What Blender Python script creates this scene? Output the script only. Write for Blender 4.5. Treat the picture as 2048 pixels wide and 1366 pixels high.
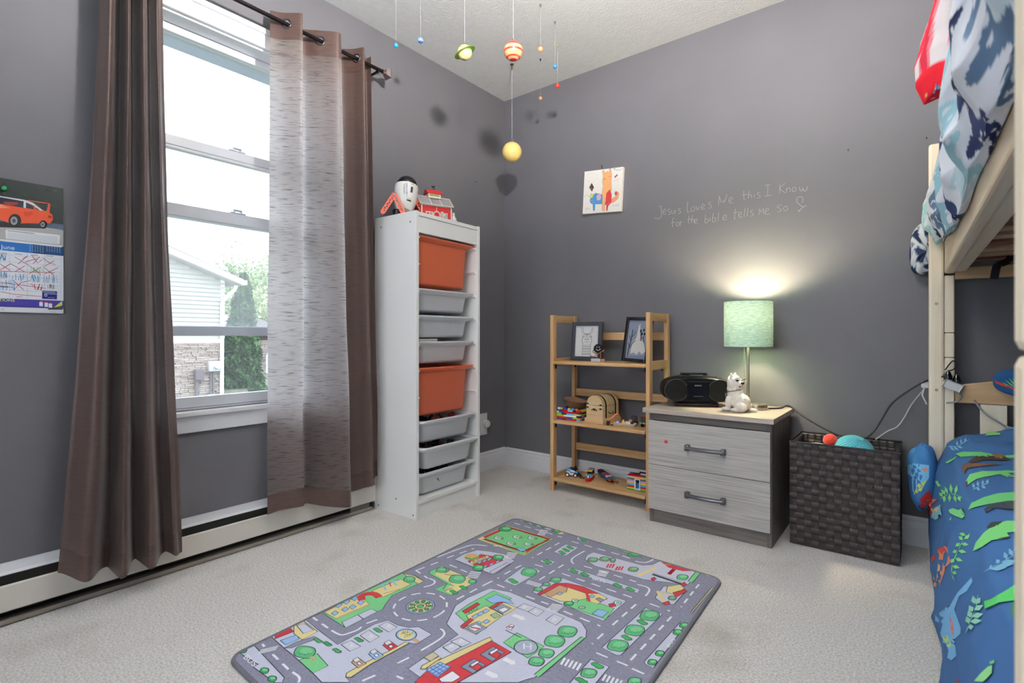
import bpy, bmesh, math, random
from mathutils import Vector, Matrix, geometry, noise
PI = math.pi
for o in list(bpy.data.objects):
    bpy.data.objects.remove(o, do_unlink=True)
scn = bpy.context.scene
COL = scn.collection

# ------------------------------------------------------------------ camera
F = 1037.0; YAW = math.radians(38.26); CX = 1024.0; HY = 672.0      # pixels of the 2048x1366 frame
CAM = Vector((2.2007, -2.7091, 0.8614))
VF = Vector((-math.sin(YAW), math.cos(YAW), 0)); VR = Vector((math.cos(YAW), math.sin(YAW), 0))
cam = bpy.data.cameras.new('camera'); camo = bpy.data.objects.new('camera', cam); COL.objects.link(camo)
cam.sensor_fit = 'HORIZONTAL'; cam.sensor_width = 36.0; cam.lens = F / 2048 * 36.0
cam.shift_y = -(683.0 - HY) / 2048
cam.clip_start = 0.02; cam.clip_end = 400
cam.dof.use_dof = True; cam.dof.focus_distance = 2.6; cam.dof.aperture_fstop = 6.3
camo.location = CAM; camo.rotation_euler = (PI / 2, 0, YAW)
scn.camera = camo

# ------------------------------------------------------------------ light and exposure
vs = scn.view_settings
vs.view_transform = 'Standard'; vs.look = 'None'; vs.gamma = 1.0; vs.use_curve_mapping = False
vs.exposure = 0.66
SKY = 2.6            # overcast sky radiance
CEIL = 1540.0        # emission of the ceiling bulb
LAMP = 470.0         # emission of the bedside bulb
W = bpy.data.worlds.new('overcast_sky'); scn.world = W; W.use_nodes = True
wn = W.node_tree; wn.nodes.clear()
wo = wn.nodes.new('ShaderNodeOutputWorld'); wb = wn.nodes.new('ShaderNodeBackground')
wt = wn.nodes.new('ShaderNodeTexCoord'); wx = wn.nodes.new('ShaderNodeTexNoise'); wr = wn.nodes.new('ShaderNodeValToRGB')
wx.inputs['Scale'].default_value = 3.0; wx.inputs['Detail'].default_value = 5
wr.color_ramp.elements[0].position = .38; wr.color_ramp.elements[0].color = (.62, .80, 1.0, 1)
wr.color_ramp.elements[1].position = .60; wr.color_ramp.elements[1].color = (.93, .97, 1.0, 1)
wn.links.new(wt.outputs['Generated'], wx.inputs['Vector']); wn.links.new(wx.outputs['Fac'], wr.inputs['Fac'])
wn.links.new(wr.outputs['Color'], wb.inputs['Color']); wb.inputs['Strength'].default_value = SKY
wn.links.new(wb.outputs['Background'], wo.inputs['Surface'])

# ------------------------------------------------------------------ pixel helpers (a pixel gives a direction only)
def ray(px, py): return VF + VR * ((px - CX) / F) + Vector((0, 0, (HY - py) / F))
def onp(ax, val, px, py):
    d = ray(px, py); i = 'xyz'.index(ax); return CAM + d * ((val - CAM[i]) / d[i])
def PX(v, px, py): return onp('x', v, px, py)
def PY(v, px, py): return onp('y', v, px, py)
def PZ(v, px, py): return onp('z', v, px, py)
def crop(x0, y0, s, fn):      # points of an enlarged view -> world
    return lambda *pts: [fn(x0 + a / s, y0 + b / s) for a, b in pts]

# ------------------------------------------------------------------ colour and materials
def lin(c):
    c /= 255.0
    return c / 12.92 if c <= .04045 else ((c + .055) / 1.055) ** 2.4
def C3(r, g, b): return (lin(r), lin(g), lin(b), 1.0)
MATS = {}
def _bsdf(m):
    m.use_nodes = True
    return m.node_tree, m.node_tree.nodes['Principled BSDF']
def mat(name, col, rough=.5, metal=0.0, spec=.5, var=0.0, vscale=8.0, vstretch=(1, 1, 1), bump=0.0, bscale=60.0, bstretch=(1, 1, 1),
        sheen=0.0, trans=0.0, emit=0.0, coat=0.0, col2=None, detail=4.0, subsurf=0.0, alpha=1.0, dist=0.0, ramp=(.35, .65)):
    if name in MATS: return MATS[name]
    m = bpy.data.materials.new(name); nt, b = _bsdf(m); L = nt.links.new
    b.inputs['Base Color'].default_value = col
    b.inputs['Roughness'].default_value = rough; b.inputs['Metallic'].default_value = metal
    b.inputs['Specular IOR Level'].default_value = spec
    b.inputs['Sheen Weight'].default_value = sheen; b.inputs['Coat Weight'].default_value = coat
    b.inputs['Transmission Weight'].default_value = trans; b.inputs['Alpha'].default_value = alpha
    if subsurf: b.inputs['Subsurface Weight'].default_value = subsurf; b.inputs['Subsurface Radius'].default_value = (.02, .02, .02)
    if emit: b.inputs['Emission Color'].default_value = col; b.inputs['Emission Strength'].default_value = emit
    if var or bump or col2:
        tc = nt.nodes.new('ShaderNodeTexCoord')
        def tex(scale, st, det):
            mp = nt.nodes.new('ShaderNodeMapping'); mp.inputs['Scale'].default_value = st
            n = nt.nodes.new('ShaderNodeTexNoise'); n.inputs['Scale'].default_value = scale; n.inputs['Detail'].default_value = det
            n.inputs['Distortion'].default_value = dist
            L(tc.outputs['Object'], mp.inputs['Vector']); L(mp.outputs['Vector'], n.inputs['Vector']); return n
        if var or col2:
            n = tex(vscale, vstretch, detail); r = nt.nodes.new('ShaderNodeValToRGB')
            lo = col2 if col2 else tuple(c * (1 - var) for c in col[:3]) + (1,)
            hi = col if col2 else tuple(min(1, c * (1 + var * .6)) for c in col[:3]) + (1,)
            r.color_ramp.elements[0].color = lo; r.color_ramp.elements[1].color = hi
            r.color_ramp.elements[0].position = ramp[0]; r.color_ramp.elements[1].position = ramp[1]
            L(n.outputs['Fac'], r.inputs['Fac']); L(r.outputs['Color'], b.inputs['Base Color'])
        if bump:
            n = tex(bscale, bstretch, 3.0); bp = nt.nodes.new('ShaderNodeBump')
            bp.inputs['Strength'].default_value = min(1, bump); bp.inputs['Distance'].default_value = .004
            L(n.outputs['Fac'], bp.inputs['Height']); L(bp.outputs['Normal'], b.inputs['Normal'])
    MATS[name] = m; return m
def printmat(name, rough=.7, bump=0.0, bscale=300.0, spec=.3):
    """flat print: colour comes from the per-face colour of the printed mesh"""
    if name in MATS: return MATS[name]
    m = mat(name, (1, 1, 1, 1), rough, spec=spec, bump=bump, bscale=bscale); nt = m.node_tree
    a = nt.nodes.new('ShaderNodeAttribute'); a.attribute_name = 'Col'
    nt.links.new(a.outputs['Color'], nt.nodes['Principled BSDF'].inputs['Base Color']); return m
def plastic(name, c, rough=.35): return mat(name, c, rough)

# ------------------------------------------------------------------ mesh building
class MB:
    def __init__(s): s.bm = bmesh.new()
    def box(s, x0, x1, y0, y1, z0, z1, bev=0.0, seg=2):
        r = bmesh.ops.create_cube(s.bm, size=1.0); vs_ = r['verts']
        for v in vs_:
            v.co = Vector(((x0 + x1) / 2 + v.co.x * (x1 - x0), (y0 + y1) / 2 + v.co.y * (y1 - y0), (z0 + z1) / 2 + v.co.z * (z1 - z0)))
        if bev > 0:
            es = list({e for v in vs_ for e in v.link_edges})
            bmesh.ops.bevel(s.bm, geom=es, offset=bev, segments=seg, affect='EDGES', profile=.5)
        return s
    def obox(s, c, ax, ay, az, bev=0.0, seg=2):
        """oriented box: centre and three half-axis vectors"""
        r = bmesh.ops.create_cube(s.bm, size=2.0); vs_ = r['verts']; c = Vector(c); ax, ay, az = Vector(ax), Vector(ay), Vector(az)
        for v in vs_: v.co = c + ax * v.co.x + ay * v.co.y + az * v.co.z
        if bev > 0:
            es = list({e for v in vs_ for e in v.link_edges})
            bmesh.ops.bevel(s.bm, geom=es, offset=bev, segments=seg, affect='EDGES', profile=.5)
        return s
    def bar(s, p, q, w, h, up=(0, 0, 1), bev=0.0):
        p, q = Vector(p), Vector(q); d = (q - p); L = d.length; d.normalize(); up = Vector(up)
        sx = d.cross(up)
        if sx.length < 1e-5: sx = d.cross(Vector((1, 0, 0)))
        sx.normalize(); u = sx.cross(d)
        return s.obox((p + q) / 2, d * L / 2, sx * w / 2, u * h / 2, bev)
    def tube(s, pts, r, n=10, cap=True, closed=False):
        pts = [Vector(p) for p in pts]; m = len(pts); rr = r if isinstance(r, (list, tuple)) else [r] * m
        rings = []; prev = None
        for i, p in enumerate(pts):
            if closed: t = pts[(i + 1) % m] - pts[i - 1]
            else: t = pts[min(i + 1, m - 1)] - pts[max(i - 1, 0)]
            if t.length < 1e-9: t = Vector((0, 0, 1))
            t.normalize()
            if prev is None:
                a = Vector((0, 0, 1)) if abs(t.z) < .9 else Vector((1, 0, 0)); a = (a - t * a.dot(t)).normalized()
            else:
                a = prev - t * prev.dot(t); a = a.normalized() if a.length > 1e-6 else t.orthogonal().normalized()
            prev = a; b = t.cross(a)
            rings.append([s.bm.verts.new(p + (a * math.cos(2 * PI * k / n) + b * math.sin(2 * PI * k / n)) * rr[i]) for k in range(n)])
        for i in range(m if closed else m - 1):
            A, B = rings[i], rings[(i + 1) % m]
            for k in range(n): s.bm.faces.new((A[k], A[(k + 1) % n], B[(k + 1) % n], B[k]))
        if cap and not closed:
            s.bm.faces.new(rings[0][::-1]); s.bm.faces.new(rings[-1])
        return s
    def lathe(s, prof, n=32, c=(0, 0, 0), axis='z', cap=True):
        """prof: list of (radius, height)"""
        c = Vector(c); rings = []
        def P(r, h, a):
            x, y = r * math.cos(a), r * math.sin(a)
            return c + (Vector((x, y, h)) if axis == 'z' else Vector((h, x, y)) if axis == 'x' else Vector((y, h, x)))
        for r, h in prof:
            rings.append([s.bm.verts.new(P(0, h, 0))] if r < 1e-7 else [s.bm.verts.new(P(r, h, 2 * PI * k / n)) for k in range(n)])
        for A, B in zip(rings, rings[1:]):
            for k in range(n):
                k2 = (k + 1) % n
                if len(A) == 1 and len(B) == 1: continue
                if len(A) == 1: s.bm.faces.new((A[0], B[k2], B[k]))
                elif len(B) == 1: s.bm.faces.new((A[k], A[k2], B[0]))
                else: s.bm.faces.new((A[k], A[k2], B[k2], B[k]))
        if cap:
            if len(rings[0]) > 1: s.bm.faces.new(rings[0][::-1])
            if len(rings[-1]) > 1: s.bm.faces.new(rings[-1])
        return s
    def ball(s, c, r, nu=20, nv=12, sc=(1, 1, 1), fn=None):
        b0 = len(s.bm.verts); r0 = bmesh.ops.create_uvsphere(s.bm, u_segments=nu, v_segments=nv, radius=1.0)
        for v in r0['verts']:
            k = fn(v.co) if fn else 1.0
            v.co = Vector(c) + Vector((v.co.x * sc[0], v.co.y * sc[1], v.co.z * sc[2])) * r * k
        return s
    def prism(s, poly, fn, d0, d1, bev=0.0):
        """2D outline poly extruded: fn(u, v, d) -> point"""
        A = [s.bm.verts.new(fn(u, v, d0)) for u, v in poly]; B = [s.bm.verts.new(fn(u, v, d1)) for u, v in poly]; n = len(poly)
        fs = [s.bm.faces.new(A[::-1]), s.bm.faces.new(B)]
        for i in range(n): fs.append(s.bm.faces.new((A[i], A[(i + 1) % n], B[(i + 1) % n], B[i])))
        bmesh.ops.recalc_face_normals(s.bm, faces=fs)
        if bev: bmesh.ops.bevel(s.bm, geom=list({e for f in fs for e in f.edges}), offset=bev, segments=1, affect='EDGES')
        return s
    def grid(s, nu, nv, fn, wrap=False):
        V = [[s.bm.verts.new(fn(i / nu, j / nv)) for j in range(nv + 1)] for i in range(nu + 1)]
        for i in range(nu):
            for j in range(nv): s.bm.faces.new((V[i][j], V[i + 1][j], V[i + 1][j + 1], V[i][j + 1]))
        return V
    def poly(s, pts):
        s.bm.faces.new([s.bm.verts.new(p) for p in pts]); return s
    def mesh(s, name, smooth=False, angle=None):
        me = bpy.data.meshes.new(name); bmesh.ops.recalc_face_normals(s.bm, faces=s.bm.faces); s.bm.to_mesh(me); s.bm.free()
        if smooth or angle is not None:
            for p in me.polygons: p.use_smooth = True
            if angle is not None: me.set_sharp_from_angle(angle=math.radians(angle))
        return me
    def build(s, name, m, parent=None, smooth=False, angle=None, mods=()):
        o = bpy.data.objects.new(name, s.mesh(name, smooth, angle)); COL.objects.link(o)
        if m is not None:
            for mm in (m if isinstance(m, (list, tuple)) else [m]): o.data.materials.append(mm)
        attach(o, parent)
        return o
LOCAL = set()
def attach(o, parent):
    if parent is None: return o
    o.parent = parent
    if parent.name in LOCAL: LOCAL.add(o.name)
    elif parent.type == 'EMPTY': o.matrix_parent_inverse = (Matrix.Translation(parent.location) @ parent.rotation_euler.to_matrix().to_4x4()).inverted()
    return o
def tag(o, label=None, cat=None, group=None, kind=None):
    if label: o['label'] = label
    if cat: o['category'] = cat
    if group: o['group'] = group
    if kind: o['kind'] = kind
    return o
def thing(name, label, cat, loc=(0, 0, 0), rz=0.0, group=None, kind=None, local=False):
    """an Empty at the thing's base; its parts are modelled in world coordinates unless local"""
    o = bpy.data.objects.new(name, None); COL.objects.link(o); o.location = loc; o.rotation_euler = (0, 0, rz); o.empty_display_size = .05
    if local: LOCAL.add(o.name)
    return tag(o, label, cat, group, kind)
def link_copy(src, name=None, parent=None):
    c = src.copy(); COL.objects.link(c); c.parent = parent
    if name: c.name = name
    return c
def solid(o, t, off=0.0):
    m = o.modifiers.new('thickness', 'SOLIDIFY'); m.thickness = t; m.offset = off; return o
def subd(o, n=1):
    m = o.modifiers.new('smooth', 'SUBSURF'); m.levels = n; m.render_levels = n; return o

class Print:
    """flat print: coloured polygons in thin layers over a surface; every later polygon lies a hair higher"""
    def __init__(s, normal, step=.00006): s.v = []; s.f = []; s.c = []; s.n = Vector(normal); s.k = 0; s.step = step
    def poly(s, pts, col):
        s.k += 1; pts = [Vector(p) + s.n * (s.k * s.step) for p in pts]; b = len(s.v); s.v += pts
        if len(pts) == 3: tr = [(0, 1, 2)]
        else: tr = geometry.tessellate_polygon([pts])
        for t in tr:
            a, q, r = (pts[i] for i in t)
            if (q - a).cross(r - a).dot(s.n) < 0: t = (t[0], t[2], t[1])
            s.f.append([b + i for i in t]); s.c.append(col)
    def line(s, pts, w, col, closed=False):
        pts = [Vector(p) for p in pts]
        if closed: pts.append(pts[0])
        s.k += 1; off = s.n * (s.k * s.step); b = len(s.v); m = len(pts); L = []
        for i, p in enumerate(pts):
            t = pts[min(i + 1, m - 1)] - pts[max(i - 1, 0)]
            if t.length < 1e-9: t = Vector((1, 0, 0))
            side = s.n.cross(t).normalized() * w / 2; L.append((p + side, p - side))
        for a, q in L: s.v += [a + off, q + off]
        for i in range(m - 1):
            j = b + 2 * i; s.f.append([j, j + 1, j + 3, j + 2]); s.c.append(col)
    def dash(s, pts, w, dl, gap, col):
        pts = [Vector(p) for p in pts]; acc = 0.0; on = True; cur = [pts[0]]; need = dl
        for a, q in zip(pts, pts[1:]):
            d = q - a; L = d.length; pos = 0.0
            while L - pos > need:
                pos += need; p = a + d * (pos / L)
                if on: cur.append(p); s.line(cur, w, col); s.k -= 1
                else: cur = [p]
                on = not on; need = dl if on else gap
            need -= (L - pos)
            if on: cur.append(q)
        if on and len(cur) > 1: s.line(cur, w, col); s.k -= 1
        s.k += 1
    def text(s, body, org, xdir, ydir, h, col, align='LEFT', shear=0.0):
        cu = bpy.data.curves.new('t', 'FONT'); cu.body = body; cu.size = 1.0; cu.align_x = align; cu.resolution_u = 3; cu.shear = shear
        ob = bpy.data.objects.new('t', cu); COL.objects.link(ob); dg = bpy.context.evaluated_depsgraph_get()
        me = bpy.data.meshes.new_from_object(ob.evaluated_get(dg)); bpy.data.objects.remove(ob); bpy.data.curves.remove(cu)
        s.k += 1; b = len(s.v); xd = Vector(xdir) * (h / .7); yd = Vector(ydir) * (h / .7); off = s.n * (s.k * s.step)
        for v in me.vertices: s.v.append(Vector(org) + xd * v.co.x + yd * v.co.y + off)
        for p in me.polygons: s.f.append([b + i for i in p.vertices]); s.c.append(col)
        bpy.data.meshes.remove(me)
    def build(s, name, m, parent=None):
        me = bpy.data.meshes.new(name); me.from_pydata([tuple(v) for v in s.v], [], s.f)
        at = me.color_attributes.new('Col', 'FLOAT_COLOR', 'CORNER'); i = 0; data = []
        for p, c in zip(me.polygons, s.c):
            for _ in p.vertices: data += list(c)
        at.data.foreach_set('color', data); me.materials.append(m)
        o = bpy.data.objects.new(name, me); COL.objects.link(o)
        attach(o, parent)
        return o
def ell(c, a, b, n=24, t0=0.0, t1=2 * PI):
    """ellipse from centre and two axis vectors"""
    c, a, b = Vector(c), Vector(a), Vector(b); e = 0 if abs(t1 - t0 - 2 * PI) < 1e-6 else 1
    return [c + a * math.cos(t0 + (t1 - t0) * i / (n - (0 if not e else 1))) + b * math.sin(t0 + (t1 - t0) * i / (n - (0 if not e else 1))) for i in range(n)]
def smooth_path(pts, n=8, closed=False):
    pts = [Vector(p) for p in pts]; out = []; m = len(pts)
    for i in range(m if closed else m - 1):
        p0 = pts[(i - 1) % m] if closed or i else pts[0]; p1 = pts[i]; p2 = pts[(i + 1) % m]; p3 = pts[(i + 2) % m] if closed or i + 2 < m else pts[-1]
        for k in range(n):
            t = k / n; out.append(.5 * ((2 * p1) + (p2 - p0) * t + (2 * p0 - 5 * p1 + 4 * p2 - p3) * t * t + (3 * p1 - p0 - 3 * p2 + p3) * t ** 3))
    if not closed: out.append(pts[-1])
    return out
def lerp(a, b, t): return a + (b - a) * t
def sstep(a, b, x):
    t = max(0.0, min(1.0, (x - a) / (b - a))); return t * t * (3 - 2 * t)
# ================================================================== THE ROOM
H = 2.44; XR = 3.35; YF = -3.9
WY0, WY1, WZ0, WZ1 = -2.112, -1.358, .575, 2.085           # window opening
M_wall = mat('wall_paint', C3(103, 102, 107), .55, spec=.35, var=.04, vscale=3, bump=.10, bscale=220)
M_ceil = mat('ceiling_stipple', C3(208, 210, 212), .9, bump=.55, bscale=120, var=.03, vscale=30)
M_trim = mat('white_trim', C3(226, 226, 230), .4)
M_carpet = mat('carpet', C3(238, 235, 232), 1.0, spec=.1, sheen=.25, bump=.7, bscale=520, col2=C3(190, 181, 172), vscale=170, detail=10, ramp=(.30, .64))
# carpet: add broad stains on top of the speckle
nt = M_carpet.node_tree; b = nt.nodes['Principled BSDF']; src = b.inputs['Base Color'].links[0].from_socket
tc = nt.nodes.new('ShaderNodeTexCoord'); n1 = nt.nodes.new('ShaderNodeTexNoise'); n1.inputs['Scale'].default_value = 3.2; n1.inputs['Detail'].default_value = 6
r1 = nt.nodes.new('ShaderNodeValToRGB'); r1.color_ramp.elements[0].position = .56; r1.color_ramp.elements[1].position = .78
r1.color_ramp.elements[0].color = (0, 0, 0, 1); r1.color_ramp.elements[1].color = (.55, .55, .55, 1)
mx = nt.nodes.new('ShaderNodeMix'); mx.data_type = 'RGBA'; mx.inputs['B'].default_value = C3(150, 132, 116)
nt.links.new(tc.outputs['Object'], n1.inputs['Vector']); nt.links.new(n1.outputs['Fac'], r1.inputs['Fac'])
nt.links.new(r1.outputs['Color'], mx.inputs['Factor']); nt.links.new(src, mx.inputs['A']); nt.links.new(mx.outputs['Result'], b.inputs['Base Color'])

def struct(name, mb, m, label, cat='wall', parent=None, **k):
    o = mb.build(name, m, parent, **k); return tag(o, label, cat, kind='structure')
struct('floor', MB().box(-.2, XR + .1, YF - .1, .1, -.12, 0), M_carpet, 'light beige cut pile carpet covering the floor', 'floor')
struct('ceiling', MB().box(-.2, XR + .1, YF - .1, .1, H, H + .1), M_ceil, 'white stippled ceiling above the grey walls', 'ceiling')
wl = MB(); wl.box(-.2, 0, YF, WY0, 0, H); wl.box(-.2, 0, WY1, .1, 0, H); wl.box(-.2, 0, WY0, WY1, 0, WZ0); wl.box(-.2, 0, WY0, WY1, WZ1, H)
struct('wall_left', wl, M_wall, 'grey painted wall with the tall window')
wall_back = struct('wall_back', MB().box(0, XR, 0, .1, 0, H), M_wall, 'grey painted wall behind shelf, nightstand and lamp')
struct('wall_right', MB().box(XR, XR + .1, YF, .1, 0, H), M_wall, 'grey painted wall on the far side of the bunk bed')
wf = MB(); VX0, VX1, VZ0, VZ1 = .30, 2.45, .60, 2.25
wf.box(-.2, VX0, YF - .1, YF, 0, H); wf.box(VX1, XR + .1, YF - .1, YF, 0, H); wf.box(VX0, VX1, YF - .1, YF, 0, VZ0); wf.box(VX0, VX1, YF - .1, YF, VZ1, H)
struct('wall_front', wf, M_wall, 'grey painted wall opposite the lamp wall')

# chalk writing on the back wall, traced as strokes
cw = crop(1120, 310, 3.657, lambda x, y: PY(-.0006, x, y)); pr = Print((0, -1, 0), .00001); CH = C3(158, 158, 160)
STROKES = """J 722,378 742,376 ; 738,377 742,420 738,452 722,466 702,464 690,458
e 750,420 770,412 772,398 760,398 752,416 758,434 778,430
s 806,396 794,396 790,408 804,416 806,430 792,436
u 818,400 818,424 832,426 840,402 ; 840,402 846,428
s 882,392 868,392 866,402 880,412 880,424 866,430
L 934,342 930,412 952,414
o 962,382 956,400 968,412 984,402 984,386 972,376
v 996,372 1006,404 1020,374
e 1034,386 1052,378 1054,362 1042,362 1034,380 1040,398 1060,392
s 1106,346 1092,346 1088,358 1106,368 1104,384 1088,390
M 1164,300 1160,366 ; 1164,302 1182,344 1204,328 ; 1222,288 1200,352
e 1236,336 1258,326 1258,312 1244,312 1236,332 1244,352 1266,344
t 1344,262 1346,322 1356,328 ; 1332,296 1376,284
h 1384,262 1376,320 ; 1378,304 1390,290 1400,294 1400,316
i 1420,288 1422,314
s 1462,272 1446,276 1444,288 1462,296 1460,310 1442,314
I 1498,222 1540,216 ; 1520,220 1520,296 ; 1496,302 1552,292
K 1608,214 1606,280 ; 1646,208 1610,246 1650,278
n 1656,242 1658,274 ; 1658,254 1672,240 1682,246 1684,270
o 1704,238 1698,258 1712,268 1726,256 1722,238 1704,238
w 1752,236 1756,258 1768,262 1776,242 1784,262 1800,260 1812,230
f 836,464 824,470 822,528 ; 814,496 842,490
o 856,492 848,508 858,520 872,510 870,494 858,490
r 880,488 880,518 ; 880,500 886,488 894,488
t 944,444 940,500 ; 930,474 962,468
h 968,440 958,500 ; 960,484 972,470 980,476 978,498
e 984,486 1002,480 1002,470 990,470 984,484 990,500 1006,496
b 1066,432 1060,492 1076,494 1086,478 1076,466 1062,474
i 1098,458 1096,486
b 1122,424 1114,484 1132,486 1140,468 1130,458 1116,466
l 1162,420 1156,482
e 1190,464 1214,454 1214,440 1200,440 1190,460 1198,478 1222,470
t 1284,394 1276,462 1286,466 ; 1270,424 1300,416
e 1306,440 1326,430 1324,418 1312,420 1306,436 1314,456 1332,450
l 1354,388 1346,452
l 1376,386 1368,450
s 1414,404 1398,406 1396,418 1412,428 1412,442 1394,448
M 1460,392 1456,438 ; 1460,394 1474,420 1488,390 1492,436
e 1504,414 1524,404 1522,392 1508,394 1502,412 1510,434 1536,428
s 1622,366 1598,368 1592,382 1614,394 1616,410 1590,416
o 1644,374 1634,394 1648,410 1664,398 1662,380 1646,374
h 1768,348 1778,328 1768,308 1744,306 1732,324 1734,344 1756,366 1780,380 1798,368 ; 1780,380 1764,394 1748,414 1746,400"""
for ln in STROKES.split('\n'):
    for st in ln[2:].split(';'):
        pts = [tuple(map(float, q.split(','))) for q in st.split()]
        pp = smooth_path([p.to_3d() if len(p) < 3 else p for p in cw(*pts)], 4) if len(pts) > 2 else cw(*pts)
        pr.line(pp, .0023, CH)
o = pr.build('chalk_writing', printmat('chalk', .95), wall_back); o['label'] = 'faint white handwritten chalk lines of a verse'

# baseboards
BP = [(0, 0), (.016, 0), (.016, .066), (.0135, .070), (.0145, .074), (.013, .092), (.009, .098), (.0115, .106), (.007, .114), (.003, .118), (0, .118)]
struct('baseboard_back', MB().prism(BP, lambda d, z, t: (t, -d, z), .0165, XR), M_trim, 'white moulded baseboard along the lamp wall', 'baseboard')
struct('baseboard_left', MB().prism(BP, lambda d, z, t: (d, t, z), -1.085, 0), M_trim, 'white moulded baseboard between storage tower and corner', 'baseboard')

# ------------------------------------------------------------------ window
win = thing('window_1', 'tall white sash window with three cross rails', 'window', (0, -1.735, WZ0), kind='structure')
M_vinyl = mat('white_vinyl', C3(222, 225, 232), .35)
M_alu = mat('grey_aluminium', C3(196, 202, 212), .4, .2)
def part(name, m, par, *boxes, bev=.0, **k):
    mb = MB()
    for b_ in boxes: mb.box(*b_, bev=bev)
    return mb.build(name, m, par, **k)
for y0, y1, z0, z1 in ((WY0 - .072, WY0 + .004, WZ0 - .085, 2.16), (WY1 - .004, WY1 + .072, WZ0 - .085, 2.16)):
    part('casing', M_trim, win, (0.0005, .018, y0, y1, z0, z1), bev=.003)
part('casing', M_trim, win, (0.0005, .018, WY0 - .072, WY1 + .072, WZ1 - .004, 2.14), (0.0005, .026, WY0 - .08, WY1 + .08, 2.14, 2.162), bev=.003)
part('sill', M_trim, win, (-.03, .034, WY0 - .09, WY1 + .09, .556, .574), bev=.004)
part('apron', M_trim, win, (0.0005, .016, WY0 - .06, WY1 + .06, .492, .5555), bev=.003)
for y0, y1 in ((WY0, WY0 + .012), (WY1 - .012, WY1)):
    part('jamb', M_vinyl, win, (-.19, -.001, y0 + .0005, y1 - .0005, WZ0, WZ1))
part('head_jamb', M_vinyl, win, (-.19, -.001, WY0 + .0125, WY1 - .0125, WZ1 - .012, WZ1 - .0005))
part('outer_sill', M_vinyl, win, (-.23, -.031, WY0 + .0125, WY1 - .0125, WZ0 - .018, WZ0 + .004))
ys0, ys1 = WY0 + .0125, WY1 - .0125
def sash(x0, x1, z0, z1, r0, r1, m, name):
    return part(name, m, win, (x0, x1, ys0, ys0 + .034, z0, z1), (x0, x1, ys1 - .034, ys1, z0, z1), (x0, x1, ys0 + .034, ys1 - .034, z0, z0 + r0), (x0, x1, ys0 + .034, ys1 - .034, z1 - r1, z1), bev=.002)
sh1 = sash(-.075, -.045, WZ0 + .006, 1.372, .040, .047, M_vinyl, 'sash')                  # inner lower sash
sh2 = sash(-.110, -.080, 1.605, 2.072, .038, .03, M_vinyl, 'sash')                        # upper sash, its lower rail at 1.63
sash(-.110, -.080, 1.325, 1.604, .02, .012, M_vinyl, 'sash')
sash(-.150, -.125, WZ0 + .006, 2.070, .03, .02, M_alu, 'storm_frame')
part('storm_bar', M_alu, win, (-.155, -.128, ys0 + .0345, ys1 - .0345, .862, .902), bev=.003)
def lock(x, y, z, w, sp_):
    mb = MB(); mb.box(x - .012, x + .012, y - w, y + w, z, z + .006, bev=.002); mb.box(x - .009, x + .009, y - w * .55, y - w * .4, z + .006, z + .016)
    mb.box(x - .009, x + .009, y + w * .4, y + w * .55, z + .006, z + .016); mb.box(x - .009, x + .009, y - w * .55, y + w * .55, z + .013, z + .019, bev=.002)
    return mb.build('sash_lock', M_alu, sp_)
lock(-.058, -1.712, 1.3722, .032, sh1); lock(-.092, -1.70, 1.6435, .034, sh2)
def glassmat(name, haze):
    m = bpy.data.materials.new(name); m.use_nodes = True; nt = m.node_tree; nt.nodes.clear(); N = nt.nodes.new; L = nt.links.new
    o = N('ShaderNodeOutputMaterial'); t = N('ShaderNodeBsdfTransparent'); g = N('ShaderNodeBsdfGlossy'); g.inputs['Roughness'].default_value = .02
    d = N('ShaderNodeBsdfTranslucent'); d.inputs['Color'].default_value = (.95, .97, 1, 1)
    tc = N('ShaderNodeTexCoord'); mp = N('ShaderNodeMapping'); mp.inputs['Scale'].default_value = (1, 60, 4); n = N('ShaderNodeTexNoise'); n.inputs['Scale'].default_value = 3
    mr = N('ShaderNodeMapRange'); mr.inputs['To Min'].default_value = haze * .5; mr.inputs['To Max'].default_value = haze * 1.5
    L(tc.outputs['Object'], mp.inputs['Vector']); L(mp.outputs['Vector'], n.inputs['Vector']); L(n.outputs['Fac'], mr.inputs['Value'])
    f = N('ShaderNodeFresnel'); f.inputs['IOR'].default_value = 1.3
    m1 = N('ShaderNodeMixShader'); m2 = N('ShaderNodeMixShader'); L(mr.outputs['Result'], m1.inputs['Fac'])
    L(t.outputs[0], m1.inputs[1]); L(d.outputs[0], m1.inputs[2]); L(f.outputs[0], m2.inputs['Fac']); L(m1.outputs[0], m2.inputs[1]); L(g.outputs[0], m2.inputs[2]); L(m2.outputs[0], o.inputs['Surface'])
    return m
G1 = glassmat('window_glass', .03); G2 = glassmat('screened_glass', .16)
def pane(x, z0, z1, m, name='glass_pane'):
    return MB().poly([(x, ys0 + .03, z0), (x, ys1 - .03, z0), (x, ys1 - .03, z1), (x, ys0 + .03, z1)]).build(name, m, win)
pane(-.060, WZ0 + .04, 1.33, G1); pane(-.095, 1.640, 2.045, G1); pane(-.095, 1.342, 1.594, G1); pane(-.138, WZ0 + .03, .87, G1); pane(-.138, .895, 1.33, G2, 'insect_screen')

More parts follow.
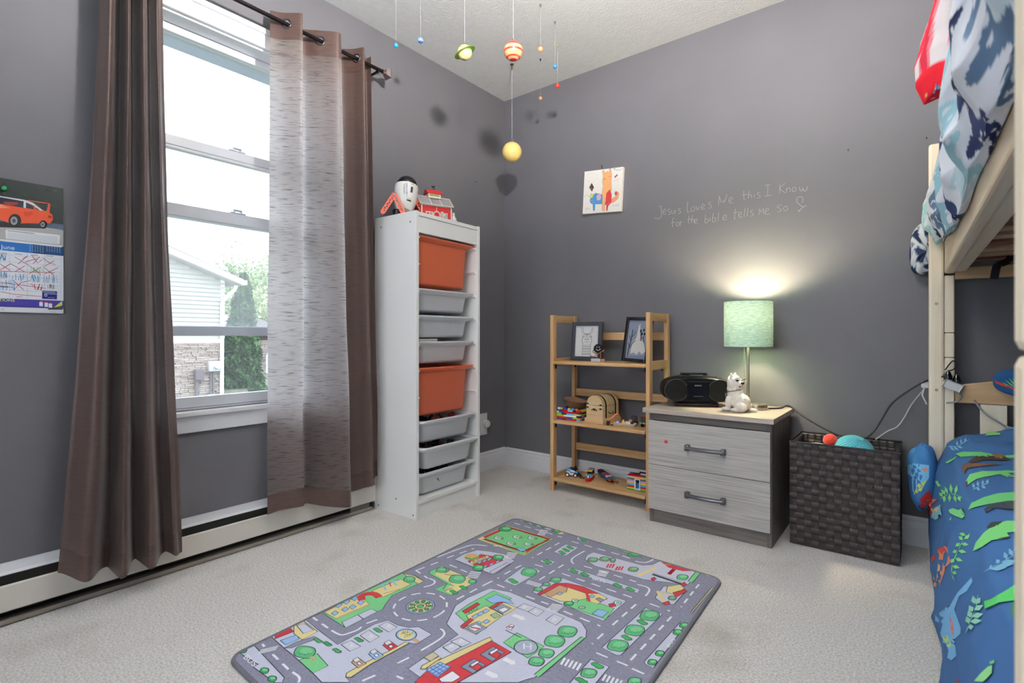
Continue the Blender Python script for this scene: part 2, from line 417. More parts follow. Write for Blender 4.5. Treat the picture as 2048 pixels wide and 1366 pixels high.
# added window behind the viewer: unseen source of cool fill for carpet and calendar wall
w2 = thing('added_window', 'added unseen window opposite the lamp, for cool fill light', 'window', (1.3, YF, VZ0), kind='structure')
part('casing', M_trim, w2, (VX0 - .07, VX0, YF + .0005, YF + .018, VZ0 - .07, VZ1 + .07), (VX1, VX1 + .07, YF + .0005, YF + .018, VZ0 - .07, VZ1 + .07), (VX0, VX1, YF + .0005, YF + .018, VZ1, VZ1 + .07), (VX0, VX1, YF + .0005, YF + .03, VZ0 - .07, VZ0))
part('sash', M_vinyl, w2, (VX0, VX0 + .04, YF - .07, YF - .04, VZ0, VZ1), (VX1 - .04, VX1, YF - .07, YF - .04, VZ0, VZ1), (1.28, 1.32, YF - .07, YF - .04, VZ0 + .04, VZ1 - .04), (VX0 + .04, VX1 - .04, YF - .07, YF - .04, VZ0, VZ0 + .04), (VX0 + .04, VX1 - .04, YF - .07, YF - .04, VZ1 - .04, VZ1))
for x0, x1 in ((VX0 + .04, 1.28), (1.32, VX1 - .04)): MB().poly([(x0, YF - .055, VZ0 + .04), (x1, YF - .055, VZ0 + .04), (x1, YF - .055, VZ1 - .04), (x0, YF - .055, VZ1 - .04)]).build('glass_pane', G1, w2)

# ------------------------------------------------------------------ baseboard heater
heat = thing('baseboard_heater', 'long cream electric baseboard heater under the window', 'heater', (.03, -2.0, 0))
M_heat = mat('heater_enamel', C3(218, 212, 203), .35); M_dark = mat('heater_black', C3(20, 17, 16), .6)
HY0, HY1 = -3.6, -1.105
P_ = lambda d, z, t: (d, t, z)
MB().prism([(.0005, .02), (.006, .02), (.006, .150), (.050, .150), (.054, .146), (.057, .149), (.052, .156), (.010, .168), (.0005, .168)], P_, HY0, HY1).build('top_cover', M_trim, heat)
MB().prism([(.058, .118), (.064, .121), (.067, .116), (.067, .044), (.063, .040), (.061, .044), (.061, .112), (.056, .114)], P_, HY0, HY1).build('front_panel', M_heat, heat)
MB().prism([(.0065, .004), (.068, .004), (.070, .010), (.070, .019), (.066, .019), (.064, .012), (.0065, .012)], P_, HY0, HY1 - .02).build('base_rail', mat('heater_rail', C3(150, 143, 132), .4, .4), heat)
MB().box(.0065, .045, HY0 + .01, HY1 - .04, .03, .142).build('heating_element', M_dark, heat)
part('end_cap', M_heat, heat, (.0065, .066, HY1 + .0005, HY1 + .006, .03, .15), bev=.002)
part('junction_box', mat('heater_grey', C3(120, 116, 108), .5), heat, (.046, .055, HY1 - .13, HY1 - .025, .014, .052), (.0552, .0558, HY1 - .122, HY1 - .085, .030, .034), (.0552, .0558, HY1 - .072, HY1 - .035, .030, .034))

# ------------------------------------------------------------------ curtain rod and curtains
RX, RZ = .10, 2.176
rod = thing('curtain_rod', 'dark bronze curtain rod with square finial above the window', 'curtain rod', (.1, -1.07, RZ))
M_bronze = mat('dark_bronze', C3(38, 31, 34), .3, .8)
MB().tube([(RX, -2.62, RZ), (RX, -1.075, RZ)], .0085, 14).build('rod', M_bronze, rod, angle=40)
mb = MB(); mb.lathe([(.011, -1.085), (.011, -1.070)], 16, (RX, 0, RZ), 'y')
mb.prism([(-.013, -.013), (.013, -.013), (.013, .013), (-.013, .013)], lambda u, v, d: (RX + u * (1 if d < -1.06 else 1.7), d, RZ + v * (1 if d < -1.06 else 1.7)), -1.070, -1.050)
mb.box(RX - .023, RX + .023, -1.050, -1.046, RZ - .023, RZ + .023)
mb.build('finial', mat('pewter', C3(120, 108, 108), .35, .7), rod)
for yb in (-1.115, -2.45):
    mb = MB(); mb.box(0.0005, .006, yb - .012, yb + .012, RZ - .04, RZ + .02); mb.box(.004, RX, yb - .004, yb + .004, RZ - .020, RZ - .011); mb.box(RX - .012, RX + .012, yb - .004, yb + .004, RZ - .016, RZ - .0086)
    mb.build('bracket', M_bronze, rod)

def clothmat(name, base, tcol, tf, slub=.35, rough=.38):
    m = bpy.data.materials.new(name); nt, b = _bsdf(m); N = nt.nodes.new; L = nt.links.new
    out = nt.nodes['Material Output']; b.inputs['Roughness'].default_value = rough; b.inputs['Specular IOR Level'].default_value = .6; b.inputs['Sheen Weight'].default_value = .3; b.inputs['Sheen Roughness'].default_value = .35
    tc = N('ShaderNodeTexCoord'); mp = N('ShaderNodeMapping'); mp.inputs['Scale'].default_value = (9, 9, 130); n = N('ShaderNodeTexNoise'); n.inputs['Scale'].default_value = 2.2; n.inputs['Detail'].default_value = 4
    L(tc.outputs['Object'], mp.inputs['Vector']); L(mp.outputs['Vector'], n.inputs['Vector'])
    r = N('ShaderNodeValToRGB'); r.color_ramp.elements[0].position = .30; r.color_ramp.elements[1].position = .46
    r.color_ramp.elements[0].color = tuple(c * slub for c in tcol[:3]) + (1,); r.color_ramp.elements[1].color = tcol
    L(n.outputs['Fac'], r.inputs['Fac'])
    r2 = N('ShaderNodeValToRGB'); r2.color_ramp.elements[0].position = .25; r2.color_ramp.elements[1].position = .6
    r2.color_ramp.elements[0].color = tuple(c * (.4 + slub * .6) for c in base[:3]) + (1,); r2.color_ramp.elements[1].color = base
    L(n.outputs['Fac'], r2.inputs['Fac']); L(r2.outputs['Color'], b.inputs['Base Color'])
    bp = N('ShaderNodeBump'); bp.inputs['Strength'].default_value = .25; bp.inputs['Distance'].default_value = .002; L(n.outputs['Fac'], bp.inputs['Height']); L(bp.outputs['Normal'], b.inputs['Normal'])
    t = N('ShaderNodeBsdfTranslucent'); L(r.outputs['Color'], t.inputs['Color']); mx = N('ShaderNodeMixShader'); mx.inputs['Fac'].default_value = tf
    L(b.outputs[0], mx.inputs[1]); L(t.outputs[0], mx.inputs[2]); L(mx.outputs[0], out.inputs['Surface']); return m
M_cloth = clothmat('taupe_satin', C3(110, 88, 80), (.95, .91, .91, 1), .58)
M_hem = clothmat('taupe_satin_doubled', C3(84, 63, 57), (.45, .32, .29, 1), .06)
M_cloth_shade = clothmat('taupe_satin_shaded', C3(80, 60, 54), (.72, .64, .64, 1), .10, .75, .52)  # same cloth, darker and less translucent: shade away from the window painted in
M_grom = mat('grommet_metal', C3(92, 86, 92), .3, .9)

def round_path(pts, n):
    out = []
    for (y0, x0, _), (y1, x1, _) in zip(pts, pts[1:]): out += [Vector((lerp(y0, y1, k / n), lerp(x0, x1, .5 - .5 * math.cos(PI * k / n)), 0)) for k in range(n)]
    return out + [Vector(pts[-1])]
def curtain(name, label, top, bot, zt, zb, wig, flare, M_cloth=M_cloth, shade_u=2.0):
    """top / bot: plan control points (y, x) along the cloth, zb: function of arc position"""
    t = thing(name, label, 'curtain', (.1, (bot[0][0] + bot[-1][0]) / 2, .1))
    n = 10; fp_ = round_path if shade_u > 1 else smooth_path; A = fp_([(y, x, 0) for y, x in top], n); B = fp_([(y, x, 0) for y, x in bot], n); NU = len(A) - 1
    def P(i, z):
        k = (zt - z) / (zt - .1); k = max(0, min(1, k)); e = flare(k); p = A[i].lerp(B[i], e)
        w = wig * math.sin(i * .37 + z * 5.1) * k * (1 - .3 * k) + wig * .6 * math.sin(z * 11 + i * .21) * k
        return Vector((p.y + w, p.x + w * .6, z))
    holes = [i for i in range(1, NU) if (A[i - 1].y - RX) * (A[i].y - RX) < 0]
    zr = [zt + .0] + [RZ + .030 - j * .004 for j in range(16)] + [zt - .115]
    def strip(nm, zs, m, cut=False, u0=0.0, u1=1.0):
        a0, a1 = int(NU * u0), int(NU * u1)
        mb = MB(); V = {i: [mb.bm.verts.new(P(i, z if not callable(z) else z(i / NU))) for z in zs] for i in range(a0, a1 + 1)}
        hc = [P(h, RZ) for h in holes]
        for i in range(a0, a1):
            for j in range(len(zs) - 1):
                q = (V[i][j], V[i + 1][j], V[i + 1][j + 1], V[i][j + 1])
                if cut:
                    c = (q[0].co + q[1].co + q[2].co + q[3].co) / 4
                    if any((c - h).length < .0155 for h in hc): continue
                mb.bm.faces.new(q)
        return mb.build(nm, m, t, smooth=True)
    hd = strip('header', zr, M_hem, True)
    zl = [zt - .113 - (zt - .113 - .26) * j / 60 for j in range(61)]
    strip('panel', zl + [lambda u: zb(u) + .075], M_cloth, u1=min(1, shade_u))
    if shade_u < 1: strip('shaded_folds', zl + [lambda u: zb(u) + .075], M_cloth_shade, u0=shade_u)  # folds past the window edge: missing backlight put into the colour
    strip('hem', [lambda u: zb(u) + .078, lambda u: zb(u) + .04, zb], M_hem)
    for h in holes:
        c = P(h, RZ); d = (A[min(h + 1, NU)] - A[h - 1]); d = Vector((d.y, d.x, 0)).normalized(); nn = d.cross(Vector((0, 0, 1)))
        MB().tube([c + (d * math.cos(a) + Vector((0, 0, 1)) * math.sin(a)) * .019 for a in [2 * PI * k / 20 for k in range(20)]], .0036, 8, closed=True).build('grommet', M_grom, hd, smooth=True)
    return t
def yy(px, x, py=300): return PX(x, px, py).y
topR = [(yy(541, .07), .066), (yy(565, .09), .092), (yy(603, .15), .150), (yy(604, .145) + .012, .115), (yy(606, .06), .052), (yy(640, .10), .100), (yy(678, .15), .152), (yy(680, .12) + .012, .105),
        (yy(680, .05), .046), (yy(705, .085), .085), (yy(728, .14), .140), (yy(732, .13) + .006, .10), (yy(730, .06), .066), (yy(742, .1), .10)]
botR = [(yy(533, .095), .094), (yy(560, .12), .125), (yy(605, .165), .165), (yy(607, .16) + .012, .13), (yy(610, .085), .086), (yy(650, .125), .125), (yy(697, .165), .167), (yy(699, .13) + .014, .12),
        (yy(699, .085), .085), (yy(722, .105), .106), (yy(746, .15), .150), (yy(748, .14) + .004, .12), (yy(747, .09), .092), (yy(757, .11), .112)]
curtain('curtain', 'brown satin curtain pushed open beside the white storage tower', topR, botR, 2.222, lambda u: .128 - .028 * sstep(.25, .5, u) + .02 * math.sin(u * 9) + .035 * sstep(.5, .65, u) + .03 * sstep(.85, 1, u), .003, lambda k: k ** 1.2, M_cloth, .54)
topL = [(yy(203, .09), .075), (yy(222, .15), .150), (yy(242, .05), .044), (yy(255, .15), .156), (yy(268, .05), .042), (yy(284, .15), .158), (yy(300, .05), .044), (yy(312, .11), .112), (yy(324, .08), .082)]
botL = [(yy(112, .13, 1100), .120), (yy(172, .20, 1100), .200), (yy(214, .08, 1100), .078), (yy(243, .19, 1100), .195), (yy(270, .08, 1100), .078), (yy(300, .19, 1100), .192), (yy(329, .08, 1100), .080), (yy(348, .15, 1100), .150), (yy(367, .12, 1100), .118)]
curtain('curtain', 'brown satin curtain hanging beside the wall calendar', topL, botL, 2.222, lambda u: .135 - .045 * sstep(0, .25, u) - .006 * math.sin(u * 21), .003, lambda k: k ** 1.6, M_cloth_shade)  # whole curtain in the shaded copy of the cloth, as not backlit
# ================================================================== CEILING LIGHT (its bulb throws the shadows of the planets)
cl = thing('ceiling_light', 'ceiling light with shallow opal glass bowl in the middle of the room', 'ceiling light', (1.63, -1.72, H))
M_white = mat('white_enamel', C3(230, 230, 228), .4)
MB().lathe([(0, H - .001), (.065, H - .001), (.065, H - .012), (.05, H - .03), (.012, H - .036), (.012, H - .20), (.024, H - .205), (.024, H - .262), (0, H - .262)], 28, (1.63, -1.72, 0)).build('canopy', M_white, cl, angle=40)
M_bulb = mat('ceiling_bulb_glow', (1.0, .958, .905, 1), .4, emit=CEIL)
MB().ball((1.63, -1.72, 2.13), .046, 20, 12).build('bulb', M_bulb, cl, smooth=True)

bw_ = MB(); bw_.lathe([(.006, 2.030), (.07, 2.036), (.13, 2.062), (.165, 2.104)], 48, (1.63, -1.72, 0), cap=False)
M_opal = bpy.data.materials.new('opal_glass'); nt, b = _bsdf(M_opal); b.inputs['Base Color'].default_value = (.86, .86, .86, 1); b.inputs['Roughness'].default_value = .2
tr = nt.nodes.new('ShaderNodeBsdfTranslucent'); tr.inputs['Color'].default_value = (.95, .94, .92, 1); mx = nt.nodes.new('ShaderNodeMixShader'); mx.inputs['Fac'].default_value = .78
nt.links.new(b.outputs[0], mx.inputs[1]); nt.links.new(tr.outputs[0], mx.inputs[2]); nt.links.new(mx.outputs[0], nt.nodes['Material Output'].inputs['Surface'])
bw_.build('glass_bowl', M_opal, cl, smooth=True)
mb = MB()
for k in range(3): a = 2 * PI * k / 3 + .5; mb.tube([(1.63 + .064 * math.cos(a), -1.72 + .064 * math.sin(a), H - .012), (1.63 + .160 * math.cos(a), -1.72 + .160 * math.sin(a), 2.106)], .0016, 6)
mb.build('hanger', M_white, cl)

# ================================================================== OUTSIDE THE WINDOW
XH = -14.5                                                  # facade of the house across
GZ = -1.02
def hx(px, py): return PX(XH, px, py)
hcor = hx(447, 600).y                                       # right corner of the facade
M_siding = mat('cream_siding', C3(176, 173, 164), .6); M_brownwhite = mat('white_gutter', C3(240, 240, 244), .4)
tag(MB().box(-60, -.6, -40, 60, GZ - .2, GZ).build('ground', mat('lawn', C3(112, 116, 96), .95, var=.4, vscale=3, bump=.6, bscale=20)), 'green lawn between the two houses', 'ground', kind='structure')
hs = thing('neighbour_house', 'cream sided house with stone base seen through the window', 'house', (XH, hcor - 4, GZ))
eav = hx(470, 566); slope = (hx(333, 505).z - hx(462, 560).z) / (hx(462, 560).y - hx(333, 505).y)
yl = hcor - 9.0; zst = hx(400, 677).z
def roofz(y): return hx(462, 558).z + (hx(462, 558).y - y) * slope
MB().prism([(yl, GZ), (hcor, GZ), (hcor, roofz(hcor) - .10), (yl, roofz(yl) - .10)], lambda y, z, d: (d, y, z), XH - 8, XH - .02).build('wall', M_siding, hs)
lap = .125; z = zst; k = 0
while z < roofz(yl) - .2:
    # each lapping board ends at the rake
    zt_ = z + lap; yr = hcor if zt_ < roofz(hcor) - .11 else hcor - (zt_ - (roofz(hcor) - .11)) / slope
    if yr - yl < 1.0 or k > 45: break
    MB().prism([(XH - .02, z), (XH + .055, z), (XH + .008, zt_ + .005), (XH - .02, zt_ + .01)], lambda x, zz, t: (x, t, zz), yl, yr - (0 if yr == hcor else .05)).build('siding_board', M_siding, hs)
    z = zt_; k += 1
part('corner_trim', M_brownwhite, hs, (XH - .03, XH + .03, hcor - .09, hcor + .02, zst, roofz(hcor) - .05))
part('band_trim', M_brownwhite, hs, (XH - .02, XH + .04, yl, hcor, zst - .14, zst))
# stone veneer: courses of ledge stones, too small to pick apart from here
random.seed(4); mb = MB(); z = GZ
while z < zst - .15:
    h_ = random.uniform(.038, .062); y = hcor - 7
    while y < hcor - .02:
        w_ = min(random.uniform(.10, .34), hcor - y); d_ = random.uniform(.02, .075); mb.box(XH - .02, XH + d_, y + .006, y + w_ - .006, z + .005, z + h_ - .004); y += w_
    z += h_
tag(mb.build('stone_veneer', mat('ledge_stone', C3(186, 174, 166), .85, col2=C3(160, 140, 128), vscale=2.2, vstretch=(1, 1, 6), bump=.5, bscale=14), hs), kind='stuff')
# roof with rake board and gutter
ye = hx(474, 566).y
MB().prism([(ye, roofz(ye)), (ye, roofz(ye) + .05), (yl, roofz(yl) + .22), (yl, roofz(yl))], lambda y, zz, d: (d, y, zz), XH - 8, XH + .42).build('roof', mat('grey_shingle', C3(120, 116, 116), .9, bump=.5, bscale=8), hs)
MB().prism([(ye, roofz(ye) - .14), (ye, roofz(ye) + .02), (yl, roofz(yl) + .10), (yl, roofz(yl) - .08)], lambda y, zz, d: (d, y, zz), XH + .421, XH + .46).build('rake_board', M_brownwhite, hs)
MB().prism([(hcor, roofz(hcor) - .16), (ye, roofz(ye) - .13), (yl, roofz(yl) - .07), (yl, roofz(yl) - .1)], lambda y, zz, d: (d, y, zz), XH - .5, XH + .42).build('soffit', mat('grey_soffit', C3(176, 172, 170), .7), hs)
part('gutter', M_brownwhite, hs, (XH - 8, XH + .44, ye - .01, ye + .12, roofz(ye) - .13, roofz(ye) + .01), bev=.02)
dp = [hx(469, 572), hx(466, 580), hx(443, 601), hx(441, 606), hx(440, 800)]
MB().tube([(XH + .12, p.y, p.z) for p in dp], .055, 8).build('downspout', M_brownwhite, hs, angle=40)
c0 = hx(424, 732); mb = MB(); mb.box(XH + .07, XH + .22, c0.y - .16, c0.y + .14, hx(424, 742).z, hx(424, 722).z, bev=.01)
mb.lathe([(.085, XH + .22), (.085, XH + .31), (.07, XH + .33), (0, XH + .33)], 20, (0, hx(427, 732).y, hx(427, 732).z), 'x'); mb.build('electric_meter', mat('meter_grey', C3(206, 208, 214), .4, .3), hs, angle=40)
M_cond = mat('conduit_grey', C3(120, 116, 116), .5, .2)
for px in (419, 424): MB().tube([(XH + .1, hx(px, 745).y, hx(px, 745).z), (XH + .1, hx(px, 798).y, hx(px, 798).z)], .028, 8).build('conduit', M_cond, hs)
part('junction_box', mat('meter_grey', C3(206, 208, 214), .4), hs, (XH + .07, XH + .18, hx(412, 790).y, hx(424, 790).y, hx(418, 794).z, hx(418, 788).z))
part('utility_box', mat('utility_brown', C3(112, 104, 106), .6), hs, (XH + .07, XH + .25, hx(385, 750).y, hx(402, 750).y, hx(393, 760).z, hx(393, 739).z), bev=.02)
MB().tube([(XH + .1, hx(391, 760).y, hx(391, 760).z), (XH + .1, hx(391, 800).y, hx(391, 804).z)], .05, 8).build('conduit', M_cond, hs)

# second house further back: stone wall, low gable, white downspout
X2 = -24.0
def h2(px, py): return PX(X2, px, py)
h2s = thing('far_house', 'lower stone walled house behind the tall cedar', 'house', (X2, h2(500, 700).y, GZ))
ya, yb_ = h2(425, 700).y, h2(640, 700).y
random.seed(9); mb = MB(); z = GZ
while z < h2(500, 682).z:
    h_ = random.uniform(.10, .17); y = ya
    while y < yb_:
        w_ = random.uniform(.3, .9); mb.box(X2 - .5, X2 + random.uniform(.0, .10), y + .01, y + w_ - .01, z + .01, z + h_); y += w_
    z += h_
tag(mb.build('stone_wall', MATS['ledge_stone'], h2s), kind='stuff')
MB().prism([(ya - 1, h2(425, 690).z), (h2(470, 660).y, h2(470, 655).z + .3), (yb_, h2(560, 705).z), (yb_, h2(560, 700).z + .3), (h2(475, 650).y, h2(475, 648).z + .5), (ya - 1, h2(425, 684).z)], lambda y, zz, d: (d, y, zz), X2 - 4, X2 + .7).build('roof', mat('brown_roof', C3(140, 130, 128), .8), h2s)
MB().tube([(X2 + .4, h2(548, 702).y, h2(548, 702).z), (X2 + .3, h2(531, 706).y, h2(531, 706).z), (X2 + .3, h2(529, 712).y, h2(529, 712).z), (X2 + .3, h2(529, 770).y, h2(529, 770).z)], .08, 8).build('downspout', M_brownwhite, h2s)

# trees: every tree its own object, leaves as one mass of small blades
def leafmass(pts, size, col, nm, par, seed=1, flat=1.0):
    random.seed(seed); mb = MB()
    for p, r in pts:
        a = Vector((random.gauss(0, 1), random.gauss(0, 1), random.gauss(0, 1) * flat)).normalized(); b_ = a.orthogonal().normalized(); b_.rotate(Matrix.Rotation(random.uniform(0, 6.28), 3, a)); s_ = size * random.uniform(.5, 1.4)
        c = Vector(p); mb.poly([c - a * s_, c + b_ * s_ * .42, c + a * s_, c - b_ * s_ * .42])
    return tag(mb.build(nm, col, par), kind='stuff')
M_cedar = mat('cedar_green', C3(74, 106, 62), .85, var=.5, vscale=3.0); M_leaf = mat('spring_leaf', C3(150, 172, 120), .8, var=.4, vscale=2); M_bark = mat('bark', C3(120, 108, 100), .9)
M_plum = mat('plum_leaf', C3(120, 96, 104), .8)
XC = -17.5
base = PX(XC, 480, 795); top_ = PX(XC, 488, 548)
ce = thing('cedar_tree', 'tall narrow green cedar standing right of the cream house', 'tree', (XC, base.y, GZ)); random.seed(2)
hh = top_.z - GZ; pts = []
for _ in range(9000):
    t_ = random.random() ** 1.25; a = random.uniform(0, 2 * PI); R_ = .68 * (1 - t_) ** .7 * (1 + .14 * math.sin(a * 5 + t_ * 30)) + .05
    R_ *= random.uniform(.72, 1.05); pts.append(((XC + R_ * math.cos(a), lerp(base.y, top_.y, t_) + R_ * math.sin(a), GZ + t_ * hh), R_))
leafmass(pts, .10, M_cedar, 'foliage', ce, 3)
MB().tube([(XC, base.y, GZ), (XC, top_.y, top_.z - .3)], [.14, .02], 8).build('trunk', M_bark, ce)
def tree(label, x, px, pyt, spread, seed, leaf, nl, lsz, name='tree', lean=.5, base_py=None):
    tp = PX(x, px, pyt); y0 = tp.y; t = thing(name, label, 'tree', (x, y0, GZ), group=None); random.seed(seed); br = MB(); tips = []
    hgt = tp.z - GZ
    def grow(p, d, L, r, lv):
        q = p + d * L; br.tube([p, p.lerp(q, .5) + Vector((random.uniform(-.05, .05) * L, random.uniform(-.05, .05) * L, 0)), q], [r, r * .8, r * .6], 5, cap=False)
        if lv == 0: tips.append((q, L)); return
        for k in range(3 if lv > 1 else 4):
            dd = (d + Vector((random.gauss(0, .55), random.gauss(0, .55), random.uniform(0, .5)))).normalized(); grow(p.lerp(q, random.uniform(.55, 1)), dd, L * random.uniform(.6, .8), r * .55, lv - 1)
    grow(Vector((x, y0, GZ)), Vector((0, 0, 1)), hgt * .36, .16, 1 if False else 4)
    br.build('branches', M_bark, t)
    pts = []
    for q, L in tips:
        for _ in range(nl): pts.append((q + Vector((random.gauss(0, .28), random.gauss(0, .28), random.gauss(0, .28))) * spread - Vector((0, 0, random.random() * L * .6)), 0))
    leafmass(pts, lsz, leaf, 'foliage', t, seed); return t
tree('light green leafy tree with open branches behind the cedar', -36, 468, 478, 1.8, 11, M_leaf, 15, .15, 'leafy_tree')
tree('pale green leafy tree partly hidden by the right curtain', -44, 535, 500, 2.2, 12, M_leaf, 15, .19, 'leafy_tree')
tree('small purple leaved tree peeking over the cream roof', -34, 345, 488, 1.2, 13, M_plum, 14, .16, 'plum_tree')
def shrub(label, x, px, py, r, seed, col, n=1400):
    c = PX(x, px, py); t = thing('shrub', label, 'shrub', (x, c.y, GZ)); random.seed(seed); pts = []
    for _ in range(n):
        d = Vector((random.gauss(0, 1), random.gauss(0, 1), random.gauss(0, 1))).normalized() * r * random.random() ** .4; q = Vector((x, c.y, c.z)) + Vector((d.x, d.y * 1.2, d.z))
        if q.z > GZ: pts.append((q, 0))
    leafmass(pts, .14, col, 'foliage', t, seed)
    MB().tube([(x, c.y, GZ), (x, c.y, c.z)], .07, 6).build('stem', M_bark, t); return t
shrub('broad green shrub just right of the cream house corner', -31.5, 456, 632, 1.9, 21, M_leaf, 3000); shrub('broad yellowish shrub right of the cedar', -31, 540, 628, 1.9, 22, mat('yellow_leaf', C3(178, 190, 138), .8, var=.4, vscale=2), 2800)
shrub('low green shrub at the foot of the cedar', -15.4, 520, 792, .35, 23, M_cedar, 900)

# own roof overhang above the window
ov = thing('roof_eave', 'white vented soffit and gutter above the window outside', 'roof eave', (-.4, -1.7, 2.3), kind='structure')
MB().box(-.58, -.205, -4.5, 1.5, 2.335, 2.35).build('soffit', mat('soffit_white', C3(222, 222, 220), .6), ov)
M_slot = mat('soffit_slot', C3(150, 152, 158), .7); y = -3.2
while y < .4:
    MB().box(-.56, -.215, y, y + .012, 2.3335, 2.3349).build('vent_slot', M_slot, ov); y += .125
MB().box(-.615, -.581, -4.5, 1.5, 2.295, 2.40).build('fascia', mat('fascia_grey', C3(200, 196, 202), .5), ov)
MB().prism([(-.6155, 2.40), (-.6155, 2.315), (-.64, 2.300), (-.74, 2.300), (-.755, 2.35), (-.775, 2.40)], lambda x, zz, t: (x, t, zz), -4.5, 1.5).build('gutter', mat('gutter_blue_grey', C3(176, 186, 200), .45), ov)
# ================================================================== STORAGE TOWER AND BINS
TRZ = math.atan2(.463, -.015)
tw = thing('storage_tower', 'tall white storage frame filled with pull-out bins', 'storage unit', (.35, -1.085, 0), TRZ, local=True)
TM = Matrix.Translation((.35, -1.085, 0)) @ Matrix.Rotation(TRZ, 4, 'Z')
def TW(x, y, z): return TM @ Vector((x, y, z))
M_mel = mat('white_melamine', C3(238, 238, 236), .35)
WT, DT, HT = .463, .30, 1.45
for x0, x1 in ((0, .018), (WT - .018, WT)): part('side_panel', M_mel, tw, (x0, x1, 0, DT, 0, HT), bev=.0015)
part('top_panel', M_mel, tw, (.0182, WT - .0182, .001, DT, HT - .022, HT - .003), bev=.001)
part('top_rail', M_mel, tw, (.0182, WT - .0182, .004, .022, 1.35, HT - .0235), bev=.001)
part('base_shelf', M_mel, tw, (.0182, WT - .0182, .002, DT, .070, .086), bev=.001)
part('kick_plate', M_mel, tw, (.0182, WT - .0182, .012, .028, 0, .0695))
RAILS = [.190 + .127 * k for k in range(10)]
for zr_ in RAILS:
    for s_ in (0, 1):
        xa = .0182 if s_ == 0 else WT - .0182; dx = .017 if s_ == 0 else -.017
        MB().prism([(xa, 0), (xa + dx, 0), (xa + dx, -.004), (xa, -.016)], lambda x, zz, t: (x, t, zz + zr_), .012, DT - .01).build('bin_runner', M_mel, tw)
for y_, z_ in ((.02, .02), (.27, .02), (.14, .075), (.04, 1.40), (.25, 1.40)): MB().lathe([(.004, -.0006), (.004, .0)], 10, (0, y_, z_), 'x').build('screw_cap', mat('screw_dark', C3(90, 90, 92), .5), tw)

def rring(w, d, r, z, n=5):
    out = []
    for cx_, cy_, a0 in ((w / 2 - r, d / 2 - r, 0), (-w / 2 + r, d / 2 - r, PI / 2), (-w / 2 + r, -d / 2 + r, PI), (w / 2 - r, -d / 2 + r, 1.5 * PI)):
        for k in range(n + 1): a = a0 + PI / 2 * k / n; out.append(Vector((cx_ + r * math.cos(a), cy_ + r * math.sin(a), z)))
    return out
def loft(rings, cap0=True, cap1=True):
    mb = MB(); R = [[mb.bm.verts.new(p) for p in r] for r in rings]; n = len(R[0])
    for A, B in zip(R, R[1:]):
        for k in range(n): mb.bm.faces.new((A[k], A[(k + 1) % n], B[(k + 1) % n], B[k]))
    if cap0: mb.bm.faces.new(R[0][::-1])
    if cap1: mb.bm.faces.new(R[-1])
    return mb
def binmat(name, col, tf):
    m = bpy.data.materials.new(name); nt, b = _bsdf(m); b.inputs['Base Color'].default_value = col; b.inputs['Roughness'].default_value = .38
    t = nt.nodes.new('ShaderNodeBsdfTranslucent'); t.inputs['Color'].default_value = col; mx = nt.nodes.new('ShaderNodeMixShader'); mx.inputs['Fac'].default_value = tf
    nt.links.new(b.outputs[0], mx.inputs[1]); nt.links.new(t.outputs[0], mx.inputs[2]); nt.links.new(mx.outputs[0], nt.nodes['Material Output'].inputs['Surface']); return m
M_binw = binmat('frosted_bin', C3(240, 242, 246), .25); M_bino = binmat('orange_bin', C3(240, 122, 84), .15)
def bin_(rail, h, m, out, label, tilt=0.0):
    z = RAILS[rail]; W_, D_ = .412, .272
    cx_, cy_ = WT / 2, .014 + D_ / 2 - out; p = TW(cx_, cy_, z - h)
    t = thing('storage_bin', label, 'bin', p, TRZ, group=None, local=True); bw, bd = W_ - .062, D_ - .045; tp = .93
    R = [rring(bw * tp - .02, bd * tp - .02, .02, 0), rring(bw * tp, bd * tp, .028, .012), rring(bw, bd, .03, h - .012), rring(bw + .004, bd + .004, .032, h - .010)]
    inner = [rring(bw - .004, bd - .004, .03, h - .002), rring(bw * tp - .006, bd * tp - .006, .026, .015), rring(bw * tp - .03, bd * tp - .03, .018, .006)]
    loft(R + [rring(bw + .002, bd + .002, .03, h - .004)] + inner).build('tub', m, t, angle=50)
    rim = [rring(bw + .0045, bd + .0045, .03, h - .014), rring(bw + .018, bd + .018, .035, h - .012), rring(W_ - .006, D_ - .002, .02, h + .001), rring(W_, D_, .02, h + .002), rring(W_, D_, .02, h + .008), rring(W_ - .006, D_ - .006, .018, h + .010), rring(bw + .006, bd + .006, .03, h + .009), rring(bw + .0045, bd + .0045, .03, h + .002)]
    mb = loft(rim, False, False); mb.build('rim', m, t, angle=50); return t
bin_(9, .225, M_bino, 0, 'topmost orange plastic bin, under the top rail of the storage tower')
bin_(7, .098, M_binw, 0, 'shallow frosted bin directly below the topmost orange bin')
bin_(6, .098, M_binw, 0, 'middle shallow frosted bin of the upper three, in the storage tower')
bin_(5, .098, M_binw, 0, 'shallow frosted bin directly above the lower orange bin')
bin_(4, .225, M_bino, 0, 'lower orange plastic bin in the middle of the storage tower')
bin_(2, .098, M_binw, .020, 'shallow frosted bin directly below the lower orange bin')
bin_(1, .098, M_binw, .036, 'shallow frosted bin second from the floor, pulled out furthest')
bin_(0, .098, M_binw, .006, 'lowest shallow frosted bin, just above the tower base')
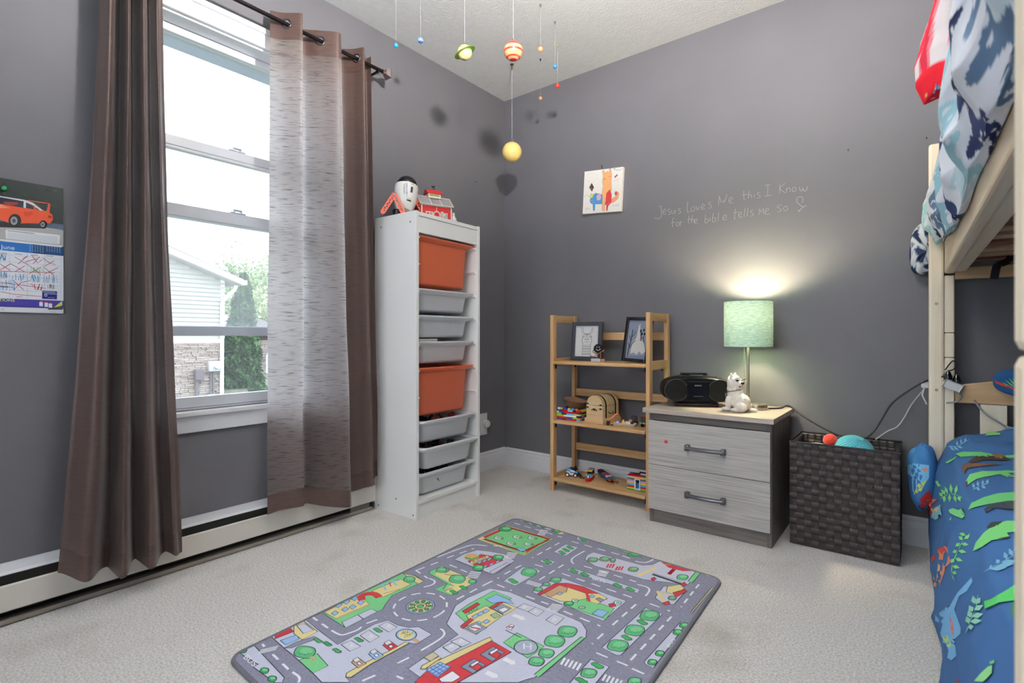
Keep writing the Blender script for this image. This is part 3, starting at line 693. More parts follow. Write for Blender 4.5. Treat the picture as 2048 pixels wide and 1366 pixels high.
def jumble(name, label, rail, out, cols, seed, n=26, zmin=-.075, zmax=-.004):
    random.seed(seed); t = thing(name, label, 'toys', TW(WT / 2, .15 - out, RAILS[rail] - .09), TRZ, local=True, kind='stuff')
    ms = [mat('toy_%d_%d_%d' % c, C3(*c), .4) for c in cols]
    for k, m in enumerate(ms):
        mb = MB()
        for _ in range(n // len(ms) + 1):
            c = Vector((random.uniform(-.13, .13), random.uniform(-.085, .075), .09 + random.uniform(zmin, zmax))); a = Vector((random.gauss(0, 1), random.gauss(0, 1), random.gauss(0, .4))).normalized(); b_ = a.orthogonal().normalized()
            s_ = random.uniform(.012, .026); mb.obox(c, a * s_, b_ * s_ * .5, a.cross(b_) * s_ * .35, .002)
            if random.random() < .5: mb.lathe([(.008, -.004), (.011, -.004), (.011, .004), (.008, .004)], 10, c + Vector((.01, 0, .008)), 'x')
        mb.build('toy_piece', m, t, angle=40)
jumble('toy_jumble', 'dark small toys heaped in the bin below the lower orange bin', 2, .02, [(22, 22, 26), (30, 30, 44), (150, 60, 48)], 5, 40)
jumble('toy_jumble', 'black and red toys heaped in the furthest pulled out bin', 1, .036, [(26, 24, 26), (140, 52, 48), (60, 60, 66)], 6, 40)
jumble('toy_jumble', 'dark reddish toys heaped in the lowest bin', 0, .006, [(24, 20, 22), (110, 34, 30)], 7, 34)
jumble('toy_jumble', 'black toys lying in the middle of the upper three frosted bins', 6, 0, [(22, 22, 24), (60, 58, 58)], 8, 34)
bk = thing('white_box', 'flat white box lying in the bin above the lower orange bin', 'box', TW(.13, .10, RAILS[5] - .03), TRZ + .1, local=True)
part('body', mat('white_card', C3(224, 222, 218), .6), bk, (-.07, .06, -.05, .09, 0, .045), bev=.002); part('lid', mat('white_card', C3(224, 222, 218), .6), bk, (-.072, .062, -.052, .092, .0452, .052), bev=.002)

# ------------------------------------------------------------------ toys on the tower
M_wp = plastic('toy_white', C3(226, 224, 220), .3); M_bk = plastic('gloss_black', C3(14, 14, 17), .15); M_or = plastic('toy_orange', C3(240, 112, 84), .4)
sp = thing('toy_planetarium', 'white and black toy planetarium projector on orange lattice legs', 'toy', TW(.060, .150, HT - .003), TRZ - .72, local=True)
tilt = Matrix.Rotation(math.radians(6), 4, 'Y') @ Matrix.Rotation(math.radians(-10), 4, 'X')
def tb(mb, off=(0, 0, 0)):
    bmesh.ops.transform(mb.bm, matrix=Matrix.Translation(off) @ tilt, verts=mb.bm.verts); return mb
OC = (0, 0, .028)
brl = tb(MB().lathe([(.0, .004), (.036, .004), (.041, .010), (.051, .036), (.0555, .066), (.057, .095), (.0575, .125), (.0565, .134), (.050, .136), (0, .136)], 36), OC).build('barrel', M_wp, sp, angle=45)
tb(MB().lathe([(.050, .1362), (.051, .140), (.047, .156), (.036, .172), (.02, .182), (0, .185)], 36), OC).build('dome', M_bk, sp, angle=60)
tb(MB().lathe([(0, -.020), (.020, -.020), (.023, -.015), (.026, .004), (.026, .0058), (0, .0058)], 24, (-.03, .012, 0)), (0, 0, .026)).build('lens_foot', plastic('navy_black', C3(22, 24, 36), .3), sp, angle=50)
def onbarrel(a, h, r=.0585):
    return tilt @ Vector((r * math.sin(a), -r * math.cos(a), h)) + Vector(OC)
def barrelpatch(nm, m, a0, a1, h0, h1, rr=.0583, parent=None):
    mb = MB(); rad = lambda h: (.051 + (h - .036) / .03 * .0045 if h < .066 else .0555 + (h - .066) / .029 * .0015 if h < .095 else .057 + min(1, (h - .095) / .03) * .0005) + rr - .0575
    mb.grid(8, 4, lambda u, v: tilt @ Vector((rad(lerp(h0, h1, v)) * math.sin(lerp(a0, a1, u)), -rad(lerp(h0, h1, v)) * math.cos(lerp(a0, a1, u)), lerp(h0, h1, v))) + Vector(OC)); return mb.build(nm, m, sp)
fa = math.radians(8)      # side that looks at the viewer
barrelpatch('speaker_slot', plastic('dark_grey', C3(48, 44, 46), .5), fa + .22, fa + .42, .082, .112)
barrelpatch('dial', M_bk, fa - .05, fa + .4, .037, .042, .0600)
barrelpatch('dial_plate', plastic('cream_plastic', C3(212, 200, 184), .4), fa - .02, fa + .36, .0435, .054, .0590)
class Pr2(Print): pass
pt = Print(Vector((0, -1, 0)), .00002)
def bt(body, a, h, size, col):
    c = tilt @ Vector((.0592 * math.sin(a), -.0592 * math.cos(a), h)) + Vector(OC); tx = tilt @ Vector((math.cos(a), math.sin(a), 0)); n_ = tilt @ Vector((math.sin(a), -math.cos(a), 0))
    pt.n = n_; pt.text(body, c, Vector((0, 0, -1)), tx, size, col, 'CENTER')
bt('DISCOVERY', fa - .18, .090, .0085, C3(40, 62, 150)); bt('PLANETARIUM', fa - .36, .088, .0062, C3(30, 30, 36))
c = onbarrel(fa + .30, .122, .0592); pt.n = Vector((0, -1, 0)); pt.text('STAR', c, (1, 0, -.1), (0, 0, 1), .006, C3(40, 40, 44), 'CENTER')
pt.build('lettering', printmat('ink', .6), brl)
def latt(p, q):
    p, q = Vector(p), Vector(q); d = (q - p).normalized(); sd = d.cross(Vector((.15, 1, 0))).normalized() * .0085; mb = MB()
    mb.bar(p + sd, q + sd, .006, .004, (0, 1, 0)); mb.bar(p - sd, q - sd, .006, .004, (0, 1, 0)); n = 9
    for k in range(n): mb.bar(p.lerp(q, k / n) + sd * (1 if k % 2 else -1), p.lerp(q, (k + 1) / n) + sd * (-1 if k % 2 else 1), .0045, .0025, (0, 1, 0))
    mb.lathe([(.013, -.004), (.013, .004)], 18, p, 'y'); mb.lathe([(.010, -.003), (.010, .003)], 12, q, 'y'); return mb
for sx in (-1, 1):
    yk = -.044 if sx < 0 else .03
    piv = (-.047 if sx < 0 else .058, yk, .098)
    for k, (dx, dy) in enumerate(((-.048, .0), (.048, -.02 if sx < 0 else .0))):
        o = latt(piv, (piv[0] + dx + sx * .006, piv[1] + dy + (.009 if k else 0), .0112)).build('lattice_leg', M_or, sp, angle=40)
    MB().lathe([(.007, yk - .006), (.007, yk - .0045)], 14, (piv[0], 0, .098), 'y').build('hinge_pin', plastic('steel_blue', C3(120, 140, 170), .3), sp)

bn = thing('toy_barn', 'red toy barn with grey roof and small cupola', 'toy', TW(.232, .122, HT - .003), TRZ - .42, local=True)
M_red = plastic('barn_red', C3(196, 36, 40), .4); M_cream = plastic('barn_cream', C3(226, 214, 200), .45); M_roof = plastic('barn_roof', C3(150, 148, 152), .55)
bw, bd, bh = .165, .10, .078
MB().prism([(-bd / 2, 0), (bd / 2, 0), (bd / 2, bh), (0, bh + .045), (-bd / 2, bh)], lambda y, z, t: (t, y, z), -bw / 2, bw / 2).build('barn_body', M_red, bn)
for s_ in (-1, 1):
    a = Vector((0, s_ * (bd / 2 + .008), bh - .004)); b_ = Vector((0, 0, bh + .05)); ce_ = (a + b_) / 2; d = b_ - a; nn = Vector((1, 0, 0)).cross(d).normalized() * (1 if s_ > 0 else -1)
    if nn.z < 0: nn = -nn
    MB().obox(ce_ + nn * .002, (bw / 2 + .008, 0, 0), d / 2, nn * .002).build('roof_panel', M_roof, bn)
    mb = MB()
    for x in (-bw / 2 - .006, -.028, .028, bw / 2 + .006): mb.obox(ce_ + Vector((x, 0, 0)) + nn * .0045, (.0016, 0, 0), d / 2, nn * .0012)
    mb.obox(a + nn * .0045, (bw / 2 + .008, 0, 0), d.normalized() * .002, nn * .0012); mb.obox(b_ + nn * .0045, (bw / 2 + .008, 0, 0), d.normalized() * .0018, nn * .0012); mb.build('roof_trim', M_cream, bn)
part('cupola', M_cream, bn, (-.034, .034, -.022, .022, bh + .044, bh + .066)); part('cupola_vent', plastic('olive', C3(150, 146, 70), .6), bn, (-.026, .026, -.0226, -.0221, bh + .053, bh + .062))
MB().prism([(-.030, bh + .0662), (.030, bh + .0662), (.012, bh + .088), (-.012, bh + .088)], lambda y, z, t: (t, y, z), -.042, .042).build('cupola_roof', M_red, bn)
mb = MB(); mb.tube([(0, 0, bh + .088), (0, 0, bh + .1)], .0015, 6); mb.ball((.002, 0, bh + .106), .006, 10, 8, (1, .5, .8)); mb.ball((-.006, 0, bh + .109), .0045, 8, 6, (.8, .5, 1.2)); mb.ball((.008, 0, bh + .112), .0032, 8, 6); mb.bar((.003, 0, bh + .098), (.014, 0, bh + .096), .002, .002)
mb.build('weathervane', M_bk, bn, smooth=True)
yf = -bd / 2
mb = MB()
for x0, x1, z0, z1 in ((-bw / 2, -bw / 2 + .006, 0, bh), (bw / 2 - .006, bw / 2, 0, bh), (-bw / 2 + .006, bw / 2 - .006, bh - .006, bh)): mb.box(x0, x1, yf - .003, yf - .0002, z0, z1)
mb.box(-.0012, .0012, yf - .002, yf - .0002, .05, bh - .006); mb.build('trim', M_cream, bn)
mb = MB(); th = [PI * k / 10 for k in range(11)]
outer = [(.019 * math.cos(t), .030 + .019 * math.sin(t)) for t in th]; inner = [(.014 * math.cos(t), .030 + .014 * math.sin(t)) for t in th]
mb.prism([(.019, 0)] + outer + [(-.019, 0), (-.014, 0)] + inner[::-1] + [(.014, 0)], lambda x, z, d: (x, d, z), yf - .004, yf - .0002); mb.build('door_arch', M_cream, bn)
for s_ in (-1, 1):
    mb = MB(); x0, x1 = (.02, .058) if s_ > 0 else (-.058, -.02)
    for b_ in ((x0, x1, 0, .005), (x0, x1, .038, .043), (x0, x0 + .005, .005, .038), (x1 - .005, x1, .005, .038), ((x0 + x1) / 2 - .0025, (x0 + x1) / 2 + .0025, .005, .038)): mb.box(b_[0], b_[1], yf - .004, yf - .0002, b_[2], b_[3])
    xi = (x0 + x1) / 2; xa, xb = (x0 + .005, xi - .002) if s_ > 0 else (xi + .002, x1 - .005)
    mb.bar((xa, yf - .002, .006), (xb, yf - .002, .037), .003, .003); mb.bar((xb, yf - .002, .006), (xa, yf - .002, .037), .003, .003); mb.build('barn_door', M_cream, bn)
part('railing', M_cream, bn, (-.013, .013, yf - .002, yf - .0003, .018, .0205))
def sheep(p, s, label):
    t = thing('animal_figurine', label, 'figurine', p, TRZ + .3, local=True); mb = MB(); m = mat('figurine_white', C3(214, 212, 208), .5, var=.2, vscale=90)
    mb.ball((0, 0, .022 * s), .013 * s, 14, 10, (1.5, .9, .95)); mb.build('body', m, t, smooth=True)
    MB().ball((-.020 * s, 0, .034 * s), .0075 * s, 12, 8, (1.2, .9, 1)).build('head', m, t, smooth=True)
    for x, y in ((-.012, -.006), (-.012, .006), (.012, -.006), (.012, .006)): MB().tube([(x * s, y * s, 0), (x * s, y * s, .016 * s)], .0032 * s, 6).build('leg', m, t)
sheep(TW(.222, .036, HT - .003), .95, 'small white toy animal standing before the barn door')
fg = thing('snowy_figurine', 'small white seated figurine at the right end of the barn', 'figurine', TW(.304, .046, HT - .003), TRZ, local=True); m = mat('figurine_white', C3(214, 212, 208), .5)
MB().lathe([(0, 0), (.019, 0), (.018, .012), (.013, .028), (.008, .036), (0, .038)], 18).build('body', m, fg, smooth=True); MB().ball((0, 0, .043), .0095, 12, 8, (.9, .9, 1.1)).build('head', m, fg, smooth=True)
for s_ in (-1, 1): MB().ball((s_ * .005, 0, .053), .003, 8, 6).build('ear', m, fg, smooth=True)
# ================================================================== PLAY RUG
RUGZ = .0085
RC = [PZ(RUGZ, 1030, 1036), PZ(RUGZ, 1443, 1158), None, PZ(RUGZ, 458, 1314)]
RC[2] = RC[1] + (RC[3] - RC[0]) * 1.0 + Vector((.0, -.0, 0))
rug = thing('play_rug', 'grey road-map play rug with printed town lying on the carpet', 'rug', ((RC[0] + RC[2]) / 2).to_2d().to_3d())
def rrect(c, r, n=6):
    out = []
    for i in range(4):
        p, a, q = c[i - 1], c[i], c[(i + 1) % 4]; u = (p - a).normalized(); w = (q - a).normalized()
        for k in range(n + 1):
            t = PI / 2 * k / n; out.append(a + u * r * (1 - math.sin(t)) + w * r * (1 - math.cos(t)))
    return out
RO = rrect(RC, .035)
RD, LT, GR, TG = C3(138, 138, 158), C3(200, 202, 220), C3(124, 200, 138), C3(96, 176, 124)
YE, RE, WH, BL, BR, OU = C3(222, 208, 150), C3(192, 66, 72), C3(232, 233, 240), C3(150, 188, 230), C3(196, 160, 130), C3(52, 54, 66)
GD, RDD = C3(70, 160, 92), C3(140, 30, 40)
mb = MB(); n = len(RO); cen = sum(RO, Vector()) / n
A = [mb.bm.verts.new((p.x, p.y, .001)) for p in RO]; B = [mb.bm.verts.new(p) for p in RO]
for i in range(n): mb.bm.faces.new((A[i], A[(i + 1) % n], B[(i + 1) % n], B[i]))
mb.bm.faces.new(A[::-1]); mb.bm.faces.new(B)
mb.build('mat', mat('rug_pile', RD, .95, spec=.1, var=.12, vscale=120, bump=.6, bscale=260), rug)
MB().tube([p - Vector((0, 0, .0035)) for p in RO], .0062, 8, closed=True).build('binding', mat('rug_binding', C3(104, 104, 112), .9, bump=.5, bscale=200), rug, smooth=True)
rp = Print((0, 0, 1), .000012)
fz = lambda x, y: PZ(RUGZ + .0003, x, y)
VA = crop(440, 1020, 3.657, fz); VB = crop(900, 1020, 3.657, fz)
def pg(V, s, col, ol=True, w=.0024):
    pts = V(*[tuple(map(float, q.split(','))) for q in s.split()]); rp.poly(pts, col)
    if ol: rp.line(pts, w, OU, True)
    return pts
def ln(V, s, col=WH, w=.009, closed=False): rp.line(V(*[tuple(map(float, q.split(','))) for q in s.split()]), w, col, closed)
def ds(V, s, w=.0062, dl=.034, gap=.026, col=WH):
    pts = V(*[tuple(map(float, q.split(','))) for q in s.split()]); rp.dash(smooth_path(pts, 6) if len(pts) > 2 else pts, w, dl, gap, col)
def tree_(V, x, y, rx, ry, col=TG):
    N = 22; pts = [(x + rx * (1 + .06 * math.sin(k * 5.1)) * math.cos(2 * PI * k / N), y + ry * (1 + .06 * math.sin(k * 5.1)) * math.sin(2 * PI * k / N)) for k in range(N)]
    w = V(*pts); rp.poly(w, col); rp.line(w, .0026, OU, True)
    rp.poly(V(*[(x + rx * (.15 + .6 * math.cos(2 * PI * k / 12)), y - ry * (.2 + .0) + ry * .5 * math.sin(2 * PI * k / 12)) for k in range(12)]), C3(126, 200, 148))
    for a in (.5, 1.4, 2.4): ln(V, '%f,%f %f,%f %f,%f' % (x + rx * .5 * math.cos(a) - rx * .2, y + ry * .3 * math.sin(a), x + rx * .5 * math.cos(a), y + ry * .3 * math.sin(a) + ry * .22, x + rx * .5 * math.cos(a) + rx * .2, y + ry * .3 * math.sin(a)), C3(60, 130, 90), .002)
def bush(V, x, y, s=1.0, dx=30, dy=14):
    N = 14; pts = [(x + s * (dx * (1 + .15 * math.cos(k * 4.4)) * math.cos(2 * PI * k / N)), y + s * (dy * (1 + .15 * math.cos(k * 4.4)) * math.sin(2 * PI * k / N) + .35 * dx * math.cos(2 * PI * k / N))) for k in range(N)]
    w = V(*pts); rp.poly(w, GD); rp.line(w, .0022, OU, True)
def zebra(V, a, b, w, n=5):
    """crossing: stripes from a to b, each along vector w (crop px)"""
    for k in range(n):
        t0 = (k + .12) / n; t1 = (k + .68) / n; p = (lerp(a[0], b[0], t0), lerp(a[1], b[1], t0)); q = (lerp(a[0], b[0], t1), lerp(a[1], b[1], t1))
        rp.poly(V(p, q, (q[0] + w[0], q[1] + w[1]), (p[0] + w[0], p[1] + w[1])), WH)
def word(V, body, p, q, up, col, frac=.9):
    """lettering running from p to q (crop px), up = crop offset of the letter height"""
    a, b_, c = V(p, q, (p[0] + up[0], p[1] + up[1])); d = b_ - a; h = (c - a).length; cu = len(body) * .68
    rp.text(body, a, d / (h / .7 * cu), (c - a).normalized(), h, col)
# ---- lower left: bus stop, petrol station
rp.k = 0
pg(VA, '205,985 240,985 470,1225 455,1262 400,1262 245,1150 282,1130 128,1035', LT); word(VA, 'BUS', (165, 1080), (258, 1160), (38, -28), WH)
for x, y in ((165, 1025), (325, 1175), (382, 1235)): tree_(VA, x, y, 32, 22, GD)
pg(VA, '365,922 620,800 735,890 860,985 1130,835 1230,806 1300,842 1380,860 1455,855 1550,910 1440,980 1380,970 920,1225 950,1262 745,1262 680,1195 530,1060 470,1012', LT)
pg(VA, '520,840 600,808 715,890 600,950 540,905', YE); pg(VA, '380,905 510,862 540,890 400,945', RE); pg(VA, '560,845 620,830 685,880 610,905', LT)
pg(VA, '440,955 560,915 580,945 480,988', BL); pg(VA, '470,1010 560,965 690,925 720,940 520,1010', RD)
pg(VA, '575,1100 710,1050 790,1140 680,1195', GR); tree_(VA, 620, 1040, 80, 46); ln(VA, '665,1075 695,1100', BR, .01)
for x, y in ((715, 955), (785, 980), (855, 1030), (1015, 950), (1155, 880)): bush(VA, x, y)
for q in ('885,985 960,955 1030,1000 950,1035', '1025,920 1090,880 1165,930 1095,970', '1160,850 1225,818 1295,858 1235,895'):
    pg(VA, q, C3(205, 207, 220)); 
for p in ((945, 1005), (1085, 935), (1215, 862)): word(VA, 'P', p, (p[0] + 36, p[1] + 18), (14, -28), WH)
pg(VA, '920,1225 925,1195 1060,1120 1300,1000 1350,968 1385,975 1100,1130 960,1225', YE)
for (x, y), c in (((1010, 1120), BR), ((1135, 1060), BL), ((1240, 995), RE)):
    pg(VA, ' '.join('%d,%d' % (x + a, y + b) for a, b in ((-50, -5), (5, -35), (60, 5), (0, 38))), c); pg(VA, ' '.join('%d,%d' % (x + a, y + b) for a, b in ((-40, -20), (-5, -42), (20, -22), (-20, -2))), C3(222, 222, 226))
    pg(VA, ' '.join('%d,%d' % (x + a, y + b) for a, b in ((-10, 5), (10, -8), (28, 5), (8, 18))), WH)
rp.poly(VA(*[(1362 + 75 * math.cos(k * PI / 12), 915 + 42 * math.sin(k * PI / 12)) for k in range(24)]), BL); rp.poly(VA(*[(1362 + 60 * math.cos(k * PI / 12), 915 + 33 * math.sin(k * PI / 12)) for k in range(24)]), YE)
ln(VA, ' '.join('%f,%f' % (1362 + 75 * math.cos(k * PI / 12), 915 + 42 * math.sin(k * PI / 12)) for k in range(25)), OU, .003)
ln(VA, '1415,945 1450,968', BR, .012); word(VA, 'ALL', (1322, 915), (1395, 895), (8, -24), C3(60, 60, 60)); word(VA, 'DAY', (1345, 938), (1412, 915), (8, -24), C3(60, 60, 60))
# ---- school and playground
rp.k = 0
pg(VA, '735,745 1330,465 1430,480 1490,520 1440,545 1260,625 1210,690 1190,725 1150,742 1105,722 890,820 915,860', GR)
pg(VA, '890,820 1105,722 1150,745 920,862', LT); ln(VA, '1010,768 1050,800', OU, .003); pg(VA, '1340,465 1420,480 1490,520 1450,540 1370,490', YE)
pg(VA, '1110,592 1320,505 1395,545 1190,640', YE); ln(VA, '1185,545 1215,585', BL, .006); ln(VA, '1255,515 1290,550', BL, .006); ln(VA, '1185,545 1310,515', BL, .006); ln(VA, '1195,612 1330,575', BR, .005); ln(VA, '1240,530 1250,560', RE, .004)
pg(VA, '750,735 810,715 840,722 770,752', RE); pg(VA, '760,748 1010,630 1095,690 850,795', YE)
for x, y in ((840, 758), (915, 730), (970, 712), (1030, 680), (865, 700), (925, 675), (985, 650)): pg(VA, ' '.join('%d,%d' % (x + a, y + b) for a, b in ((-26, 0), (2, -22), (26, -6), (0, 16))), BL)
ln(VA, '850,795 1095,690', BR, .007); rp.line(smooth_path(VA((1040, 660), (1035, 632), (1075, 614), (1130, 615), (1165, 640)), 6), .024, RE); tree_(VA, 1385, 508, 42, 24); tree_(VA, 1620, 440, 40, 20)
# ---- park and roundabout
rp.k = 0
pg(VA, '1530,450 1620,410 1880,520 1690,625 1565,580 1665,540 1530,465', GR); pg(VA, '1620,412 1875,520 1695,612 1640,590 1700,540 1570,475', YE, False)
tree_(VA, 1735, 505, 60, 32); tree_(VA, 1635, 440, 42, 18); tree_(VA, 1845, 525, 28, 16)
for x, y in ((1710, 600), (1780, 568)): bush(VA, x, y, .9)
ln(VA, '1640,470 1720,480', OU, .003); ln(VA, '1630,580 1660,540 1710,555', OU, .003); ln(VA, '1640,592 1700,570', OU, .003)
cc, ca, cb = VA((1466, 704), (1662, 704), (1466, 612)); R1 = ((ca - cc).length + (cb - cc).length) / 2
rp.dash([cc + Vector((math.cos(a), math.sin(a), 0)) * R1 for a in [2 * PI * k / 60 for k in range(61)]], .0062, .03, .02, WH)
def disc(c, r, col, ol=True):
    p = [c + Vector((math.cos(2 * PI * k / 32), math.sin(2 * PI * k / 32), 0)) * r for k in range(32)]; rp.poly(p, col)
    if ol: rp.line(p, .0024, OU, True)
rr_ = R1 * .54; disc(cc, rr_, BL); disc(cc, rr_ * .86, YE)
for k in range(9):
    a = 2 * PI * k / 9; disc(cc + Vector((math.cos(a), math.sin(a), 0)) * rr_ * .64, rr_ * .15, GD)
disc(cc, rr_ * .24, TG); rp.line([cc + Vector((math.cos(a), math.sin(a), 0)) * rr_ * .42 for a in [2 * PI * k / 30 for k in range(31)]], .003, OU)
# ---- sheep field, burger stand
rp.k = 0
pg(VB, '410,110 760,212 545,335 195,212', YE); pg(VB, '425,122 755,215 548,328 240,215', GR)
for s in ('250,200 370,150', '252,212 540,305', '548,300 725,215', '400,118 720,212'): ln(VB, s, RDD, .012)
for k in range(14): ln(VB, '%d,%d %d,%d' % (556 + k * 12, 312 - k * 7.4, 574 + k * 12, 300 - k * 7.4), RE, .008)
for k in range(9): ln(VB, '%d,%d %d,%d' % (262 + k * 14, 205 - k * 6.5, 250 + k * 14, 190 - k * 6.5), RE, .008)
for x, y in ((352, 205), (488, 197), (598, 205), (442, 245), (572, 250)): tree_(VB, x, y, 28, 12, WH); tree_(VB, x + 30, y + 4, 9, 6, BR)
tree_(VB, 405, 140, 48, 20, GD); ln(VB, '445,155 475,162', BR, .008); pg(VB, '480,282 510,280 550,285 555,298 520,305', BL)
pg(VB, '735,150 825,165 840,178 800,180', YE); tree_(VB, 785, 155, 32, 13, GD)
pg(VB, '30,365 100,325 200,295 290,305 400,325 475,375 330,470 290,465', LT); pg(VB, '290,455 420,385 440,395 312,472', C3(200, 202, 216))
pg(VB, '130,378 225,325 335,345 390,370 265,425 185,410', RE); pg(VB, '145,380 270,335 290,350 160,402', YE); word(VB, 'BURGER', (168, 394), (280, 352), (-8, -20), C3(60, 70, 110)); 
for x, y in ((215, 385), (250, 375), (285, 362), (255, 415), (300, 400), (345, 382)): pg(VB, ' '.join('%d,%d' % (x + a, y + b) for a, b in ((-16, 2), (8, -12), (20, -4), (-2, 12))), BL)
rp.poly(VB(*[(160 + 54 * math.cos(k * PI / 10), 345 + 24 * math.sin(k * PI / 10)) for k in range(20)]), C3(210, 176, 120)); ln(VB, '108,350 160,362 215,345', GD, .01); ln(VB, '112,358 160,370 210,352', C3(190, 140, 90), .007)
tree_(VB, 352, 350, 40, 20, GD); tree_(VB, 208, 425, 40, 22, GD)
zebra(VB, (425, 310), (395, 355), (70, 8), 4); zebra(VB, (150, 450), (118, 498), (80, 10), 4); zebra(VB, (665, 145), (635, 185), (55, 8), 4)
# ---- small islands
rp.k = 0
pg(VB, '845,250 940,275 850,335 755,305', LT)
for x, y in ((878, 275), (848, 293), (820, 312)): bush(VB, x, y, .8)
pg(VB, '690,355 770,378 740,402 655,375', LT); bush(VB, 712, 377)
pg(VB, '530,418 630,425 665,450 480,555 390,520', LT); tree_(VB, 578, 455, 58, 32); bush(VB, 462, 520, 1.1)
pg(VB, '935,195 1025,210 1010,235 925,215', LT); bush(VB, 975, 215, .9)
pg(VB, '1105,255 1120,250 1430,325 1415,350 1290,310', GR); tree_(VB, 1365, 325, 70, 18, GD); ln(VB, '1170,262 1195,275', BR, .008); pg(VB, '1235,288 1260,284 1280,295 1255,298', BL)
pg(VB, '530,65 760,135 730,150 515,80', LT); [bush(VB, x, y, .8) for x, y in ((555, 83), (615, 100), (678, 120))]
# ---- construction site
rp.k = 0
pg(VB, '985,360 1000,330 1050,308 1410,405 1480,400 1530,375 1550,365 1860,430 1740,545 1420,510 1290,470 1060,410', LT)
pg(VB, '1555,370 1600,372 1640,400 1780,435 1700,445 1600,420', RE); ln(VB, '1600,470 1640,432', RDD, .014); ln(VB, '1560,400 1640,380 1770,440', YE, .006)
ln(VB, '1375,480 1500,425', YE, .016); ln(VB, '1480,470 1705,545', OU, .012); ln(VB, '1485,462 1705,530', C3(150, 150, 160), .005); tree_(VB, 1700, 492, 42, 22, TG); pg(VB, '1740,520 1810,440 1840,455 1770,535', GR)
pg(VB, '1470,500 1495,490 1510,505 1480,522', RE); pg(VB, '1690,545 1715,525 1735,545 1710,560', RE)
pg(VB, '1500,640 1560,560 1700,560 1730,590 1640,690 1560,690', LT); pg(VB, '1590,560 1680,545 1715,575 1640,620 1580,600', YE); pg(VB, '1630,605 1720,580 1735,595 1650,640', RE); ln(VB, '1580,605 1520,595 1560,665 1590,690', YE, .014); pg(VB, '1555,680 1600,665 1612,690 1570,695', RE); tree_(VB, 1625, 645, 30, 16, C3(130, 150, 120))
for x, y in ((1045, 365), (1130, 360), (1190, 368), (1340, 435)): tree_(VB, x, y, 38 if x != 1190 else 20, 18, C3(126, 150, 116))
for x, y in ((1170, 410), (1235, 428)):
    for k in range(3): ln(VB, '%d,%d %d,%d' % (x - 25 + k * 20, y + 14, x - 8 + k * 20, y - 14), RE, .006)
# ---- bus island, cottage
rp.k = 0
pg(VB, '870,425 900,425 1385,580 1370,608 855,440', LT); word(VB, 'BUS', (1040, 510), (1160, 540), (-4, -22), WH)
for x, y in ((905, 445), (985, 472), (1225, 552), (1318, 580)): bush(VB, x, y)
pg(VB, '600,600 770,500 830,500 1290,665 1125,810 1010,770', LT); pg(VB, '650,610 770,540 860,540 1090,610 1150,650 1000,700 840,670 805,665', YE); pg(VB, '640,612 770,535 860,535 975,560 1090,610 1000,612 860,565 780,560 660,625', RE)
pg(VB, '830,680 1000,650 1200,720 1140,800 900,720', GR); pg(VB, '1040,760 1085,725 1160,745 1115,785', BL); pg(VB, '690,610 800,550 860,570 850,600 790,610 730,640', BR); pg(VB, '1000,610 1090,612 1150,645 1080,690 1000,665', YE)
pg(VB, '780,612 805,598 825,612 800,625', BL); pg(VB, '1015,632 1040,618 1060,632 1035,645', BL); pg(VB, '1065,650 1090,640 1130,660 1100,675', C3(150, 140, 160)); ln(VB, '1000,612 1020,668', RE, .009)
tree_(VB, 775, 512, 40, 20); tree_(VB, 705, 545, 28, 14); tree_(VB, 645, 582, 32, 16); tree_(VB, 868, 685, 36, 16, GD); tree_(VB, 1225, 680, 28, 15, WH); pg(VB, '1160,690 1200,680 1215,705 1170,712', RE)
tree_(VB, 915, 665, 24, 12, WH); tree_(VB, 965, 715, 24, 10, C3(190, 200, 200)); zebra(VB, (750, 685), (700, 735), (85, 14), 5); zebra(VB, (575, 515), (550, 540), (100, 30), 4)
# ---- police station, helipad
rp.k = 0
pg(VB, '40,700 130,640 290,572 440,600 960,820 1000,880 995,930 620,1225 560,1240 500,1262 -170,1262 -307,1160 60,910 0,860 -25,830', LT)
pg(VB, '40,755 150,680 320,590 450,645 300,760 110,820', GR); pg(VB, '90,740 200,675 220,690 110,760', RE); pg(VB, '120,770 265,700 390,770 190,912 80,860 145,820', YE); pg(VB, '75,850 150,790 175,800 95,870', RE)
word(VB, 'POLICE', (140, 768), (222, 716), (-12, -24), C3(70, 70, 60))
for x, y in ((185, 778), (222, 760), (262, 740), (205, 830), (265, 818)): pg(VB, ' '.join('%d,%d' % (x + a, y + b) for a, b in ((-26, 2), (6, -18), (28, -4), (-4, 16))), BL)
pg(VB, '295,770 335,750 370,775 330,795', C3(150, 190, 150)); pg(VB, '100,860 190,820 270,862 190,908', C3(150, 160, 180)); pg(VB, '130,862 190,835 235,860 180,888', WH); ln(VB, '150,858 215,868', RE, .006)
pg(VB, '285,715 380,672 490,715 400,770', YE); pg(VB, '285,715 375,665 400,672 300,728', RE); pg(VB, '310,722 385,690 450,720 385,760', C3(150, 160, 180)); pg(VB, '350,730 400,712 430,728 385,750', WH)
pg(VB, '262,655 340,618 440,660 470,690 380,672 310,682', BL); pg(VB, '-160,870 90,905 0,960', RD, False) if False else None
for q in ('490,715 540,685 625,712 570,745', '570,745 625,712 690,740 640,780', '700,805 760,762 835,790 775,845'): pg(VB, q, C3(205, 207, 220))
for p in ((520, 722), (605, 755), (740, 812)): word(VB, 'P', p, (p[0] + 38, p[1] + 14), (16, -26), WH)
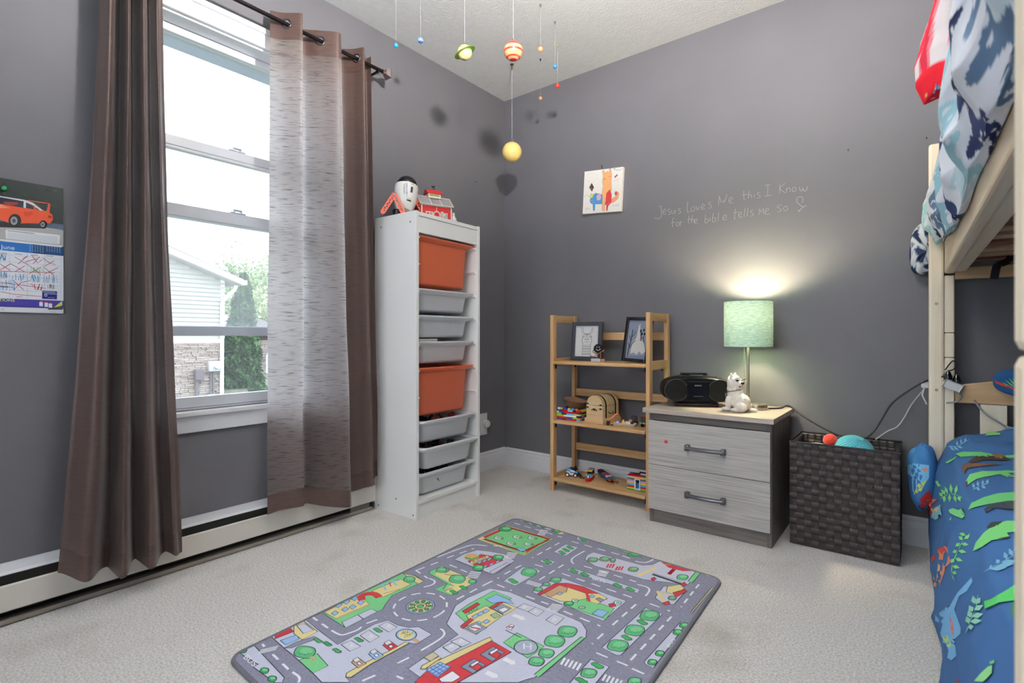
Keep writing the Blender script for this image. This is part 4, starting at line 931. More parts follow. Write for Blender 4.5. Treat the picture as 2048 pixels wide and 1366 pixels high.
pg(VB, '490,900 690,1000 570,1085 390,970', GR); rp.poly(VB(*[(555 + 86 * math.cos(k * PI / 14), 1005 + 52 * math.sin(k * PI / 14)) for k in range(28)]), C3(170, 178, 196)); ln(VB, ' '.join('%f,%f' % (555 + 86 * math.cos(k * PI / 14), 1005 + 52 * math.sin(k * PI / 14)) for k in range(29)), OU, .003)
word(VB, 'H', (528, 1022), (600, 1022), (0, -46), WH); pg(VB, '410,860 450,838 470,848 445,880', WH); ln(VB, '425,858 462,856', RE, .006); ln(VB, '405,880 520,935', OU, .003)
pg(VB, '960,928 985,940 650,1225 615,1205', GR)
for x, y, r in ((858, 890, 72), (765, 962, 76), (705, 1050, 58), (632, 1110, 58)): tree_(VB, x, y, r, r * .58)
zebra(VB, (830, 1080), (975, 1130), (-30, 50), 5)
for s in ('460,770 540,800', '395,1090 470,1125', '265,1190 340,1222'):
    a = [tuple(map(float, q.split(','))) for q in s.split()]; (x0, y0), (x1, y1) = a; ln(VB, s, WH, .016); rp.poly(VB((x1 - 8, y1 - 26), (x1 + 14, y1 + 8), (x1 - 40, y1 + 10)), WH)
# ---- fire station
rp.k = 70
pg(VB, '300,958 450,1040 -40,1320 -260,1262 -160,1170', RE); pg(VB, '290,932 310,955 -110,1170 -165,1170 -170,1140', YE)
for x, y in ((310, 1050), (170, 1140)):
    pg(VB, ' '.join('%d,%d' % (x + a, y + b) for a, b in ((-90, 10), (5, -50), (90, -5), (0, 60))), C3(130, 138, 158)); pg(VB, ' '.join('%d,%d' % (x + a, y + b) for a, b in ((-30, 5), (10, -25), (65, 5), (30, 40))), RE); pg(VB, ' '.join('%d,%d' % (x + a, y + b) for a, b in ((-25, -5), (30, -35), (45, -25), (-5, 8))), WH)
pg(VA, '1510,1170 1610,1115 1690,1150 1590,1225', BL)
for k in range(4): ln(VA, '%d,%d %d,%d' % (1510 + k * 27, 1170 - k * 14, 1590 + k * 27, 1225 - k * 19), C3(90, 110, 170), .003); ln(VA, '%d,%d %d,%d' % (1510 + k * 22, 1170 + k * 15, 1610 + k * 24, 1115 + k * 11), C3(90, 110, 170), .003)
pg(VA, '1600,1240 1700,1180 1760,1225 1700,1262 1620,1262', WH); pg(VA, '1465,1165 1480,1140 1600,1075 1620,1085 1500,1165', YE); pg(VA, '1490,1080 1560,1040 1600,1070 1540,1110', C3(200, 190, 160))
for q in ('1630,1005 1710,970 1760,1005 1690,1050', '1685,965 1760,935 1835,975 1770,1005'): pg(VA, q, C3(205, 207, 220))
for p in ((1670, 1010), (1745, 972)): word(VA, 'P', p, (p[0] + 40, p[1] + 18), (14, -28), WH)
# ---- right side islands
rp.k = 0
pg(VB, '1430,715 1555,762 1250,1062 1215,1062 1110,1005', LT)
for x, y, r in ((1460, 772, 72), (1350, 880, 74), (1228, 992, 78)): tree_(VB, x, y, r, r * .56)
for x, y in ((1405, 822), (1292, 935)): bush(VB, x, y, 1.2)
pg(VB, '1690,815 1715,820 1735,825 1490,1155 1430,1130 1420,1110', LT); [tree_(VB, x, y, 34, 22, GD) for x, y in ((1712, 845), (1665, 895), (1535, 1050), (1480, 1115))]; word(VB, 'BUS', (1600, 1010), (1660, 935), (-22, -8), WH)
pg(VB, '1760,750 1915,565 1925,572 1770,755', YE)
pg(VB, '1030,1092 1165,1150 1040,1300 860,1300 880,1262', LT); tree_(VB, 1015, 1195, 60, 36); bush(VB, 1078, 1140, 1.4); bush(VB, 960, 1250, 1.4); zebra(VB, (1130, 1200), (1275, 1255), (-26, 46), 5); tree_(VB, 1350, 1255, 50, 30)
# ---- road markings
rp.k = 0
for s in ('310,980 325,1000', '385,1055 500,1165', '670,780 800,870', '1070,830 1210,780', '1300,1120 1440,1050', '1040,1250 1180,1190', '1290,1215 1340,1235', '1430,440 1520,500', '1660,350 1860,280', '1440,440 1600,380', '1730,655 1940,545', '1680,400 1840,470', '1940,545 2040,495'): ds(VA, s)
for s in ('530,1185 580,1225 575,1262', '815,880 860,905 905,912 1000,880 1035,855', '1490,565 1555,545 1570,520 1530,500', '1470,1028 1600,950 1640,910 1630,880 1610,870', '1590,345 1790,270 1860,255 1940,262'): rp.line(smooth_path(VA(*[tuple(map(float, q.split(','))) for q in s.split()]), 6), .0062, WH)
for s in ('470,95 820,200', '800,240 600,350', '890,230 1250,330', '830,400 640,520', '620,400 720,425', '980,410 1360,525', '820,465 1330,640', '345,545 450,590', '555,630 720,690', '830,740 1100,850', '1360,690 1180,850', '1120,905 1040,980', '1620,780 1320,1100', '1070,1045 1300,1140', '1330,1160 1420,1200', '1460,685 1610,740', '1820,545 1690,710', '1260,335 1330,360', '1880,480 1900,465', '0,405 60,425', '380,265 250,262', '520,405 380,480'): ds(VB, s)
for s in ('985,300 900,350 890,378 905,395', '1355,375 1420,385 1470,372 1490,355', '1370,545 1440,565 1458,590 1430,630', '20,300 130,265 190,255 260,262'): rp.line(smooth_path(VB(*[tuple(map(float, q.split(','))) for q in s.split()]), 6), .0062, WH)
zebra(VA, (300, 1022), (275, 1058), (130, -30), 3); zebra(VB, (1100, 440), (1070, 480), (65, 12), 4)
for i in range(4):      # the print stops at the bound edge
    a, q = RC[i], RC[(i + 1) % 4]; e = (q - a).normalized(); inn = Vector((-e.y, e.x, 0)); inn = inn if (cen - a).dot(inn) > 0 else -inn
    for v in rp.v:
        d = (v - a).dot(inn) - .006
        if d < 0: v -= inn * d
rp.build('town_print', printmat('rug_print', .95, .35, 260, .1), rug)
# ================================================================== HANGING PLANETS
def bandmat(name, bands, rough=.28, tilt=(0, 0, 0), bg=None):
    """bands: list of (height -1..1, colour) upwards, constant between"""
    if name in MATS: return MATS[name]
    m = bpy.data.materials.new(name); nt, b = _bsdf(m); N = nt.nodes.new; L = nt.links.new
    tc = N('ShaderNodeTexCoord'); mp = N('ShaderNodeMapping'); mp.inputs['Rotation'].default_value = tilt; sx = N('ShaderNodeSeparateXYZ'); mr = N('ShaderNodeMapRange'); r = N('ShaderNodeValToRGB')
    b.inputs['Roughness'].default_value = rough; b.inputs['Coat Weight'].default_value = .4
    L(tc.outputs['Object'], mp.inputs['Vector']); L(mp.outputs['Vector'], sx.inputs['Vector']); L(sx.outputs['Z'], mr.inputs['Value']); L(mr.outputs['Result'], r.inputs['Fac']); L(r.outputs['Color'], b.inputs['Base Color'])
    m['r'] = 1.0; mr.inputs['From Min'].default_value = -bg; mr.inputs['From Max'].default_value = bg
    cr = r.color_ramp; cr.interpolation = 'CONSTANT'; cr.elements[0].position = 0; cr.elements[0].color = bands[0][1]
    cr.elements[1].position = (bands[1][0] + 1) / 2; cr.elements[1].color = bands[1][1]
    for h, c in bands[2:]: e = cr.elements.new((h + 1) / 2); e.color = c
    MATS[name] = m; return m
M_wire = mat('wire_hook', C3(150, 146, 140), .3, .8); M_str = mat('thread', C3(205, 205, 210), .6); M_brass = mat('brass', C3(120, 100, 66), .3, .9)
def planet(name, label, c, r, m, hook='tack', hm=None, tiltz=0.0):
    c = Vector(c); t = thing(name, label, 'planet', c, local=True, group='hanging planets')
    MB().ball((0, 0, 0), r, 32, 20).build('ball', m, t, smooth=True); k = max(.0035, r * .16)
    MB().tube([(k * math.cos(a), 0, r + k * .9 + k * math.sin(a)) for a in [2 * PI * j / 14 for j in range(14)]], .0007 + r * .012, 6, closed=True).build('eye_hook', M_wire, t, smooth=True)
    dz = H - c.z
    if r + k * 1.9 < dz - .012: MB().tube([(0, 0, r + k * 1.8), (0, 0, dz - .008)], .00025 + r * .007, 6).build('string', M_str, t)
    hm = hm or M_wire
    if hook == 'hook': MB().lathe([(0, dz - .0005), (.010, dz - .0005), (.010, dz - .004), (.003, dz - .006), (.0028, dz - .028), (.0012, dz - .036), (0, dz - .037)], 14).build('ceiling_hook', hm, t, angle=40)
    else: MB().lathe([(0, dz - .0005), (.005, dz - .0005), (.0045, dz - .004), (.0018, dz - .006), (.0018, dz - .011), (.003, dz - .012), (0, dz - .013)], 12).build('push_pin', hm, t, angle=40)
    return t
def hangat(hpx, hpy, bpx, bpy_):
    h = PZ(H, hpx, hpy); d = (h - CAM).dot(VF); p = CAM + ray(bpx, bpy_) * d; return Vector((h.x, h.y, p.z)), d
def atd(px, py, d): return CAM + ray(px, py) * d
OJ, RJ = C3(240, 168, 112), C3(214, 52, 62)
planet('yellow_planet', 'large plain yellow ball hanging on a long string near the corner', hangat(1024, 128, 1025, 304)[0], .0565, mat('planet_yellow', C3(238, 206, 124), .3, coat=.3), 'hook', M_brass)
planet('striped_planet', 'red and orange striped ball hanging below the ceiling', atd(1026.5, 102, 2.3), .0425, bandmat('planet_red_stripes', [(-1, RJ), (-.93, OJ), (-.80, RJ), (-.68, OJ), (-.22, RJ), (-.02, OJ), (.34, RJ)], bg=.0425), 'hook', M_brass)
sat = planet('ringed_planet', 'yellow ball with green ring hanging below the ceiling', atd(929.5, 105, 2.33), .0325, bandmat('planet_yellow_green', [(-1, C3(120, 160, 66)), (-.86, C3(232, 218, 150)), (.50, C3(130, 170, 80)), (.66, C3(232, 222, 170)), (.80, C3(130, 170, 80)), (.9, C3(226, 214, 150))], tilt=(-.15, -.45, 0), bg=.0325), 'tack')
Rm = Matrix.Rotation(.62, 4, VF.normalized()) if False else Matrix.Rotation(-.44, 4, Vector((VF.x, VF.y, 0))) @ Matrix.Rotation(.10, 4, VR)
mb = MB(); mb.lathe([(.0335, -.0012), (.050, -.0008), (.050, .0008), (.0335, .0012), (.0335, -.0012)], 40, cap=False); bmesh.ops.transform(mb.bm, matrix=Rm, verts=mb.bm.verts)
mb.build('ring', plastic('ring_green', C3(118, 160, 60), .4), sat, angle=40)
planet('blue_striped_planet', 'small blue ball with white stripes hanging between teal and ringed balls', atd(841, 80.5, 2.35), .0128, bandmat('planet_blue_stripes', [(-1, C3(60, 110, 200)), (-.45, C3(214, 224, 240)), (-.25, C3(60, 110, 200)), (.1, C3(214, 224, 240)), (.25, C3(60, 110, 200))], bg=.0128))
planet('teal_planet', 'small plain turquoise ball nearest the curtain rod finial', atd(792, 91, 2.4), .0104, mat('planet_teal', C3(36, 156, 206), .3, coat=.3))
q, d = hangat(1081, 9, 1082, 98.5); planet('coral_planet', 'small coral orange ball right of the striped ball', q, 5.3 / F * d, mat('planet_coral', C3(240, 144, 104), .3, coat=.3))
q, d = hangat(1110, 43, 1113, 133); planet('earth_planet', 'small blue ball with green patches right of the coral ball', q, 4.2 / F * d, mat('planet_earth', C3(40, 130, 210), .3, col2=C3(70, 170, 110), vscale=60, ramp=(.36, .42)))
q, d = hangat(1115, 90, 1115, 171.5); planet('red_planet', 'small red ball hanging below the blue and green ball', q, 4.6 / F * d, mat('planet_red', C3(216, 52, 46), .3, coat=.3), hm=mat('yellow_pin', C3(196, 176, 96), .4))
q, d = hangat(1081, 118, 1081.5, 196.5); planet('orange_planet', 'tiny orange and brown ball on a long thread', q, 3.5 / F * d, mat('planet_orange', C3(236, 150, 92), .3, col2=C3(120, 50, 36), vscale=160, ramp=(.36, .42)), hm=M_bk)

# ================================================================== CALENDAR
cal = thing('wall_calendar', 'wall calendar open at June with orange car picture', 'calendar', (.003, -2.44, .94))
CY1 = PX(.006, 127, 480).y; CY0 = CY1 - .305; CZ1 = PX(.006, 127, 377).z; CZ0 = PX(.006, 126, 627).z; CM = PX(.006, 126, 494).z
part('back_sheets', mat('paper_white', C3(224, 226, 232), .7), cal, (.0005, .0045, CY0, CY1, CZ0, CZ1))
part('wire_binding', mat('binding_white', C3(230, 230, 232), .4, .3), cal, (.0046, .0056, CY0 + .01, CY1 - .004, CM - .0015, CM + .0015))
VC = crop(0, 370, 5.057, lambda x, y: PX(.0047, x, y)); cp = Print((1, 0, 0), .000005)
def cpg(s, col): cp.poly(VC(*[tuple(map(float, q.split(','))) for q in s.split()]), col)
def cln(s, col, w=.001): cp.line(VC(*[tuple(map(float, q.split(','))) for q in s.split()]), w, col)
L0 = -650
def yat(yl, x): return yl        # rows run level on the wall: both ends come from world heights below
def band(z0, z1, y0, y1, col): cp.poly([Vector((.0047, y0, z0)), Vector((.0047, y1, z0)), Vector((.0047, y1, z1)), Vector((.0047, y0, z1))], col)
zr_ = lambda py: VC((600, py))[0].z
band(zr_(610), CZ1, CY0, CY1, C3(36, 46, 44)); band(zr_(610), zr_(455), CY0, CY1, C3(172, 170, 168)); band(zr_(455), zr_(395), CY0 + .1, CY1, C3(84, 98, 118))
random.seed(3)
for _ in range(40):
    c = Vector((.0047, random.uniform(CY0 + .05, CY1 - .01), random.uniform(zr_(330), CZ1 - .006))); cp.poly([c + Vector((0, random.uniform(-.012, .012), random.uniform(-.008, .008))) for _ in range(3)], random.choice([C3(46, 60, 50), C3(60, 76, 60), C3(28, 36, 36)]))
band(zr_(430), zr_(300), CY0, CY0 + .20, C3(60, 62, 66)); cpg('-300,440 400,450 640,455 480,432 0,400 -300,390', C3(178, 174, 170)); cpg('-300,420 460,440 470,400 -100,360', C3(40, 40, 44))
CO = C3(226, 92, 60)
cpg('-300,180 0,190 120,200 235,222 370,240 480,268 530,300 535,352 505,388 470,385 220,388 140,402 0,350 -300,345', CO)
cpg('-260,110 0,118 240,155 330,185 420,255 240,232 0,190 -260,175', C3(34, 40, 52)); cpg('-260,106 0,112 245,150 335,180 440,262 408,258 320,200 240,165 0,122 -260,114', C3(214, 216, 220)); cpg('240,165 262,172 262,236 236,226', C3(214, 216, 220)); cpg('340,205 352,210 362,248 344,244', CO)
cpg('470,270 488,185 510,192 500,290', CO); cln('275,155 495,187', CO, .0022); cpg('30,170 180,175 180,200 60,205', C3(150, 60, 54))
for x, y, r in ((150, 362, 58), (437, 400, 36)):
    cp.poly(VC(*[(x + r * 1.12 * math.cos(k * PI / 10), y + r * 1.2 * math.sin(k * PI / 10)) for k in range(20)]), C3(26, 26, 28)); cp.poly(VC(*[(x - r * .15 + r * .62 * math.cos(k * PI / 10), y + r * .74 * math.sin(k * PI / 10)) for k in range(20)]), C3(150, 154, 160)); cp.poly(VC(*[(x - r * .15 + r * .3 * math.cos(k * PI / 6), y + r * .36 * math.sin(k * PI / 6)) for k in range(12)]), C3(70, 72, 78))
cpg('240,268 330,272 330,300 270,325 240,300', C3(206, 74, 50)); cpg('488,305 522,315 520,338 486,330', C3(150, 50, 40)); cpg('-300,190 0,196 110,235 -300,225', C3(240, 150, 120))
cpg('55,462 70,448 600,505 608,515 600,600 70,545 58,535', C3(222, 224, 228)); cln('75,462 350,492', C3(70, 70, 76), .0016)
for k in range(6): cln('%d,%f %d,%f' % (75, 482 + k * 12, 580, 528 + k * 12), C3(120, 122, 130), .0007)
zb1, zb0 = zr_(618), zr_(715)
band(zb0, zb1, CY0, CY1, C3(44, 104, 172)); band(zb0, zb1, CY1 - .075, CY1, C3(20, 62, 106)); band(CZ0, zb0, CY0, CY1, C3(222, 225, 232))
u = VC((0, 632), (140, 642)); cp.text('June', Vector((.0047, VC((150, 640))[0].y, zr_(700))), (0, 1, 0), (0, 0, 1), .0125, C3(224, 230, 240), 'RIGHT')
for bx in (298, 470):
    for i in range(6):
        for j in range(5): cln('%f,%f %f,%f' % (bx + i * 26, 612 + j * 14 + i * 2.2, bx + 10 + i * 26, 613 + j * 14 + i * 2.2), C3(190, 210, 230), .0012)
for k in range(8): y_ = CY1 - .006 - k * .0405; cp.line([Vector((.0047, y_, zb0)), Vector((.0047, y_, zr_(1160)))], .0005, C3(170, 175, 190))
for k in range(6): z_ = zb0 - .012 - k * .0215; cp.line([Vector((.0047, CY0, z_)), Vector((.0047, CY1 - .006, z_))], .0005, C3(150, 155, 170))
for x in (0, 150, 310, 465): cln('%d,%f %d,%f' % (x, 688 + x * .06, x + 75, 693 + x * .06), C3(90, 92, 120), .0014)
RI, BI, GI = C3(190, 44, 50), C3(60, 160, 214), C3(130, 200, 150)
for s in ('145,725 300,820 410,905', '180,800 280,715 230,745', '320,712 380,790 425,755', '335,795 400,725', '435,740 500,790 560,805', '455,820 550,765', '0,800 105,865', '0,860 110,795', '105,795 250,880', '150,878 250,818', '290,900 415,830', '430,820 545,915', '455,898 590,835', '0,1030 130,1035', '130,962 240,1062', '135,1065 215,985 300,970', '0,1078 140,1105 420,1128', '165,1132 225,1130', '0,985 460,1045', '0,870 550,890', '250,780 370,745'): cln(s, RI, .0013)
cln('318,1000 335,1025 345,1005 355,1055 375,1060 400,1000 385,1055 410,1065 425,1010 415,1065', RI, .0016)
random.seed(8)
for x0, y0, x1, y1, c in ((0, 705, 65, 760, BI), (130, 905, 275, 965, BI), (0, 880, 75, 945, BI), (310, 910, 400, 985, BI), (440, 910, 575, 985, BI), (0, 970, 150, 1060, BI), (310, 830, 430, 880, GI), (480, 1010, 555, 1050, C3(120, 120, 126))):
    p = [(lerp(x0, x1, k / 16) + random.uniform(-12, 12), y0 if k % 2 else y1) for k in range(17)]; p = [(a, b + random.uniform(-10, 10)) for a, b in p]; cp.line(VC(*p), .0011, c)
cln('0,1025 85,1030', C3(30, 30, 34), .0018)
cpg('425,1068 575,1075 575,1158 425,1150', C3(40, 44, 110)); cln('430,1080 560,1088', C3(200, 204, 230), .0014); cln('445,1098 570,1104', C3(200, 204, 230), .0014); cln('480,1138 550,1142', C3(180, 190, 220), .001); cp.line(VC(*[(463 + 11 * math.cos(k * PI / 6), 1116 + 12 * math.sin(k * PI / 6)) for k in range(13)]), .0012, C3(230, 232, 240))
zp1, zp0 = zr_(1170), zr_(1250); band(zp0, zp1, CY0, CY1, C3(66, 58, 138)); cpg('540,1240 628,1172 630,1215 580,1240', C3(206, 214, 96))
cp.text('SOLUTIONS', Vector((.0047, VC((150, 1190))[0].y, zr_(1195) - .001)), (0, 1, 0), (0, 0, 1), .0085, C3(216, 222, 110), 'RIGHT')
for x, y in ((415, 1205), (468, 1212), (510, 1220)): cpg('%d,%d %d,%d %d,%d %d,%d' % (x - 18, y - 22, x + 16, y - 20, x + 18, y + 22, x - 18, y + 20), C3(224, 224, 230)); cpg('%d,%d %d,%d %d,%d %d,%d' % (x - 10, y - 34, x + 8, y - 34, x + 10, y - 20, x - 12, y - 22), C3(200, 60, 60))
band(zr_(1292), zr_(1252), CY0, CY1, C3(216, 216, 220)); cpg('490,1248 632,1222 632,1262 480,1262', C3(70, 66, 76)); cln('500,1282 570,1286', C3(120, 120, 130), .001); cln('24,1258 36,1258', C3(50, 50, 60), .002)
cp.build('page_print', printmat('glossy_print', .35), cal)
pin = thing('push_pin', 'green push pin holding the calendar', 'push pin', VC((40, 40))[0])
pc = VC((40, 40))[0]; MB().lathe([(0, .0049), (.0055, .0049), (.006, .008), (.0035, .011), (.0035, .016), (.0065, .019), (.0065, .022), (0, .023)], 16, (0, pc.y, pc.z), 'x').build('head', plastic('pin_green', C3(30, 150, 84), .3), pin, smooth=True)
MB().tube([(.0002, pc.y, pc.z), (.0048, pc.y, pc.z)], .0008, 6).build('needle', M_wire, pin)

# ================================================================== LLAMA CANVAS
cv = thing('llama_canvas', 'small white canvas with coloured llama drawing on the wall', 'painting', PY(0, 1206, 425))
VL = crop(1120, 310, 3.657, lambda x, y: PY(-.0202, x, y)); fr = VL((180, 122), (462, 86), (444, 409), (165, 431))
mb = MB(); A = [mb.bm.verts.new((p.x, -.0008, p.z)) for p in fr]; B = [mb.bm.verts.new((p.x, -.020, p.z)) for p in fr]
for i in range(4): mb.bm.faces.new((A[i], A[(i + 1) % 4], B[(i + 1) % 4], B[i]))
mb.bm.faces.new(A); mb.bm.faces.new(B); mb.build('stretched_canvas', mat('canvas_white', C3(222, 218, 212), .8), cv)
lp = Print((0, -1, 0), .000008)
def lpg(s, col, ol=True):
    p = VL(*[tuple(map(float, q.split(','))) for q in s.split()]); lp.poly(p, col)
    if ol: lp.line(p, .0012, C3(70, 60, 60), True)
def lln(s, col=C3(90, 88, 90), w=.0011): lp.line(VL(*[tuple(map(float, q.split(','))) for q in s.split()]), w, col)
FUR = C3(226, 166, 112)
lpg('308,405 305,290 315,230 310,190 316,150 308,118 318,108 330,130 350,118 362,130 360,100 372,98 378,150 374,190 378,260 345,290 330,330 325,412', FUR)
lpg('335,330 340,280 365,252 378,290 374,350 352,372 346,408 338,408 340,370 330,360', C3(206, 60, 66)); lpg('218,330 230,300 262,278 310,292 308,358 258,360 254,408 242,408 240,360 222,350', C3(78, 140, 194)); lpg('265,300 290,280 304,300 296,330 270,334', C3(190, 170, 200)); lpg('218,300 228,280 246,290 240,310 224,318', C3(206, 204, 110))
lpg('372,348 380,320 412,300 420,262 432,280 424,318 392,346', C3(226, 150, 110)); lpg('398,280 410,262 420,282 408,300', C3(206, 80, 80)); lpg('214,238 232,204 248,236 234,268', C3(84, 50, 46))
lpg('398,160 418,140 422,148 402,168', C3(196, 60, 66)); lln('398,190 430,172 420,200'); lln('318,170 334,180', C3(50, 44, 44), .002); lln('358,160 366,158', C3(50, 44, 44), .002)
lln('185,180 182,150 210,138 240,132 268,146 272,170 250,192 220,196 200,188 185,180', C3(186, 184, 182), .0009); lln('175,310 200,290 215,310'); lln('180,300 225,240 290,310', C3(180, 178, 176), .0009); lln('385,280 430,208 446,270', C3(170, 168, 166), .0009); lln('170,370 230,330 300,390 360,350 445,380', C3(190, 188, 186), .0008)
cu_ = VL((392, 112), (455, 112)); lln('390,102 406,104 ; '.replace(' ; ', ''), C3(60, 58, 60)); 
for s in ('390,100 410,102', '400,102 400,116', '412,106 420,108 418,116 410,114 412,106', '426,100 428,118', '428,110 438,104 440,114 434,118', '444,100 446,114 458,96', '190,388 192,400 186,406', '198,388 200,402 196,390 206,386', '208,390 214,400 216,386', '382,374 388,370 392,376', '398,366 404,376 410,364', '414,362 416,376', '420,360 424,374 430,358'): lln(s, C3(70, 68, 72), .0013)
lp.build('drawing', printmat('marker_ink', .7), cv)
nl = thing('nail', 'dark nail above the llama canvas', 'nail', PY(0, 1206, 334)); p = PY(0, 1205.5, 335); MB().tube([(p.x, -.0005, p.z - .006), (p.x + .002, -.016, p.z + .004)], .0014, 8).build('shank', M_bk, nl); MB().ball((p.x + .002, -.017, p.z + .005), .0028, 10, 8).build('head', M_bk, nl)
for (px, py), lb in (((1697, 302), 'small nail in the wall left of the bunk bed'), ((1853, 278), 'tiny nail in the wall just above the bunk bed post')):
    p = PY(0, px, py); t = thing('nail', lb, 'nail', p); MB().tube([(p.x, -.0004, p.z), (p.x, -.012, p.z + .002)], .0012, 6).build('shank', M_bk, t); MB().ball((p.x, -.0125, p.z + .002), .0026, 8, 6).build('head', M_bk, t)
p = PX(0, 950, 364.5); t = thing('nail', 'small bent hook in the wall above the storage tower', 'nail', p); MB().tube([(.0004, p.y - .004, p.z + .004), (.010, p.y, p.z - .003), (.012, p.y + .006, p.z + .003)], .0012, 6).build('shank', M_bk, t)

# ================================================================== OUTLET
po = PX(0, 967, 847); ot = thing('wall_outlet', 'white wall plate with round knob low by the corner', 'outlet', po)
part('cover_plate', M_trim, ot, (.0005, .006, po.y - .038, po.y + .030, po.z - .072, po.z + .066), bev=.002)
MB().lathe([(.024, .0062), (.024, .028), (.021, .034), (0, .034)], 28, (0, po.y + .006, po.z), 'x').build('knob', M_white, ot, angle=40)
part('knob_grip', M_white, ot, (.0342, .040, po.y + .003, po.y + .009, po.z - .018, po.z + .018), bev=.001)
# ================================================================== FOLDING BOOKSHELF
def woodmat(name, c1, c2, rough=.45, scale=3.0, stretch=(1, 1, 14), bump=.08):
    if name in MATS: return MATS[name]
    m = mat(name, C3(*c1), rough, col2=C3(*c2), vscale=scale, vstretch=stretch, detail=6, bump=bump, bscale=scale * 12, bstretch=stretch, dist=.4, ramp=(.3, .7)); return m
WV = woodmat('pine_upright', (214, 176, 128), (188, 144, 96), stretch=(14, 14, 1)); WX = woodmat('pine_crosswise', (216, 180, 132), (186, 142, 94), stretch=(1, 14, 14)); WYY = woodmat('pine_depthwise', (212, 174, 126), (186, 142, 94), stretch=(14, 1, 14))
sh = thing('folding_bookshelf', 'small three tier wooden bookshelf beside the grey nightstand', 'bookshelf', (.865, -.17, 0))
SX0, SX1, SY0, SY1 = .572, 1.160, -.302, -.040; SZ = [.722, .394, .074]
for x0 in (SX0, SX1 - .022):
    for y0, y1 in ((SY0, SY0 + .038), (SY1 - .034, SY1)): part('post', WV, sh, (x0, x0 + .022, y0, y1, 0, .978), bev=.004)
    part('side_rail', WYY, sh, (x0 + .002, x0 + .020, SY0 + .038, SY1 - .034, .936, .976), bev=.002)
    for z in SZ: part('side_rail', WYY, sh, (x0 + .002, x0 + .020, SY0 + .038, SY1 - .034, z - .030, z + .014), bev=.002)
for z in SZ:
    part('shelf_board', WX, sh, (SX0 + .023, SX1 - .023, SY0 - .004, SY1 - .036, z - .018, z), bev=.005)
    part('back_rail', WX, sh, (SX0 + .0225, SX1 - .0225, SY1 - .022, SY1 - .006, z + .116, z + .158), bev=.003)
    for x in (SX0 + .026, SX1 - .032):
        for y in (SY0 + .012, SY1 - .045): part('hinge', M_bk, sh, (x, x + .006, y, y + .010, z - .042, z - .0185))

# ---- framed pictures
def frame(label, loc, rz, w, h, bw, m, art, lean=.12, roll=0.0):
    t = thing('picture_frame', label, 'picture frame', loc, rz, local=True); R_ = Matrix.Rotation(roll, 4, 'Y') @ Matrix.Rotation(-lean, 4, 'X')
    def place(mb, *a): bmesh.ops.transform(mb.bm, matrix=R_, verts=mb.bm.verts); return mb.build(*a)
    mb = MB()
    for b_ in ((-w / 2, -w / 2 + bw, 0, h), (w / 2 - bw, w / 2, 0, h), (-w / 2 + bw, w / 2 - bw, 0, bw), (-w / 2 + bw, w / 2 - bw, h - bw, h)): mb.box(b_[0], b_[1], -.010, .012, b_[2], b_[3], bev=.0015)
    place(mb, 'moulding', m, t); place(MB().box(-w / 2 + bw, w / 2 - bw, 0, .010, bw, h - bw), 'backing', M_bk, t)
    place(MB().prism([(-.03, 0), (.03, 0), (.02, h * .6), (-.02, h * .6)], lambda x, z, d: (x, .0125 + d + z * -.0, z), 0, .003), 'easel_leg', M_bk, t)
    ap = Print((0, -1, 0), .00002); art(ap, w - 2 * bw, h - 2 * bw, bw); o = ap.build('artwork', printmat('art_print', .5), t); o.data.transform(R_); return t
def art_llama(p, w, h, b0):
    q = lambda x, z: Vector((x * w / 2, -.0004, b0 + (z + 1) * h / 2)); INK = C3(84, 84, 88); p.poly([q(-1, -1), q(1, -1), q(1, 1), q(-1, 1)], C3(206, 207, 210))
    L = lambda s, wd=.0016, c=INK: p.line([q(*map(float, a.split(','))) for a in s.split()], wd, c)
    L('-.35,.48 -.5,.7 -.48,.88 -.36,.86 -.32,.6 -.2,.48 .2,.48 .32,.6 .4,.88 .5,.86 .48,.66 .35,.48', .002); L('-.42,.30 -.25,.36 -.2,.28 -.35,.22 -.42,.30', .003); L('.42,.30 .25,.36 .2,.28 .35,.22 .42,.30', .003); L('-.06,.42 0,.2 .06,.42', .003); L('-.2,.1 -.06,.16 0,.08 .06,.16 .2,.1', .003); L('0,.1 0,-.02', .002); L('-.4,.2 -.42,-.05 -.3,-.2', .0025); L('.4,.2 .42,-.05 .3,-.2', .0025); L('-.2,-.02 0,-.1 .2,-.02', .0016); L('-.3,.44 .3,.44', .0025)
    for k in range(9): z = -.25 - k * .085; L('-.36,%f .36,%f' % (z, z), (.0012, .003, .0016, .004)[k % 4], C3(120, 120, 124))
    L('-.36,-.2 -.36,-.98'); L('.36,-.2 .36,-.98')
